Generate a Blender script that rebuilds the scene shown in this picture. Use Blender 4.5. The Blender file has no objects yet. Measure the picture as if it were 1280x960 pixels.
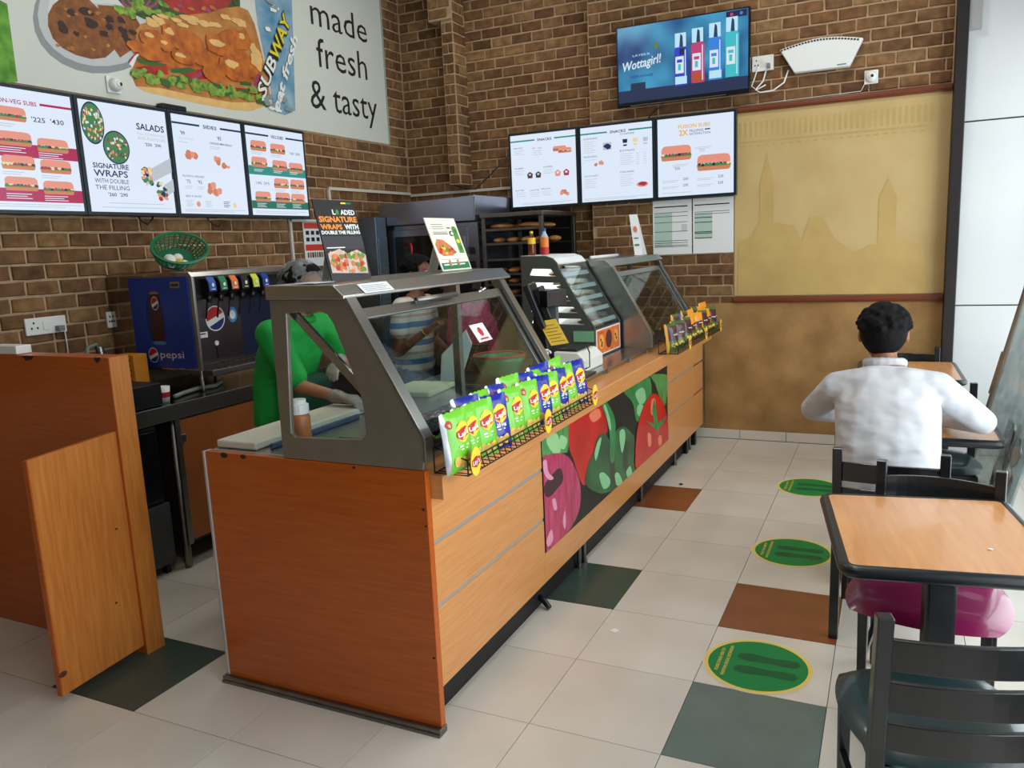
import bpy, bmesh, math, random
from mathutils import Vector, Matrix
random.seed(7)
sc = bpy.context.scene
C = sc.collection
# ---------------------------------------------------------------- camera, world, lights, exposure
FOC, PITCH, YAW, ROLL = 995.235, 0.17167, 0.44974, -0.04584
cam = bpy.data.objects.new('camera', bpy.data.cameras.new('camera')); C.objects.link(cam)
cam.data.sensor_width = 36; cam.data.lens = FOC / 1280 * 36; cam.data.clip_start = .02
_f = Vector((-math.sin(YAW) * math.cos(PITCH), math.cos(YAW) * math.cos(PITCH), -math.sin(PITCH)))
_r = Vector((math.cos(YAW), math.sin(YAW), 0)); _u = _r.cross(_f)
_r2 = _r * math.cos(ROLL) + _u * math.sin(ROLL); _u2 = _u * math.cos(ROLL) - _r * math.sin(ROLL)
cam.matrix_world = Matrix(((_r2.x, _u2.x, -_f.x, .173), (_r2.y, _u2.y, -_f.y, -3.441), (_r2.z, _u2.z, -_f.z, 1.755), (0, 0, 0, 1)))
sc.camera = cam
w = bpy.data.worlds.new('world'); sc.world = w; w.use_nodes = True
w.node_tree.nodes['Background'].inputs[0].default_value = (.80, .90, 1, 1)
w.node_tree.nodes['Background'].inputs[1].default_value = .9
def area(name, loc, rot, sx, sy, power, col=(1, 1, 1), spread=180):
    l = bpy.data.lights.new(name, 'AREA'); l.shape = 'RECTANGLE'; l.size = sx; l.size_y = sy; l.energy = power; l.color = col; l.spread = math.radians(spread)
    o = bpy.data.objects.new(name, l); C.objects.link(o); o.location = loc; o.rotation_euler = rot; return o
# daylight coming in through the glazed shop front on the right hand side
area('shopfront_daylight', (1.42, .35, 1.75), (0, math.radians(90), 0), 2.9, 5.8, 150, (.97, .98, 1))
# ceiling panel lights (their luminaires are built with the ceiling)
for i, (lx, ly, lp) in enumerate(((-.35, -2.6, 9), (-.35, 0.0, 15), (-.35, 2.2, 14), (-2.9, -2.2, 2.5), (-2.9, .3, 8), (-2.9, 2.3, 8))):
    area('ceiling_light_%d' % i, (lx, ly, 4.37), (0, 0, 0), .58, .58, lp, (1, .97, .92))
sc.view_settings.view_transform = 'Standard'; sc.view_settings.look = 'None'
sc.view_settings.gamma = 1; sc.view_settings.use_curve_mapping = False
sc.view_settings.exposure = 0.6

# ---------------------------------------------------------------- helpers
def lin(c):
    return tuple((x / 12.92 if x <= .04045 else ((x + .055) / 1.055) ** 2.4) for x in (v / 255 for v in c))
class MB:
    def __init__(s): s.v = []; s.f = []; s.m = []
    def add(s, vs, fs, m=0):
        n = len(s.v); s.v += [tuple(p) for p in vs]
        for f in fs: s.f.append([i + n for i in f]); s.m.append(m)
        return s
    def box(s, x0, x1, y0, y1, z0, z1, m=0, T=None):
        vs = [Vector((x, y, z)) for z in (z0, z1) for y in (y0, y1) for x in (x0, x1)]
        if T is not None: vs = [T @ p for p in vs]
        return s.add(vs, [(0, 2, 3, 1), (4, 5, 7, 6), (0, 1, 5, 4), (2, 6, 7, 3), (0, 4, 6, 2), (1, 3, 7, 5)], m)
    def poly(s, pts, m=0): return s.add(pts, [list(range(len(pts)))], m)
    def prism(s, pts, axis, a, b, m=0, holes=()):
        """extrude a 2-D outline (with optional holes) along a world axis"""
        bm = bmesh.new()
        def P(p, t): return {'x': (t, p[0], p[1]), 'y': (p[0], t, p[1]), 'z': (p[0], p[1], t)}[axis]
        loops = []
        for L in [pts] + list(holes):
            vs = [bm.verts.new(P(p, a)) for p in L]
            loops.append([bm.edges.new((vs[i], vs[(i + 1) % len(vs)])) for i in range(len(vs))])
        if holes: bmesh.ops.triangle_fill(bm, use_beauty=True, use_dissolve=False, edges=[e for L in loops for e in L])
        else: bm.faces.new(list(bm.verts))
        r = bmesh.ops.extrude_face_region(bm, geom=bm.faces[:])
        d = Vector(P((0, 0), b - a))
        for g in r['geom']:
            if isinstance(g, bmesh.types.BMVert): g.co += d
        bmesh.ops.recalc_face_normals(bm, faces=bm.faces[:])
        bm.verts.index_update()
        s.add([v.co.copy() for v in bm.verts], [[v.index for v in f.verts] for f in bm.faces], m); bm.free(); return s
    def tube(s, path, r, n=6, m=0, caps=True, closed=False):
        P = [Vector(p) for p in path]; k = len(P); R = r if isinstance(r, (list, tuple)) else [r] * k
        t0 = (P[1] - P[0]).normalized(); up = Vector((0, 0, 1)) if abs(t0.z) < .9 else Vector((1, 0, 0))
        vs = []; a = t0.cross(up).normalized()
        for i in range(k):
            if closed: t = (P[(i + 1) % k] - P[i - 1]).normalized()
            else: t = (P[min(i + 1, k - 1)] - P[max(i - 1, 0)]).normalized()
            a = (a - t * a.dot(t)).normalized(); b = t.cross(a)
            for j in range(n):
                q = 2 * math.pi * (j + .5) / n; vs.append(P[i] + (a * math.cos(q) + b * math.sin(q)) * R[i])
        fs = []
        for i in range(k if closed else k - 1):
            for j in range(n): fs.append((i * n + j, i * n + (j + 1) % n, ((i + 1) % k) * n + (j + 1) % n, ((i + 1) % k) * n + j))
        if caps and not closed: fs += [tuple(range(n))[::-1], tuple((k - 1) * n + j for j in range(n))]
        return s.add(vs, fs, m)
    def lathe(s, prof, c=(0, 0, 0), n=20, m=0, T=None, caps=True):
        c = Vector(c); vs = []
        for r, z in prof:
            for j in range(n):
                q = 2 * math.pi * j / n; p = Vector((r * math.cos(q), r * math.sin(q), z))
                vs.append(c + (T @ p if T is not None else p))
        k = len(prof); fs = [(i * n + j, i * n + (j + 1) % n, (i + 1) * n + (j + 1) % n, (i + 1) * n + j) for i in range(k - 1) for j in range(n)]
        if caps:
            if prof[0][0] > 1e-5: fs.append(tuple(range(n))[::-1])
            if prof[-1][0] > 1e-5: fs.append(tuple((k - 1) * n + j for j in range(n)))
        return s.add(vs, fs, m)
    def ball(s, c, r, nu=12, nv=8, m=0, T=None):
        r = r if isinstance(r, (list, tuple)) else (r, r, r); c = Vector(c)
        prof = []; vs = []; fs = []
        for i in range(1, nv):
            a = math.pi * i / nv - math.pi / 2
            for j in range(nu):
                q = 2 * math.pi * j / nu; p = Vector((r[0] * math.cos(a) * math.cos(q), r[1] * math.cos(a) * math.sin(q), r[2] * math.sin(a)))
                vs.append(c + (T @ p if T is not None else p))
        for sg in (-1, 1):
            p = Vector((0, 0, r[2] * sg)); vs.append(c + (T @ p if T is not None else p))
        fs = [(i * nu + j, i * nu + (j + 1) % nu, (i + 1) * nu + (j + 1) % nu, (i + 1) * nu + j) for i in range(nv - 2) for j in range(nu)]
        b, t = len(vs) - 2, len(vs) - 1
        fs += [(b, (j + 1) % nu, j) for j in range(nu)] + [(t, (nv - 2) * nu + j, (nv - 2) * nu + (j + 1) % nu) for j in range(nu)]
        return s.add(vs, fs, m)
    def mesh(s, name, mats, smooth=False):
        me = bpy.data.meshes.new(name); me.from_pydata(s.v, [], s.f)
        for m in (mats if isinstance(mats, (list, tuple)) else [mats]): me.materials.append(m)
        me.polygons.foreach_set('material_index', s.m)
        if smooth: me.polygons.foreach_set('use_smooth', [True] * len(me.polygons))
        me.update(); return me
    def build(s, name, mats, parent=None, local=False, smooth=False, bevel=0, seg=2, sub=0):
        o = bpy.data.objects.new(name, s.mesh(name, mats, smooth)); C.objects.link(o)
        if parent is not None: child(o, parent, local)
        if bevel:
            b = o.modifiers.new('bevel', 'BEVEL'); b.width = bevel; b.segments = seg; b.limit_method = 'ANGLE'; b.angle_limit = .6
        if sub:
            b = o.modifiers.new('sub', 'SUBSURF'); b.levels = b.render_levels = sub
        return o
def world_of(o):
    return o.matrix_basis.copy() if o.parent is None else world_of(o.parent) @ o.matrix_parent_inverse @ o.matrix_basis
def child(o, parent, local=False):
    o.parent = parent
    if not local: o.matrix_parent_inverse = world_of(parent).inverted()
    return o
def thing(name, label, cat, loc=(0, 0, 0), rz=0, group=None):
    o = bpy.data.objects.new(name, None); C.objects.link(o); o.empty_display_size = .1
    o.location = loc; o.rotation_euler = (0, 0, rz); return tag(o, label, cat, group)
def tag(o, label, cat, group=None):
    o['label'] = label; o['category'] = cat
    if group: o['group'] = group
    return o
def struct(o, label=None):
    o['kind'] = 'structure'
    if label: o['label'] = label
    return o
def copy_tree(o, parent=None):
    c = o.copy(); C.objects.link(c); c.parent = parent
    for ch in list(o.children): copy_tree(ch, c)
    return c

# ---------------------------------------------------------------- text outlines from Blender's built-in font
_tc = {}
def text2d(body, bold=0., shear=0.):
    k = (body, bold, shear)
    if k not in _tc:
        cu = bpy.data.curves.new('t', 'FONT'); cu.body = body; cu.resolution_u = 2; cu.offset = bold; cu.shear = shear; cu.fill_mode = 'BOTH'
        o = bpy.data.objects.new('t', cu); C.objects.link(o)
        me = bpy.data.meshes.new_from_object(o.evaluated_get(bpy.context.evaluated_depsgraph_get()))
        _tc[k] = ([(v.co.x, v.co.y) for v in me.vertices], [list(p.vertices) for p in me.polygons])
        bpy.data.objects.remove(o); bpy.data.curves.remove(cu); bpy.data.meshes.remove(me)
    return _tc[k]
class Panel:
    """a flat printed or lit face: O is its lower left corner, U to the right, V up, N outwards (metres)"""
    def __init__(s, O, U, V, N, W=1., H=1., eps=.0009, seq=2e-5): s.q = 0; s.sq = seq; s.O = Vector(O); s.U = Vector(U); s.V = Vector(V); s.N = Vector(N); s.W = W; s.H = H; s.e = eps
    def pt(s, u, v, l): return s.O + s.U * (u * s.W) + s.V * (v * s.H) + s.N * (l * s.e)
    def poly(s, mb, pts, l=1, m=0):
        s.q += s.sq; l = l + s.q / s.e if s.e else l
        mb.poly([s.pt(u, v, l) for u, v in pts], m)
    def rect(s, mb, u0, v0, u1, v1, l=1, m=0): s.poly(mb, [(u0, v0), (u1, v0), (u1, v1), (u0, v1)], l, m)
    def disc(s, mb, u, v, ru, rv=None, l=1, m=0, n=20, rot=0, a0=0, a1=2 * math.pi, wob=0):
        rv = rv if rv is not None else ru * s.W / s.H; pts = []
        for i in range(n):
            q = a0 + (a1 - a0) * i / (n if a1 - a0 > 6.2 else n - 1); k = 1 + random.uniform(-wob, wob)
            x, y = ru * k * math.cos(q) * s.W, rv * k * math.sin(q) * s.H
            pts.append((u + (x * math.cos(rot) - y * math.sin(rot)) / s.W, v + (x * math.sin(rot) + y * math.cos(rot)) / s.H))
        s.poly(mb, pts, l, m)
    def text(s, mb, body, u, v, h, w=None, l=1, m=0, align='L', rot=0, bold=0., shear=0.):
        """h = capital height, w = fitted width, both as fractions of the panel"""
        vs, fs = text2d(body, bold, shear); s.q += s.sq; l = l + s.q / s.e
        if not vs: return
        x0 = min(p[0] for p in vs); x1 = max(p[0] for p in vs)
        sy = h * s.H / .73; sx = (w * s.W / (x1 - x0)) if w else sy
        ox = {'L': x0, 'C': (x0 + x1) / 2, 'R': x1}[align]; c, sn = math.cos(rot), math.sin(rot); out = []
        for x, y in vs:
            X, Y = (x - ox) * sx, y * sy
            out.append(s.pt(u + (X * c - Y * sn) / s.W, v + (X * sn + Y * c) / s.H, l))
        mb.add(out, fs, m)

def curve(pts, n=5):
    out = []; k = len(pts)
    for i in range(k):
        p0, p1, p2, p3 = (Vector(pts[(i + j) % k]) for j in (-1, 0, 1, 2))
        for q in range(n):
            t = q / n; out.append(tuple(min(1, max(0, c)) for c in .5 * ((2 * p1) + (p2 - p0) * t + (2 * p0 - 5 * p1 + 4 * p2 - p3) * t * t + (3 * p1 - p0 - 3 * p2 + p3) * t ** 3)))
    return out
# ---------------------------------------------------------------- materials
def _nt(name):
    m = bpy.data.materials.new(name); m.use_nodes = True; t = m.node_tree; return m, t, t.nodes, t.links, t.nodes['Principled BSDF']
def M(name, col, rough=.5, metal=0, var=0., scale=12., bump=0., bdist=.01, bdetail=5, bscale=None, coat=0., spec=None, stretch=None, emit=None, c2=None, detail=4, rnd=0.):
    m, t, n, L, b = _nt(name); col = lin(col)
    b.inputs['Roughness'].default_value = rough; b.inputs['Metallic'].default_value = metal; b.inputs['Coat Weight'].default_value = coat
    b.inputs['Base Color'].default_value = (*col, 1)
    if spec is not None: b.inputs['Specular IOR Level'].default_value = spec
    if emit: b.inputs['Emission Color'].default_value = (*col, 1); b.inputs['Emission Strength'].default_value = emit
    if var or bump or c2 or rnd:
        tc = n.new('ShaderNodeTexCoord'); mp = n.new('ShaderNodeMapping'); L.new(tc.outputs['Object'], mp.inputs[0])
        if stretch: mp.inputs['Scale'].default_value = stretch
        nz = n.new('ShaderNodeTexNoise'); nz.inputs['Scale'].default_value = scale; nz.inputs['Detail'].default_value = detail; L.new(mp.outputs[0], nz.inputs[0])
        cr = n.new('ShaderNodeValToRGB'); cr.color_ramp.elements[0].position = .3; cr.color_ramp.elements[1].position = .7
        a = lin(c2) if c2 else tuple(max(0, x * (1 - var)) for x in col); d = col if c2 else tuple(min(1, x * (1 + var)) for x in col)
        cr.color_ramp.elements[0].color = (*a, 1); cr.color_ramp.elements[1].color = (*d, 1); L.new(nz.outputs[0], cr.inputs[0]); last = cr.outputs[0]
        if rnd:
            oi = n.new('ShaderNodeObjectInfo'); mr = n.new('ShaderNodeMapRange'); mr.inputs['To Min'].default_value = 1 - rnd; mr.inputs['To Max'].default_value = 1 + rnd
            hs = n.new('ShaderNodeHueSaturation'); L.new(oi.outputs['Random'], mr.inputs[0]); L.new(mr.outputs[0], hs.inputs['Value']); L.new(last, hs.inputs['Color']); last = hs.outputs[0]
        L.new(last, b.inputs['Base Color'])
        if emit: L.new(last, b.inputs['Emission Color'])
        if bump:
            nb = nz
            if bscale: nb = n.new('ShaderNodeTexNoise'); nb.inputs['Scale'].default_value = bscale; nb.inputs['Detail'].default_value = bdetail; L.new(mp.outputs[0], nb.inputs[0])
            bp = n.new('ShaderNodeBump'); bp.inputs['Strength'].default_value = bump; bp.inputs['Distance'].default_value = bdist; L.new(nb.outputs[0], bp.inputs['Height']); L.new(bp.outputs[0], b.inputs['Normal'])
    return m
def EM(name, col, s=1.0):
    m, t, n, L, b = _nt(name); b.inputs['Base Color'].default_value = (.01, .01, .01, 1); b.inputs['Roughness'].default_value = .25
    b.inputs['Emission Color'].default_value = (*lin(col), 1); b.inputs['Emission Strength'].default_value = s; return m
def GLASS(name, tint=(235, 245, 243), refl=.12, rough=.02):
    m, t, n, L, b = _nt(name); n.remove(b); out = n['Material Output']
    tr = n.new('ShaderNodeBsdfTransparent'); tr.inputs[0].default_value = (*lin(tint), 1)
    gl = n.new('ShaderNodeBsdfGlossy'); gl.inputs['Roughness'].default_value = rough
    lw = n.new('ShaderNodeLayerWeight'); lw.inputs[0].default_value = .5
    pw = n.new('ShaderNodeMath'); pw.operation = 'POWER'; pw.inputs[1].default_value = 4; L.new(lw.outputs['Facing'], pw.inputs[0])
    ad = n.new('ShaderNodeMath'); ad.operation = 'MULTIPLY_ADD'; ad.inputs[1].default_value = .7; ad.inputs[2].default_value = refl; ad.use_clamp = True; L.new(pw.outputs[0], ad.inputs[0])
    mx = n.new('ShaderNodeMixShader'); L.new(ad.outputs[0], mx.inputs[0]); L.new(tr.outputs[0], mx.inputs[1]); L.new(gl.outputs[0], mx.inputs[2]); L.new(mx.outputs[0], out.inputs[0]); return m
def WOOD(name, col, dark, stretch, rough=.32, scale=9, coat=.15):
    return M(name, col, rough, scale=scale, c2=dark, stretch=stretch, detail=6, bump=.02, coat=coat)
m_wood = WOOD('counter_laminate', (215, 150, 90), (202, 134, 75), (6, .5, 9))
m_cherry = WOOD('cherry_laminate', (188, 90, 16), (170, 76, 11), (.6, 6, 9), .3)
m_ply = WOOD('door_laminate', (206, 128, 56), (184, 106, 42), (8, 8, .6), .4)
m_chip = M('chipped_edge', (52, 24, 12), .8)
m_steel = M('brushed_steel', (172, 172, 168), .28, 1, var=.08, scale=30, stretch=(1, 1, 12))
m_steel_d = M('worn_steel', (128, 126, 120), .38, 1, var=.12, scale=14)
m_frame = M('grey_steel_frame', (148, 140, 128), .42, .75, var=.06, scale=10)
m_alu = M('aluminium_strip', (190, 190, 186), .35, .6)
m_black = M('black_plastic', (16, 17, 19), .38, var=.1)
m_blackm = M('black_paint', (20, 22, 24), .3, coat=.3, var=.15, scale=30)
m_rubber = M('black_rubber', (20, 24, 28), .3)
m_white = M('white_plastic', (232, 232, 228), .35)
m_paper = M('white_paper', (226, 228, 228), .7)
m_glass = GLASS('clear_glass', (226, 240, 240), .05)
m_red = M('red_print', (190, 30, 34), .5); m_yel = M('yellow_print', (250, 205, 50), .5); m_navy = M('navy_print', (20, 40, 110), .5)
m_ink = M('black_print', (24, 26, 28), .6); m_grn = M('green_print', (20, 120, 70), .55); m_org = M('orange_print', (236, 130, 40), .5)
m_grey = M('grey_print', (120, 125, 125), .6)
m_pale = M('pale_print', (226, 224, 206), .5)
# ================================================================ THE ROOM
XL, YB, YR, ZC = -4.3, 3.52, 3.63, 4.4
m_mortar = M('brick_mortar', (176, 148, 116), .9, var=.15, scale=18, bump=.3, bscale=90)
m_brick = None
def brick_material():
    m, t, n, L, b = _nt('brown_brick'); b.inputs['Roughness'].default_value = .85; b.inputs['Specular IOR Level'].default_value = .2
    oi = n.new('ShaderNodeObjectInfo'); cr = n.new('ShaderNodeValToRGB'); cols = [(100, 70, 48), (130, 94, 62), (112, 80, 56), (148, 112, 75), (120, 87, 60), (154, 120, 81)]
    cr.color_ramp.elements[0].color = (*lin(cols[0]), 1); cr.color_ramp.elements[1].color = (*lin(cols[-1]), 1)
    for i, c in enumerate(cols[1:-1]): e = cr.color_ramp.elements.new((i + 1) / 5); e.color = (*lin(c), 1)
    L.new(oi.outputs['Random'], cr.inputs[0])
    tc = n.new('ShaderNodeTexCoord'); mp = n.new('ShaderNodeMapping'); L.new(tc.outputs['Object'], mp.inputs[0])
    cb = n.new('ShaderNodeCombineXYZ'); ml = n.new('ShaderNodeMath'); ml.operation = 'MULTIPLY'; ml.inputs[1].default_value = 40; L.new(oi.outputs['Random'], ml.inputs[0])
    for k in range(3): L.new(ml.outputs[0], cb.inputs[k])
    L.new(cb.outputs[0], mp.inputs['Location'])
    nz = n.new('ShaderNodeTexNoise'); nz.inputs['Scale'].default_value = 14; nz.inputs['Detail'].default_value = 6; L.new(mp.outputs[0], nz.inputs[0])
    c2 = n.new('ShaderNodeValToRGB'); c2.color_ramp.elements[0].position = .32; c2.color_ramp.elements[1].position = .68
    c2.color_ramp.elements[0].color = (.5, .47, .45, 1); c2.color_ramp.elements[1].color = (1.1, 1.1, 1.08, 1); L.new(nz.outputs[0], c2.inputs[0])
    mx = n.new('ShaderNodeMix'); mx.data_type = 'RGBA'; mx.blend_type = 'MULTIPLY'; mx.inputs['Factor'].default_value = .85
    L.new(cr.outputs[0], mx.inputs['A']); L.new(c2.outputs[0], mx.inputs['B']); L.new(mx.outputs['Result'], b.inputs['Base Color'])
    bp = n.new('ShaderNodeBump'); bp.inputs['Strength'].default_value = .35; bp.inputs['Distance'].default_value = .006; L.new(nz.outputs[0], bp.inputs['Height']); L.new(bp.outputs[0], b.inputs['Normal'])
    return m
m_brick = brick_material()
BW, BH, GAP = .205, .0905, .0125
def brick_meshes():
    out = []
    for k in range(6):
        rd = random.Random(k); mb = MB(); l, h = (BW - GAP) / 2, (BH - GAP) / 2
        def ring(ins, d): 
            P = []
            for (a, b_) in ((-1, -1), (0, -1), (1, -1), (1, 0), (1, 1), (0, 1), (-1, 1), (-1, 0)):
                P.append(((l - ins) * a + rd.uniform(-.003, .003), (h - ins) * b_ + rd.uniform(-.003, .003), d + (rd.uniform(-.0012, .0012) if d > .004 else 0)))
            return P
        A, B_ = ring(0, 0), ring(.005, .0085)
        mb.add(A + B_, [(i, (i + 1) % 8, 8 + (i + 1) % 8, 8 + i) for i in range(8)] + [tuple(range(8, 16))])
        out.append(mb.mesh('brick', m_brick))
    return out
BRK = brick_meshes()
def bricks(wall, O, U, V, N, u0, u1, v0, v1, skip=(), seed=0, off=0.):
    """lay a running bond of single bricks on a wall face; skip = rectangles hidden by flat things hung flush on it"""
    rd = random.Random(seed); O, U, V, N = Vector(O), Vector(U), Vector(V), Vector(N)
    rows = int((v1 - v0) / BH + .999); cnt = 0
    for r in range(rows):
        za = v0 + r * BH; zb = min(za + BH, v1)
        if zb - za < .03: continue
        u = u0 - ((r % 2) * .5 + (.13 if r % 4 > 1 else 0)) * BW - off
        while u < u1 - .02:
            a, b_ = max(u, u0), min(u + BW, u1); u += BW
            if b_ - a < .035: continue
            c, d = (a + b_) / 2, (za + zb) / 2
            if any(a > s[0] and b_ < s[1] and za > s[2] and zb < s[3] for s in skip): continue
            o = bpy.data.objects.new('brick', BRK[rd.randrange(6)]); C.objects.link(o); o.parent = wall
            R_ = Matrix((U, V, N)).transposed().to_4x4()
            S_ = Matrix.Diagonal(((b_ - a - GAP) / (BW - GAP), (zb - za - GAP) / (BH - GAP), 1, 1))
            o.matrix_basis = Matrix.Translation(O + U * c + V * d) @ R_ @ S_; cnt += 1
    return cnt
# floor slab with single tiles
m_screed = M('tile_grout', (116, 110, 102), .9)
fl = struct(MB().box(XL - .1, 1.35, -5.1, YR + .1, -.12, -.008).build('floor', m_screed))
m_tile = M('white_floor_tile', (214, 208, 197), .26, var=.05, scale=2.2, rnd=.03, bump=.01, coat=.2, c2=(202, 195, 183))
m_tg = M('dark_green_tile', (58, 74, 66), .3, var=.12, scale=6); m_tb = M('brown_tile', (128, 72, 38), .32, var=.15, scale=6); m_tt = M('grey_green_tile', (96, 112, 106), .32, var=.1, scale=6)
TG = .0028
def tile_mesh(mat): return MB().box(-.25 + TG / 2, .25 - TG / 2, -.25 + TG / 2, .25 - TG / 2, -.012, 0).mesh('floor_tile', mat)
TM = {k: tile_mesh(m) for k, m in (('w', m_tile), ('g', m_tg), ('b', m_tb), ('t', m_tt))}
SPEC = {(-3, 0): 'g', (-3, 3): 'b', (-1, 0): 'b', (-1, -2): 't', (-6, -3): 'g'}
for i in range(-9, 4):
    for j in range(-6, 8):
        k = SPEC.get((i, j), 'w')
        o = bpy.data.objects.new('floor_tile', TM[k]); C.objects.link(o); o.parent = fl
        x0, x1 = max(i * .5, XL), min(i * .5 + .5, 1.22); y0, y1 = j * .5, min(j * .5 + .5, YB)
        if x1 - x0 < .03 or y1 - y0 < .03: bpy.data.objects.remove(o); continue
        o.location = ((x0 + x1) / 2, (y0 + y1) / 2, 0); o.scale = ((x1 - x0) / .5, (y1 - y0) / .5, 1)
# left wall
wl = struct(MB().box(XL - .12, XL, -5.1, YR + .1, 0, ZC).build('wall_left', m_mortar))
bricks(wl, (XL, 0, 0), (0, 1, 0), (0, 0, 1), (1, 0, 0), -.78, YR - .012, 1.321, 2.79, skip=[(-1.4, 1.93, 2.06, 3)], seed=1)
bricks(wl, (XL, 0, 0), (0, 1, 0), (0, 0, 1), (1, 0, 0), 3.3, YR - .012, 2.7686, 4.2, seed=2, off=.03)
# brickwork of the left wall beyond the picked-out bricks, joined as one part
def brick_field(wall, y0, y1, z0, z1, seed):
    rd = random.Random(seed); mb = MB(); l, h = (BW - GAP) / 2, (BH - GAP) / 2
    for r in range(int((z1 - z0) / BH)):
        y = y0 - (r % 2) * BW / 2
        while y < y1 - .05:
            a, b_ = max(y, y0) + GAP / 2, min(y + BW, y1) - GAP / 2; y += BW; za = z0 + r * BH + GAP / 2; zb = za + BH - GAP
            if b_ - a < .03: continue
            j = lambda: rd.uniform(-.002, .002)
            A = [(XL, a, za), (XL, b_, za), (XL, b_, zb), (XL, a, zb)]; B_ = [(XL + .0085, a + .005 + j(), za + .005 + j()), (XL + .0085, b_ - .005 + j(), za + .005 + j()), (XL + .0085, b_ - .005 + j(), zb - .005 + j()), (XL + .0085, a + .005 + j(), zb - .005 + j())]
            mb.add(A + B_, [(i, (i + 1) % 4, 4 + (i + 1) % 4, 4 + i) for i in range(4)] + [(4, 5, 6, 7)])
    o = mb.build('brickwork', m_brick_isl, wall); o['kind'] = 'stuff'
m_brick_isl = m_brick.copy(); _n = m_brick_isl.node_tree; _g = _n.nodes.new('ShaderNodeNewGeometry'); _oi = [x for x in _n.nodes if x.type == 'OBJECT_INFO'][0]
for lk in list(_n.links):
    if lk.from_node == _oi: _t = lk.to_socket; _n.links.remove(lk); _n.links.new(_g.outputs['Random Per Island'], _t)
brick_field(wl, -3.4, -.78, 1.0495, 2.77, 31)
brick_field(wl, -.78, YR - .012, 1.0495, 1.325, 32)
# recessed back wall over the ovens, with the hanging brick pier
wr = struct(MB().box(XL - .12, -2.25, YR, YR + .12, 0, ZC).build('wall_recess', m_mortar))
bricks(wr, (0, YR, 0), (1, 0, 0), (0, 0, 1), (0, -1, 0), XL + .012, -2.31, 1.95, 4.22, skip=[(-3.68, -3.58, 2.36, 4.1), (-4.2, -3.15, 0, 2.2)], seed=3)
bricks(wr, (0, YR, 0), (1, 0, 0), (0, 0, 1), (0, -1, 0), -2.56, -2.31, .9545, 1.95, seed=9)
mb = MB().box(-3.685, -3.565, 3.39, YR - .0005, 2.355, ZC); mb.box(-3.80, -3.5655, 3.36, YR - .0005, 3.83, ZC)
pier = struct(mb.build('wall_pier', m_mortar), 'hanging brick clad pier above the ovens')
bricks(pier, (0, 3.39, 0), (1, 0, 0), (0, 0, 1), (0, -1, 0), -3.683, -3.567, 2.36, 3.83, seed=4, off=.04)
bricks(pier, (-3.565, 0, 0), (0, 1, 0), (0, 0, 1), (1, 0, 0), 3.392, YR - .012, 2.36, 4.2, seed=5)
bricks(pier, (0, 3.36, 0), (1, 0, 0), (0, 0, 1), (0, -1, 0), -3.798, -3.567, 3.84, 4.2, seed=6)
# front back wall: brick above and beside the framed wallpaper
wb = struct(MB().box(-2.3, .62, YB, YR + .12, 0, ZC).build('wall_back', m_mortar))
bricks(wb, (0, YB, 0), (1, 0, 0), (0, 0, 1), (0, -1, 0), -2.298, .515, 2.79, 3.98, skip=[(-1.98, -.95, 2.9, 3.5)], seed=7)
bricks(wb, (0, YB, 0), (1, 0, 0), (0, 0, 1), (0, -1, 0), -2.298, -1.05, .98, 2.79, skip=[(-2.36, -1.05, 2.12, 2.73)], seed=8, off=.07)
m_plaster = M('ochre_plaster', (172, 134, 82), .75, scale=4.5, c2=(140, 104, 58), detail=8, bump=.15, bscale=60)
m_paperw = M('sepia_wallpaper', (198, 172, 118), .6, scale=3, c2=(186, 158, 104), detail=6)
m_print = M('sepia_print', (188, 158, 96), .6, var=.08, scale=5)
m_rail = M('brown_wood_rail', (112, 52, 22), .4, var=.2, scale=6, stretch=(.5, 8, 8))
lp = MB().box(-1.30, .52, YB - .012, YB - .0005, .085, 1.19).build('plaster_dado', m_plaster, wb)
wp = MB().box(-1.045, .52, YB - .010, YB - .0005, 1.25, 2.74).build('wallpaper', m_paperw, wb)
mb = MB(); P = Panel((-1.045, YB - .010, 1.25), (1, 0, 0), (0, 0, 1), (0, -1, 0), 1.565, 1.49)
for i in range(34): P.rect(mb, .02 + i * .027, .86, .033 + i * .027, .945, 1)
P.rect(mb, .02, .835, .9, .845); 
for i in range(22): P.rect(mb, .03 + i * .04, .815, .05 + i * .04, .822)
P.poly(mb, [(.02, .0), (.02, .3), (.09, .33), (.13, .42), (.13, .62), (.15, .7), (.165, .78), (.18, .7), (.2, .62), (.2, .4), (.3, .38), (.34, .3), (.38, .42), (.44, .42), (.5, .3), (.6, .22), (.66, .26), (.7, .26), (.7, .5), (.74, .6), (.78, .5), (.78, .3), (.9, .24), (.95, .0)], 1)
mb.build('printed_skyline', m_print, wp)
for i, z in enumerate((2.735, 1.19)):
    mb = MB().box(-1.05, .52, YB - .03, YB - .0005, z, z + .05); mb.box(-1.05, .52, YB - .038, YB - .03, z + .012, z + .038)
    struct(mb.build('trim_%d' % (i + 1), m_rail, bevel=.004))
bb = struct(MB().box(-1.4, .52, YB - .006, YB - .0005, 0, .084).build('baseboard_back', m_screed))
m_skirt = M('white_skirting_tile', (214, 208, 196), .3, var=.04, scale=5)
for i in range(5):
    a = -1.38 + i * .385; MB().box(a + .002, min(a + .383, .52), YB - .016, YB - .006, .002, .083).build('skirting_tile', m_skirt, bb, bevel=.002)
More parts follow.
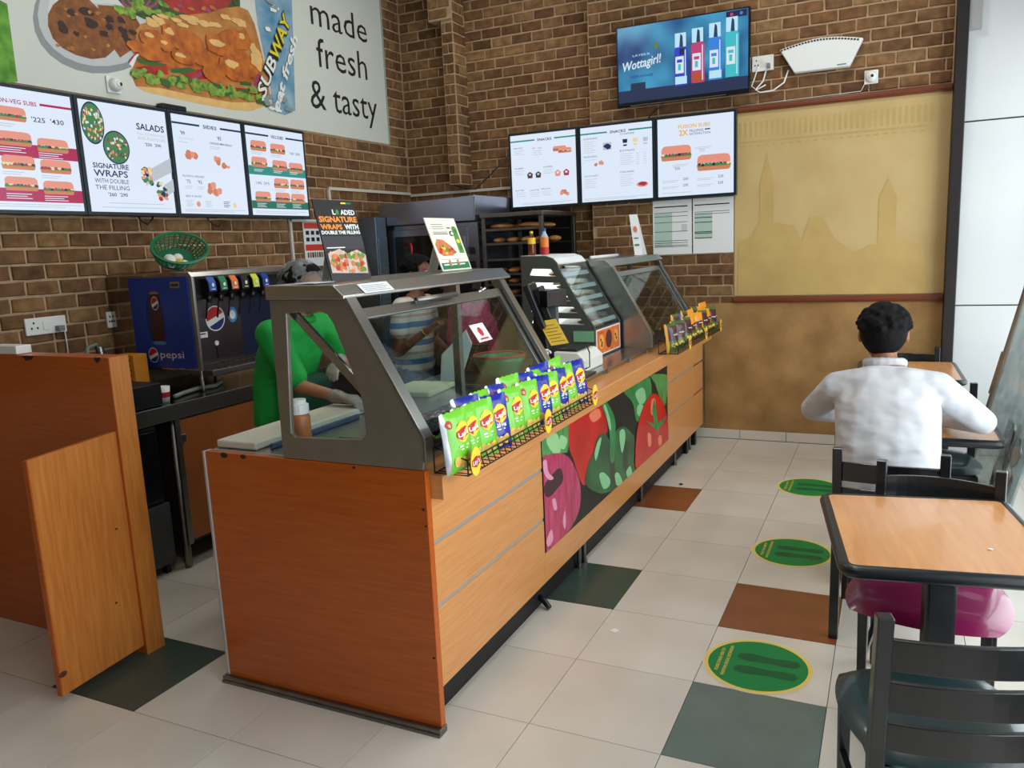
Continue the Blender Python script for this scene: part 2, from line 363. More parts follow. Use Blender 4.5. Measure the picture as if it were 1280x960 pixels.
# black post and white cladding at the right hand end
struct(MB().box(.522, .598, 3.38, YB + .1, 0, ZC).build('trim_3', M('black_post', (22, 14, 12), .45, var=.3, scale=5), bevel=.004), 'black upright between the wallpaper and the white cladding')
wc = struct(MB().box(.60, 1.31, 3.47, YR + .12, 0, ZC).build('wall_pillar', M('cladding_joint', (60, 56, 50), .8)))
m_clad = M('white_cladding', (206, 208, 208), .35, scale=1.2, c2=(194, 197, 198))
for a, b_ in ((.0, 1.153), (1.159, 2.49), (2.497, 3.9)): MB().box(.602, 1.215, 3.455, 3.472, a + .003, b_).build('cladding_panel', m_clad, wc, bevel=.003)
MB().box(.585, .68, 3.40, 3.452, 3.12, 3.6).build('grey_bracket', M('grey_bracket', (150, 150, 148), .5), wc, bevel=.004)
# glazed shop front on the right (out of frame), front wall and ceiling
ws = MB().box(1.22, 1.31, -5.1, 3.45, 0, .25); ws.box(1.22, 1.31, -5.1, 3.45, 3.25, ZC)
for y in (-5.1, -3.4, -1.7, 0, 1.7, 3.39): ws.box(1.22, 1.31, y, y + .06, .25, 3.25)
wsr = struct(ws.build('wall_right', M('shopfront_frame', (60, 62, 64), .5, .5)))
for i, y in enumerate((-5.04, -3.34, -1.64, .06, 1.76)):
    struct(MB().box(1.26, 1.266, y, y + (1.64 if i < 4 else 1.63), .25, 3.25).build('window_%d' % (i + 1), GLASS('shopfront_glass', (245, 248, 248), .05)))
struct(MB().box(XL - .12, 1.31, -5.2, -5.1, 0, ZC).build('wall_front', M('grey_paint', (112, 106, 100), .7)))
ce = struct(MB().box(XL - .12, 1.31, -5.2, YR + .12, ZC, ZC + .1).build('ceiling', M('ceiling_paint', (186, 182, 176), .8)))
for lx, ly in ((-.35, -2.6), (-.35, 0.0), (-.35, 2.2), (-2.9, -2.2), (-2.9, .3), (-2.9, 2.3)):
    MB().box(lx - .31, lx + .31, ly - .31, ly + .31, ZC - .02, ZC - .0005).build('light_panel', M('luminaire', (235, 235, 230), .5), ce)
# white cable trunking on both brick walls
m_trk = M('white_trunking', (206, 202, 190), .5)
t = thing('cable_trunking', 'cream cable trunking run along the brick walls above the steel oven', 'trunking', (XL + .03, 3.6, 2.3))
MB().box(XL + .011, XL + .03, 2.3, YR - .012, 2.305, 2.33).build('trunking_length', m_trk, t)
MB().box(XL + .03, -3.14, YR - .03, YR - .011, 2.288, 2.312).build('trunking_length', m_trk, t)
MB().box(XL + .011, XL + .03, 2.29, 2.315, 2.05, 2.305).build('trunking_length', m_trk, t)
MB().box(XL + .011, XL + .03, 1.76, 2.315, 2.03, 2.05).build('trunking_length', m_trk, t)
MB().box(XL + .011, XL + .03, 1.755, 1.78, 1.5, 2.05).build('trunking_length', m_trk, t)
def BANNER_SHAPES(P, mb):
    for s, v, y0, w_, h in (('made', 3.655, 2.26, .80, .235), ('fresh', 3.325, 2.30, .72, .25), ('& tasty', 2.975, 2.17, .97, .25)): P.text(mb, s, y0, v, h, w_, 3, 13)
    P.poly(mb, [(-0.741,2.695),(-0.378,2.783),(-0.374,3.192),(-0.652,3.263)], 1, 0)
    P.poly(mb, [(0.738,3.367),(0.709,3.276),(0.648,3.184),(0.562,3.098),(0.456,3.024),(0.34,2.966),(0.22,2.926),(0.104,2.907),(-0.001,2.909),(-0.09,2.929),(-0.16,2.966),(-0.208,3.017),(-0.233,3.08),(-0.233,3.152),(-0.21,3.229),(-0.164,3.308),(-0.096,3.384),(-0.01,3.455),(0.092,3.517),(0.204,3.566),(0.321,3.599),(0.436,3.611),(0.542,3.603),(0.632,3.572),(0.698,3.52),(0.734,3.45)], 1, 2)
    P.poly(mb, [(0.727,3.384),(0.7,3.3),(0.643,3.215),(0.561,3.134),(0.461,3.064),(0.35,3.009),(0.235,2.972),(0.125,2.953),(0.024,2.952),(-0.062,2.97),(-0.13,3.004),(-0.176,3.051),(-0.2,3.11),(-0.201,3.176),(-0.179,3.248),(-0.135,3.322),(-0.07,3.394),(0.013,3.461),(0.11,3.519),(0.217,3.566),(0.329,3.596),(0.439,3.609),(0.54,3.602),(0.626,3.574),(0.689,3.526),(0.723,3.462)], 2, 1)
    P.poly(mb, [(0.683,3.394),(0.66,3.324),(0.61,3.251),(0.54,3.183),(0.453,3.123),(0.356,3.075),(0.256,3.041),(0.158,3.023),(0.069,3.021),(-0.007,3.035),(-0.068,3.063),(-0.11,3.102),(-0.132,3.152),(-0.133,3.209),(-0.114,3.271),(-0.075,3.334),(-0.017,3.396),(0.056,3.454),(0.142,3.504),(0.237,3.544),(0.335,3.571),(0.432,3.582),(0.52,3.576),(0.595,3.553),(0.649,3.513),(0.68,3.459)], 3, 16)
    P.poly(mb, [(0.584,3.244),(0.566,3.197),(0.527,3.15),(0.469,3.103),(0.397,3.062),(0.317,3.028),(0.232,3.003),(0.149,2.988),(0.072,2.984),(0.005,2.991),(-0.049,3.007),(-0.087,3.031),(-0.107,3.063),(-0.11,3.1),(-0.095,3.141),(-0.063,3.184),(-0.015,3.226),(0.047,3.266),(0.12,3.301),(0.2,3.33),(0.284,3.349),(0.366,3.359),(0.441,3.357),(0.505,3.344),(0.552,3.319),(0.579,3.285)], 4, 1)
    P.poly(mb, [(0.206,3.323),(0.369,3.352),(0.482,3.31),(0.522,3.251),(0.441,3.117),(0.322,3.037),(0.249,3.128),(0.21,3.236)], 5, 3)
    P.poly(mb, [(-0.136,3.191),(-0.146,3.128),(-0.126,3.062),(-0.073,3.019),(0.011,2.995),(0.118,2.991),(0.216,3.018),(0.288,3.078),(0.32,3.142),(0.299,3.194),(0.261,3.243),(0.213,3.297),(0.154,3.338),(0.064,3.344),(-0.04,3.301),(-0.097,3.252)], 7, 3)
    P.poly(mb, [(0.271,3.459),(1.463,3.762),(1.437,3.577),(1.126,3.474),(0.778,3.365),(0.544,3.314),(0.426,3.336)], 3, 11)
    P.poly(mb, [(1.355,3.624),(1.341,3.598),(1.309,3.568),(1.26,3.537),(1.197,3.507),(1.126,3.48),(1.05,3.457),(0.975,3.441),(0.904,3.43),(0.842,3.426),(0.791,3.429),(0.754,3.439),(0.733,3.454),(0.728,3.475),(0.739,3.499),(0.767,3.526),(0.809,3.555),(0.865,3.583),(0.93,3.61),(1.003,3.634),(1.078,3.653),(1.153,3.666),(1.221,3.672),(1.279,3.671),(1.322,3.662),(1.348,3.647)], 5, 8)
    P.poly(mb, [(0.557,3.444),(0.549,3.42),(0.53,3.397),(0.504,3.377),(0.474,3.362),(0.444,3.356),(0.417,3.357),(0.396,3.366),(0.384,3.381),(0.383,3.402),(0.401,3.406),(0.402,3.391),(0.412,3.378),(0.428,3.372),(0.449,3.371),(0.473,3.376),(0.497,3.388),(0.517,3.403),(0.531,3.421),(0.538,3.439)], 6, 10)
    P.poly(mb, [(0.622,3.46),(0.613,3.435),(0.593,3.412),(0.565,3.391),(0.532,3.376),(0.499,3.368),(0.47,3.369),(0.447,3.378),(0.434,3.393),(0.431,3.414),(0.45,3.418),(0.452,3.402),(0.463,3.39),(0.481,3.384),(0.505,3.384),(0.531,3.39),(0.557,3.402),(0.58,3.418),(0.595,3.436),(0.603,3.455)], 7, 10)
    P.poly(mb, [(0.689,3.476),(0.679,3.451),(0.657,3.427),(0.627,3.405),(0.592,3.389),(0.556,3.381),(0.523,3.381),(0.499,3.39),(0.484,3.405),(0.481,3.426),(0.5,3.43),(0.502,3.414),(0.514,3.403),(0.535,3.397),(0.561,3.397),(0.59,3.404),(0.619,3.416),(0.643,3.433),(0.661,3.452),(0.669,3.471)], 8, 10)
    P.poly(mb, [(0.429,3.115),(0.481,3.222),(0.827,3.376),(1.42,3.573),(1.568,3.447),(1.647,3.14),(1.662,2.994),(1.351,2.973),(0.893,2.971),(0.553,2.949),(0.403,2.944)], 7, 6)
    P.poly(mb, [(0.396,2.933),(0.418,2.878),(0.489,2.854),(0.636,2.849),(0.946,2.839),(1.251,2.84),(1.442,2.852),(1.578,2.899),(1.677,2.972),(1.673,3.067),(1.201,3.04),(0.761,3.023),(0.499,3.01)], 8, 5)
    P.poly(mb, [(0.418,2.878),(0.489,2.854),(0.636,2.849),(0.946,2.839),(1.251,2.84),(1.442,2.852),(1.578,2.899),(1.619,2.94),(1.259,2.892),(0.881,2.889),(0.61,2.897)], 9, 17)
    P.poly(mb, [(0.456,3.217),(0.514,3.278),(0.608,3.318),(0.83,3.402),(1.127,3.485),(1.274,3.551),(1.423,3.596),(1.521,3.591),(1.577,3.506),(1.623,3.342),(1.665,3.143),(1.673,3.007),(1.597,3.032),(1.57,3.216),(1.397,3.299),(0.927,3.21),(0.647,3.146),(0.487,3.136)], 10, 5)
    P.poly(mb, [(0.436,2.999),(0.687,3.062),(0.69,2.996),(0.556,2.969),(0.455,2.963)], 15, 8)
    P.poly(mb, [(0.775,3.026),(1.018,3.087),(1.062,3.029),(0.896,2.992)], 15, 8)
    P.poly(mb, [(1.055,2.985),(1.614,3.029),(1.618,2.994),(1.349,2.961),(1.064,2.942)], 16, 8)
    P.poly(mb, [(0.445,3.059),(0.557,3.059),(0.673,3.06),(0.657,3.042),(0.539,3.026),(0.453,3.031)], 16, 9)
    P.poly(mb, [(0.716,3.036),(0.88,3.074),(0.949,3.065),(0.845,3.026),(0.719,3.011)], 16, 9)
    P.poly(mb, [(1.364,3.066),(1.489,3.063),(1.477,3.038),(1.359,3.031)], 17, 9)
    P.poly(mb, [(0.383,3.009),(0.423,3.075),(0.516,3.121),(0.526,3.109),(0.452,3.065),(0.411,2.995)], 16, 15)
    P.poly(mb, [(0.383,3.009),(0.38,3.028),(0.451,3.099),(0.516,3.126),(0.434,3.067)], 17, 10)
    P.poly(mb, [(0.867,2.988),(1.011,3.086),(1.023,3.066),(0.908,2.978)], 17, 10)
    P.poly(mb, [(1.496,3.052),(1.56,3.144),(1.595,3.144),(1.529,3.045)], 17, 10)
    P.poly(mb, [(1.601,3.797),(2.049,3.911),(1.962,2.924),(1.829,2.87),(1.693,2.89),(1.689,3.058),(1.65,3.288),(1.612,3.514)], 6, 12)
    for y, z, a, b_, l, m, k in ((0.379,3.181,0.03,0.02,6,4,0.3),(0.407,3.15,0.031,0.02,6,4,0.3),(0.396,3.152,0.031,0.02,6,4,0.3),(0.273,3.209,0.029,0.019,6,4,0.3),(0.444,3.212,0.032,0.02,6,4,0.3),(0.451,3.311,0.031,0.02,6,4,0.3),(0.363,3.268,0.03,0.019,6,4,0.3),(0.368,3.21,0.03,0.019,6,4,0.3),(0.276,3.254,0.03,0.02,6,4,0.3),(0.012,3.237,0.032,0.019,8,4,0.25),(0.121,3.262,0.045,0.024,8,4,0.25),(-0.055,3.134,0.031,0.037,8,4,0.25),(0.149,3.2,0.045,0.028,8,4,0.25),(0.125,3.217,0.028,0.015,8,4,0.25),(0.226,3.16,0.029,0.02,8,4,0.25),(0.03,3.12,0.022,0.014,8,4,0.25),(-0.009,3.034,0.013,0.009,8,5,0.3),(0.193,3.269,0.013,0.009,8,5,0.3),(0.205,3.278,0.014,0.008,8,5,0.3),(0.14,3.266,0.014,0.009,8,5,0.3),(-0.101,3.028,0.013,0.008,8,5,0.3),(-0.006,3.211,0.013,0.008,8,5,0.3),(0.244,3.094,0.014,0.009,8,5,0.3),(-0.008,3.023,0.013,0.009,8,5,0.3),(0.09,3.115,0.014,0.008,8,5,0.3),(-0.036,3.023,0.013,0.009,8,5,0.3),(0.133,3.049,0.013,0.008,8,5,0.3),(0.234,3.243,0.014,0.008,8,5,0.3),(0.048,3.235,0.013,0.009,8,5,0.3),(-0.021,3.245,0.012,0.008,8,5,0.3),(0.489,3.375,0.045,0.02,4,7,0.35),(0.368,3.337,0.043,0.02,4,7,0.35),(0.51,3.42,0.045,0.02,4,7,0.35),(0.711,3.444,0.048,0.02,4,7,0.35),(0.498,3.394,0.044,0.02,4,7,0.35),(0.671,3.493,0.047,0.021,4,7,0.35),(0.791,3.527,0.048,0.021,4,7,0.35),(0.673,3.384,0.048,0.021,4,7,0.35),(0.372,3.323,0.043,0.02,4,7,0.35),(0.516,3.385,0.045,0.02,4,7,0.35),(0.384,3.424,0.042,0.02,4,7,0.35),(0.433,3.315,0.044,0.02,4,7,0.35),(0.444,3.344,0.043,0.02,4,7,0.35),(0.751,3.388,0.048,0.021,4,7,0.35),(0.512,3.414,0.045,0.02,4,7,0.35),(0.578,3.372,0.046,0.02,4,7,0.35),(0.857,3.466,0.028,0.013,6,10,0.3),(1.162,3.524,0.031,0.014,6,5,0.3),(0.823,3.437,0.028,0.013,6,5,0.3),(0.856,3.51,0.029,0.013,6,10,0.3),(1.075,3.498,0.03,0.014,6,5,0.3),(0.954,3.47,0.029,0.013,6,5,0.3),(1.055,3.561,0.03,0.013,6,10,0.3),(0.956,3.551,0.029,0.014,6,5,0.3),(0.854,3.53,0.028,0.013,6,5,0.3),(1.109,3.497,0.031,0.014,6,10,0.3),(0.702,3.366,0.048,0.015,11,17,0.3),(1.412,3.491,0.059,0.017,11,17,0.3),(0.896,3.397,0.051,0.016,11,17,0.3),(1.05,3.393,0.053,0.017,11,17,0.3),(0.936,3.394,0.051,0.017,11,17,0.3),(0.613,3.294,0.047,0.016,11,17,0.3),(0.6,3.317,0.046,0.015,11,17,0.3),(1.276,3.488,0.057,0.017,11,17,0.3),(1.17,3.411,0.056,0.017,11,17,0.3),(1.082,3.403,0.054,0.016,11,17,0.3),(0.656,3.333,0.047,0.015,11,17,0.3),(0.685,3.314,0.048,0.016,11,17,0.3),(0.804,3.364,0.049,0.015,11,17,0.3),(1.421,3.471,0.059,0.018,11,17,0.3),(1.403,3.494,0.059,0.017,11,17,0.3),(0.96,3.38,0.052,0.017,11,17,0.3),(0.957,3.407,0.051,0.016,11,17,0.3),(0.895,3.403,0.051,0.016,11,17,0.3),(0.865,3.344,0.051,0.016,11,17,0.3),(1.385,3.479,0.059,0.017,11,17,0.3),(0.973,3.408,0.052,0.016,11,17,0.3),(0.644,3.34,0.047,0.015,11,17,0.3),(1.576,3.201,0.036,0.042,11,17,0.3),(1.528,3.219,0.035,0.041,11,17,0.3),(1.584,3.258,0.035,0.041,11,17,0.3),(1.567,3.234,0.035,0.041,11,17,0.3),(1.532,3.245,0.035,0.042,11,17,0.3),(1.532,3.315,0.035,0.041,11,17,0.3),(1.583,3.259,0.036,0.041,11,17,0.3),(1.513,3.165,0.035,0.042,11,17,0.3),(1.573,3.292,0.036,0.042,11,17,0.3),(0.428,2.949,0.038,0.022,12,9,0.4),(0.68,2.945,0.041,0.024,13,7,0.4),(0.923,2.94,0.044,0.024,14,7,0.4),(1.152,2.944,0.048,0.026,12,7,0.4),(0.79,2.949,0.042,0.024,13,9,0.4),(1.27,2.944,0.049,0.026,14,7,0.4),(0.79,2.936,0.043,0.024,12,7,0.4),(1.452,2.956,0.052,0.027,13,7,0.4),(1.602,2.939,0.054,0.028,14,9,0.4),(0.992,2.96,0.046,0.025,12,7,0.4),(0.587,2.934,0.04,0.023,13,7,0.4),(1.55,2.973,0.054,0.027,14,7,0.4),(1.21,2.95,0.048,0.026,12,9,0.4),(1.266,2.989,0.05,0.026,13,7,0.4),(1.329,2.962,0.051,0.026,14,7,0.4),(1.179,2.97,0.048,0.026,12,7,0.4),(1.122,2.945,0.047,0.026,13,9,0.4),(1.139,2.949,0.048,0.026,14,7,0.4),(0.448,2.973,0.038,0.022,12,7,0.4),(0.899,2.95,0.044,0.025,13,7,0.4),(0.645,2.944,0.041,0.023,14,9,0.4),(1.138,2.995,0.047,0.026,12,7,0.4),(0.939,2.979,0.045,0.024,13,7,0.4),(0.475,2.975,0.039,0.023,14,7,0.4),(0.759,2.978,0.043,0.024,12,9,0.4),(0.623,2.984,0.041,0.023,13,7,0.4),(0.93,2.968,0.044,0.025,14,7,0.4),(1.108,2.958,0.047,0.025,12,7,0.4),(0.664,2.93,0.041,0.024,13,9,0.4),(0.418,2.957,0.038,0.023,14,7,0.4),(0.714,2.962,0.041,0.024,12,7,0.4),(0.532,2.933,0.04,0.023,13,7,0.4),(0.826,2.988,0.043,0.025,14,9,0.4),(1.115,2.991,0.048,0.025,12,7,0.4),(1.028,2.973,0.045,0.025,13,7,0.4),(1.066,2.932,0.046,0.025,14,7,0.4),(1.383,2.974,0.051,0.027,12,9,0.4),(1.373,2.958,0.051,0.027,13,7,0.4),(0.819,2.982,0.043,0.024,14,7,0.4),(1.089,2.959,0.046,0.025,12,7,0.4),(1.574,2.938,0.054,0.027,13,9,0.4),(1.107,2.974,0.047,0.025,14,7,0.4),(1.492,3.006,0.053,0.027,12,7,0.4),(0.527,2.949,0.039,0.023,13,7,0.4),(1.117,2.988,0.047,0.025,14,9,0.4),(1.128,2.938,0.047,0.025,12,7,0.4),(0.443,3.127,0.063,0.035,18,6,0.13),(0.591,3.205,0.107,0.057,19,6,0.13),(0.563,3.219,0.047,0.017,23,17,0.3),(0.564,3.111,0.106,0.056,20,6,0.13),(0.755,3.259,0.084,0.073,21,6,0.13),(0.734,3.279,0.038,0.022,23,17,0.3),(0.876,3.241,0.162,0.081,18,6,0.13),(0.832,3.129,0.101,0.048,19,6,0.13),(0.804,3.14,0.045,0.015,23,17,0.3),(0.992,3.158,0.106,0.06,20,6,0.13),(1.203,3.273,0.162,0.079,21,6,0.13),(1.16,3.291,0.071,0.024,23,17,0.3),(1.339,3.344,0.152,0.069,18,6,0.13),(1.439,3.364,0.069,0.069,19,6,0.13),(1.422,3.384,0.031,0.021,23,17,0.3),(1.097,3.068,0.118,0.067,20,6,0.13),(1.326,3.139,0.169,0.087,21,6,0.13),(1.281,3.161,0.074,0.026,23,17,0.3),(1.476,3.153,0.079,0.053,18,6,0.13),(0.692,3.185,0.061,0.042,19,6,0.13),(0.675,3.196,0.028,0.012,23,17,0.3),(1.078,3.141,0.077,0.039,20,6,0.13),(1.624,2.937,0.036,0.019,7,2,0.4),(1.629,2.967,0.036,0.018,7,15,0.4),(1.815,2.986,0.039,0.019,7,2,0.4),(1.817,3.677,0.038,0.018,7,15,0.4),(1.815,3.677,0.037,0.018,7,2,0.4),(1.604,2.96,0.036,0.018,7,15,0.4),(1.672,2.991,0.037,0.018,7,2,0.4),(1.801,3.022,0.038,0.019,7,15,0.4),(1.625,2.967,0.036,0.019,7,2,0.4),(1.674,2.905,0.037,0.018,7,15,0.4),(1.874,2.922,0.039,0.019,7,2,0.4),(1.705,3.499,0.036,0.018,7,15,0.4),(1.708,2.926,0.037,0.019,7,2,0.4),(1.737,2.898,0.038,0.019,7,15,0.4),(1.759,3.705,0.037,0.018,7,2,0.4),(1.798,3.652,0.037,0.018,7,15,0.4)):
        P.disc(mb, y, z, a, b_, l, m, n=10, wob=k)
    r_ = math.atan2(.36, .2)
    P.text(mb, 'SUBWAY', 1.60, 2.965, .10, .78, 26, 13, rot=1.03, bold=.06, shear=.1); P.text(mb, 'SUB', 1.60, 2.965, .10, .35, 27, 15, rot=1.03, bold=.02, shear=.1); P.text(mb, 'WAY', 1.785, 3.275, .10, .40, 27, 14, rot=1.03, bold=.02, shear=.1)
    P.text(mb, 'eat fresh', 1.74, 2.875, .075, .70, 26, 15, rot=1.1, bold=.03, shear=.2)
# ================================================================ SERVICE COUNTER
ct = thing('service_counter', 'long orange wood laminate service counter with steel top and vegetable picture on its front', 'counter', (-1.8, 1.1, 0))
XF = -1.298
def chips(mb, pts): 
    for x, y, z, r in pts: mb.ball((x, y, z), (r, .004, r * .6), 6, 4)
ep = MB().prism([(-2.3, .025), (-1.27, .025), (-1.27, .9995), (-2.3, .9995)], 'y', -1.178, -1.146).build('end_panel', m_cherry, ct, bevel=.002)
for c_ in [(-2.2, -1.178, .99, .02), (-2.1, -1.178, .991, .016), (-1.57, -1.178, .99, .008), (-1.285, -1.178, .86, .008), (-1.28, -1.178, .8, .006), (-1.283, -1.178, .3, .007)]:
    mb = MB(); chips(mb, [c_]); mb.build('edge_chip', m_chip, ep)
MB().box(-2.312, -2.3, -1.184, -1.14, .03, .9998).build('corner_strip', m_alu, ct, bevel=.002)
mb = MB().box(-2.325, -1.262, -1.20, -1.150, 0, .028); mb.box(-2.325, -1.262, -1.206, -1.20, 0, .012); mb.build('floor_channel', m_steel_d, ct, bevel=.003)
# carcass with the shadowed kick space
mb = MB().box(-2.29, -1.34, -1.145, 3.42, .142, .955); mb.build('carcass', M('carcass_board', (70, 52, 40), .8), ct)
MB().box(-2.2, -1.352, -1.14, 3.40, 0, .142).build('kick_plate', M('kick_dark', (16, 14, 13), .6), ct)
# front boards, each its own piece, with aluminium strips between
rows = ((.142, .452), (.468, .697), (.713, .889))
for y0, y1 in ((-1.144, -.112), (2.215, 3.098), (3.102, 3.42)):
    for z0, z1 in rows: MB().box(-1.338, XF, y0, y1, z0, z1).build('front_board', m_wood, ct, bevel=.002)
MB().box(-1.338, XF, -.112, 2.215, .142, .288).build('front_board', m_wood, ct, bevel=.002)
for y0, y1 in ((-1.144, -.112), (2.215, 3.098)):
    for z in (.46, .705): MB().box(-1.338, XF - .004, y0, y1, z - .008, z + .008).build('aluminium_strip', m_alu, ct)
lg = MB().prism([(-1.40, .89), (-1.222, .89), (-1.222, .972), (-1.225, .976), (-1.40, .976)], 'y', -1.143, 3.44)
lg.build('ledge', m_wood, ct, bevel=.003)
MB().box(-2.298, -1.375, -1.144, 3.44, .955, 1.0).build('worktop', m_steel, ct, bevel=.004)
for y in (.62, 1.05, 1.5, 1.9): MB().box(-1.376, -1.352, y, y + .035, .976, .998).build('shelf_bracket', m_steel, ct, bevel=.002)
MB().box(-2.298, -1.36, .40, 1.955, 1.0, 1.006).build('glass_shelf', m_steel, ct, bevel=.002)
for y in (.42, .5, 1.62, 2.55, 3.05): MB().lathe([(.018, 0), (.018, .02), (.012, .022), (.012, .12)], (-1.332, y, 0), 10).build('foot', m_steel_d, ct, smooth=False)
for y in (2.9, 3.2): MB().box(-1.352, -1.318, y, y + .06, 0, .12).build('foot_block', m_black, ct)
# vegetable picture panel
vp = MB().box(-1.338, XF + .003, -.108, 2.211, .292, .886).build('picture_panel', M('picture_dark', (22, 30, 28), .4, spec=.3), ct)
P = Panel((XF + .003, -.108, .292), (0, 1, 0), (0, 0, 1), (1, 0, 0), 2.319, .594)
m_on = M('onion_print', (158, 24, 74), .25, scale=5, c2=(200, 70, 110), stretch=(1, 6, 1)); m_onl = M('onion_light', (226, 150, 180), .25)
m_to = M('tomato_print', (196, 24, 24), .25, var=.2, scale=4); m_toh = M('tomato_light', (244, 130, 100), .25)
m_pe = M('pepper_print', (26, 116, 62), .25, scale=6, c2=(12, 70, 42)); m_peh = M('pepper_light', (140, 206, 150), .25); m_ped = M('pepper_dark', (10, 52, 34), .25)
m_le = M('leaf_print', (96, 168, 92), .25, scale=10, c2=(40, 110, 60), stretch=(1, 8, 1))
VEG = [
    ('le', 0, [(0.0,0.929),(0.004,0.943),(0.154,0.944),(0.156,0.8),(0.136,0.7),(0.076,0.753),(0.0,0.795)]),
    ('leh', 1, [(0.023,0.924),(0.081,0.919),(0.098,0.754),(0.056,0.781)]),
    ('leh', 1, [(0.101,0.884),(0.139,0.815),(0.121,0.749),(0.094,0.791)]),
    ('to', 1, [(0.16,0.948),(0.257,0.953),(0.372,0.933),(0.411,0.655),(0.351,0.614),(0.294,0.505),(0.25,0.296),(0.213,0.357),(0.173,0.594),(0.149,0.737)]),
    ('toh', 1, [(0.282,0.914),(0.344,0.919),(0.363,0.828),(0.307,0.82)]),
    ('pe2', 1, [(0.55,0.934),(0.655,0.953),(0.789,0.939),(0.817,0.697),(0.764,0.582),(0.666,0.51),(0.625,0.756)]),
    ('peh', 1, [(0.653,0.84),(0.728,0.848),(0.755,0.699),(0.697,0.678)]),
    ('peh', 1, [(0.678,0.694),(0.735,0.626),(0.705,0.542),(0.664,0.609)]),
    ('le', 1, [(0.81,0.936),(1.0,0.811),(1.0,0.657),(0.97,0.465),(0.912,0.581),(0.854,0.806)]),
    ('on', 1, [(0.0,0.774),(0.035,0.783),(0.087,0.746),(0.136,0.667),(0.174,0.54),(0.201,0.389),(0.21,0.236),(0.195,0.111),(0.157,0.037),(0.097,0.0),(0.0,0.005),(0.0,0.369)]),
    ('ond', 1, [(0.004,0.564),(0.041,0.603),(0.09,0.614),(0.106,0.497),(0.069,0.455),(0.027,0.438),(0.005,0.483)]),
    ('onl', 1, [(0.0,0.759),(0.019,0.754),(0.027,0.65),(0.053,0.569),(0.03,0.579),(0.006,0.657)]),
    ('onl', 1, [(0.041,0.391),(0.057,0.387),(0.066,0.293),(0.05,0.298)]),
    ('onl', 1, [(0.003,0.098),(0.03,0.158),(0.038,0.064),(0.012,0.035)]),
    ('onl', 1, [(0.095,0.136),(0.108,0.222),(0.113,0.113),(0.104,0.056)]),
    ('pe', 1, [(0.243,0.305),(0.26,0.449),(0.308,0.554),(0.334,0.65),(0.381,0.643),(0.416,0.554),(0.439,0.451),(0.47,0.581),(0.527,0.586),(0.573,0.519),(0.602,0.451),(0.631,0.372),(0.63,0.244),(0.623,0.103),(0.631,0.0),(0.567,0.0),(0.483,0.0),(0.421,0.017),(0.348,0.084),(0.281,0.197)]),
    ('ped', 1, [(0.415,0.497),(0.451,0.382),(0.454,0.141),(0.437,0.061),(0.418,0.259)]),
    ('ped', 1, [(0.541,0.416),(0.574,0.343),(0.561,0.106),(0.528,0.162)]),
    ('pe2', 1, [(0.372,0.933),(0.401,0.944),(0.429,0.869),(0.458,0.768),(0.472,0.64),(0.464,0.508),(0.453,0.301),(0.422,0.333),(0.423,0.547),(0.412,0.712),(0.385,0.848)]),
    ('peh', 1, [(0.382,0.907),(0.396,0.914),(0.427,0.756),(0.436,0.633),(0.418,0.667),(0.399,0.818)]),
    ('peh', 1, [(0.338,0.286),(0.373,0.261),(0.416,0.145),(0.407,0.086),(0.37,0.101),(0.347,0.185)]),
    ('peh', 1, [(0.455,0.152),(0.486,0.136),(0.517,0.01),(0.499,0.0),(0.468,0.025)]),
    ('peh', 1, [(0.308,0.527),(0.333,0.613),(0.359,0.626),(0.346,0.545),(0.316,0.444)]),
    ('peh', 1, [(0.502,0.552),(0.539,0.542),(0.55,0.448),(0.522,0.311),(0.504,0.411)]),
    ('peh', 1, [(0.552,0.074),(0.587,0.099),(0.602,0.0),(0.567,0.0)]),
    ('to', 1, [(0.655,0.392),(0.685,0.537),(0.745,0.663),(0.806,0.709),(0.865,0.673),(0.934,0.54),(0.978,0.338),(1.0,0.165),(1.0,0.0),(0.817,0.0),(0.65,0.0),(0.639,0.194)]),
    ('toh', 1, [(0.764,0.293),(0.796,0.253),(0.798,0.125),(0.768,0.143)]),
    ('toh', 1, [(0.88,0.14),(0.911,0.135),(0.916,0.034),(0.883,0.037)]),
    ('toh', 1, [(0.806,0.638),(0.847,0.63),(0.849,0.468),(0.803,0.483)]),
    ('pe2', 0, [(0.832,0.295),(0.746,0.46),(0.806,0.377),(0.835,0.342),(0.814,0.519),(0.837,0.655),(0.862,0.48),(0.869,0.325),(0.973,0.313),(0.931,0.259),(0.89,0.253),(0.874,0.187),(0.859,0.263)]),]
m_ond = M('onion_root', (58, 16, 34), .3); m_leh = M('leaf_light', (150, 204, 140), .25); m_pe2 = M('pepper_stem', (40, 136, 74), .25, var=.25, scale=7)
VM = {'le': m_le, 'leh': m_leh, 'to': m_to, 'toh': m_toh, 'pe': m_pe, 'peh': m_peh, 'ped': m_ped, 'pe2': m_pe2, 'on': m_on, 'onl': m_onl, 'ond': m_ond}
mb = MB(); ks = list(VM); mats = [VM[k] for k in ks]; P.e = 1e-5; P.sq = 1.5e-4
for k, sm, pts in VEG: P.poly(mb, curve(pts) if sm else pts, 1, ks.index(k))
mb.build('printed_vegetables', mats, vp)
# black drain hose poking out under the counter
hs = MB().tube([(-1.350, -.082, .045), (-1.335, -.09, .04), (-1.315, -.10, .032), (-1.30, -.107, .022), (-1.285, -.115, .014)], [.016, .016, .015, .015, .013], 8)
tag(hs.build('drain_hose', m_rubber, smooth=True), 'short black hose end sticking out under the counter front', 'hose')

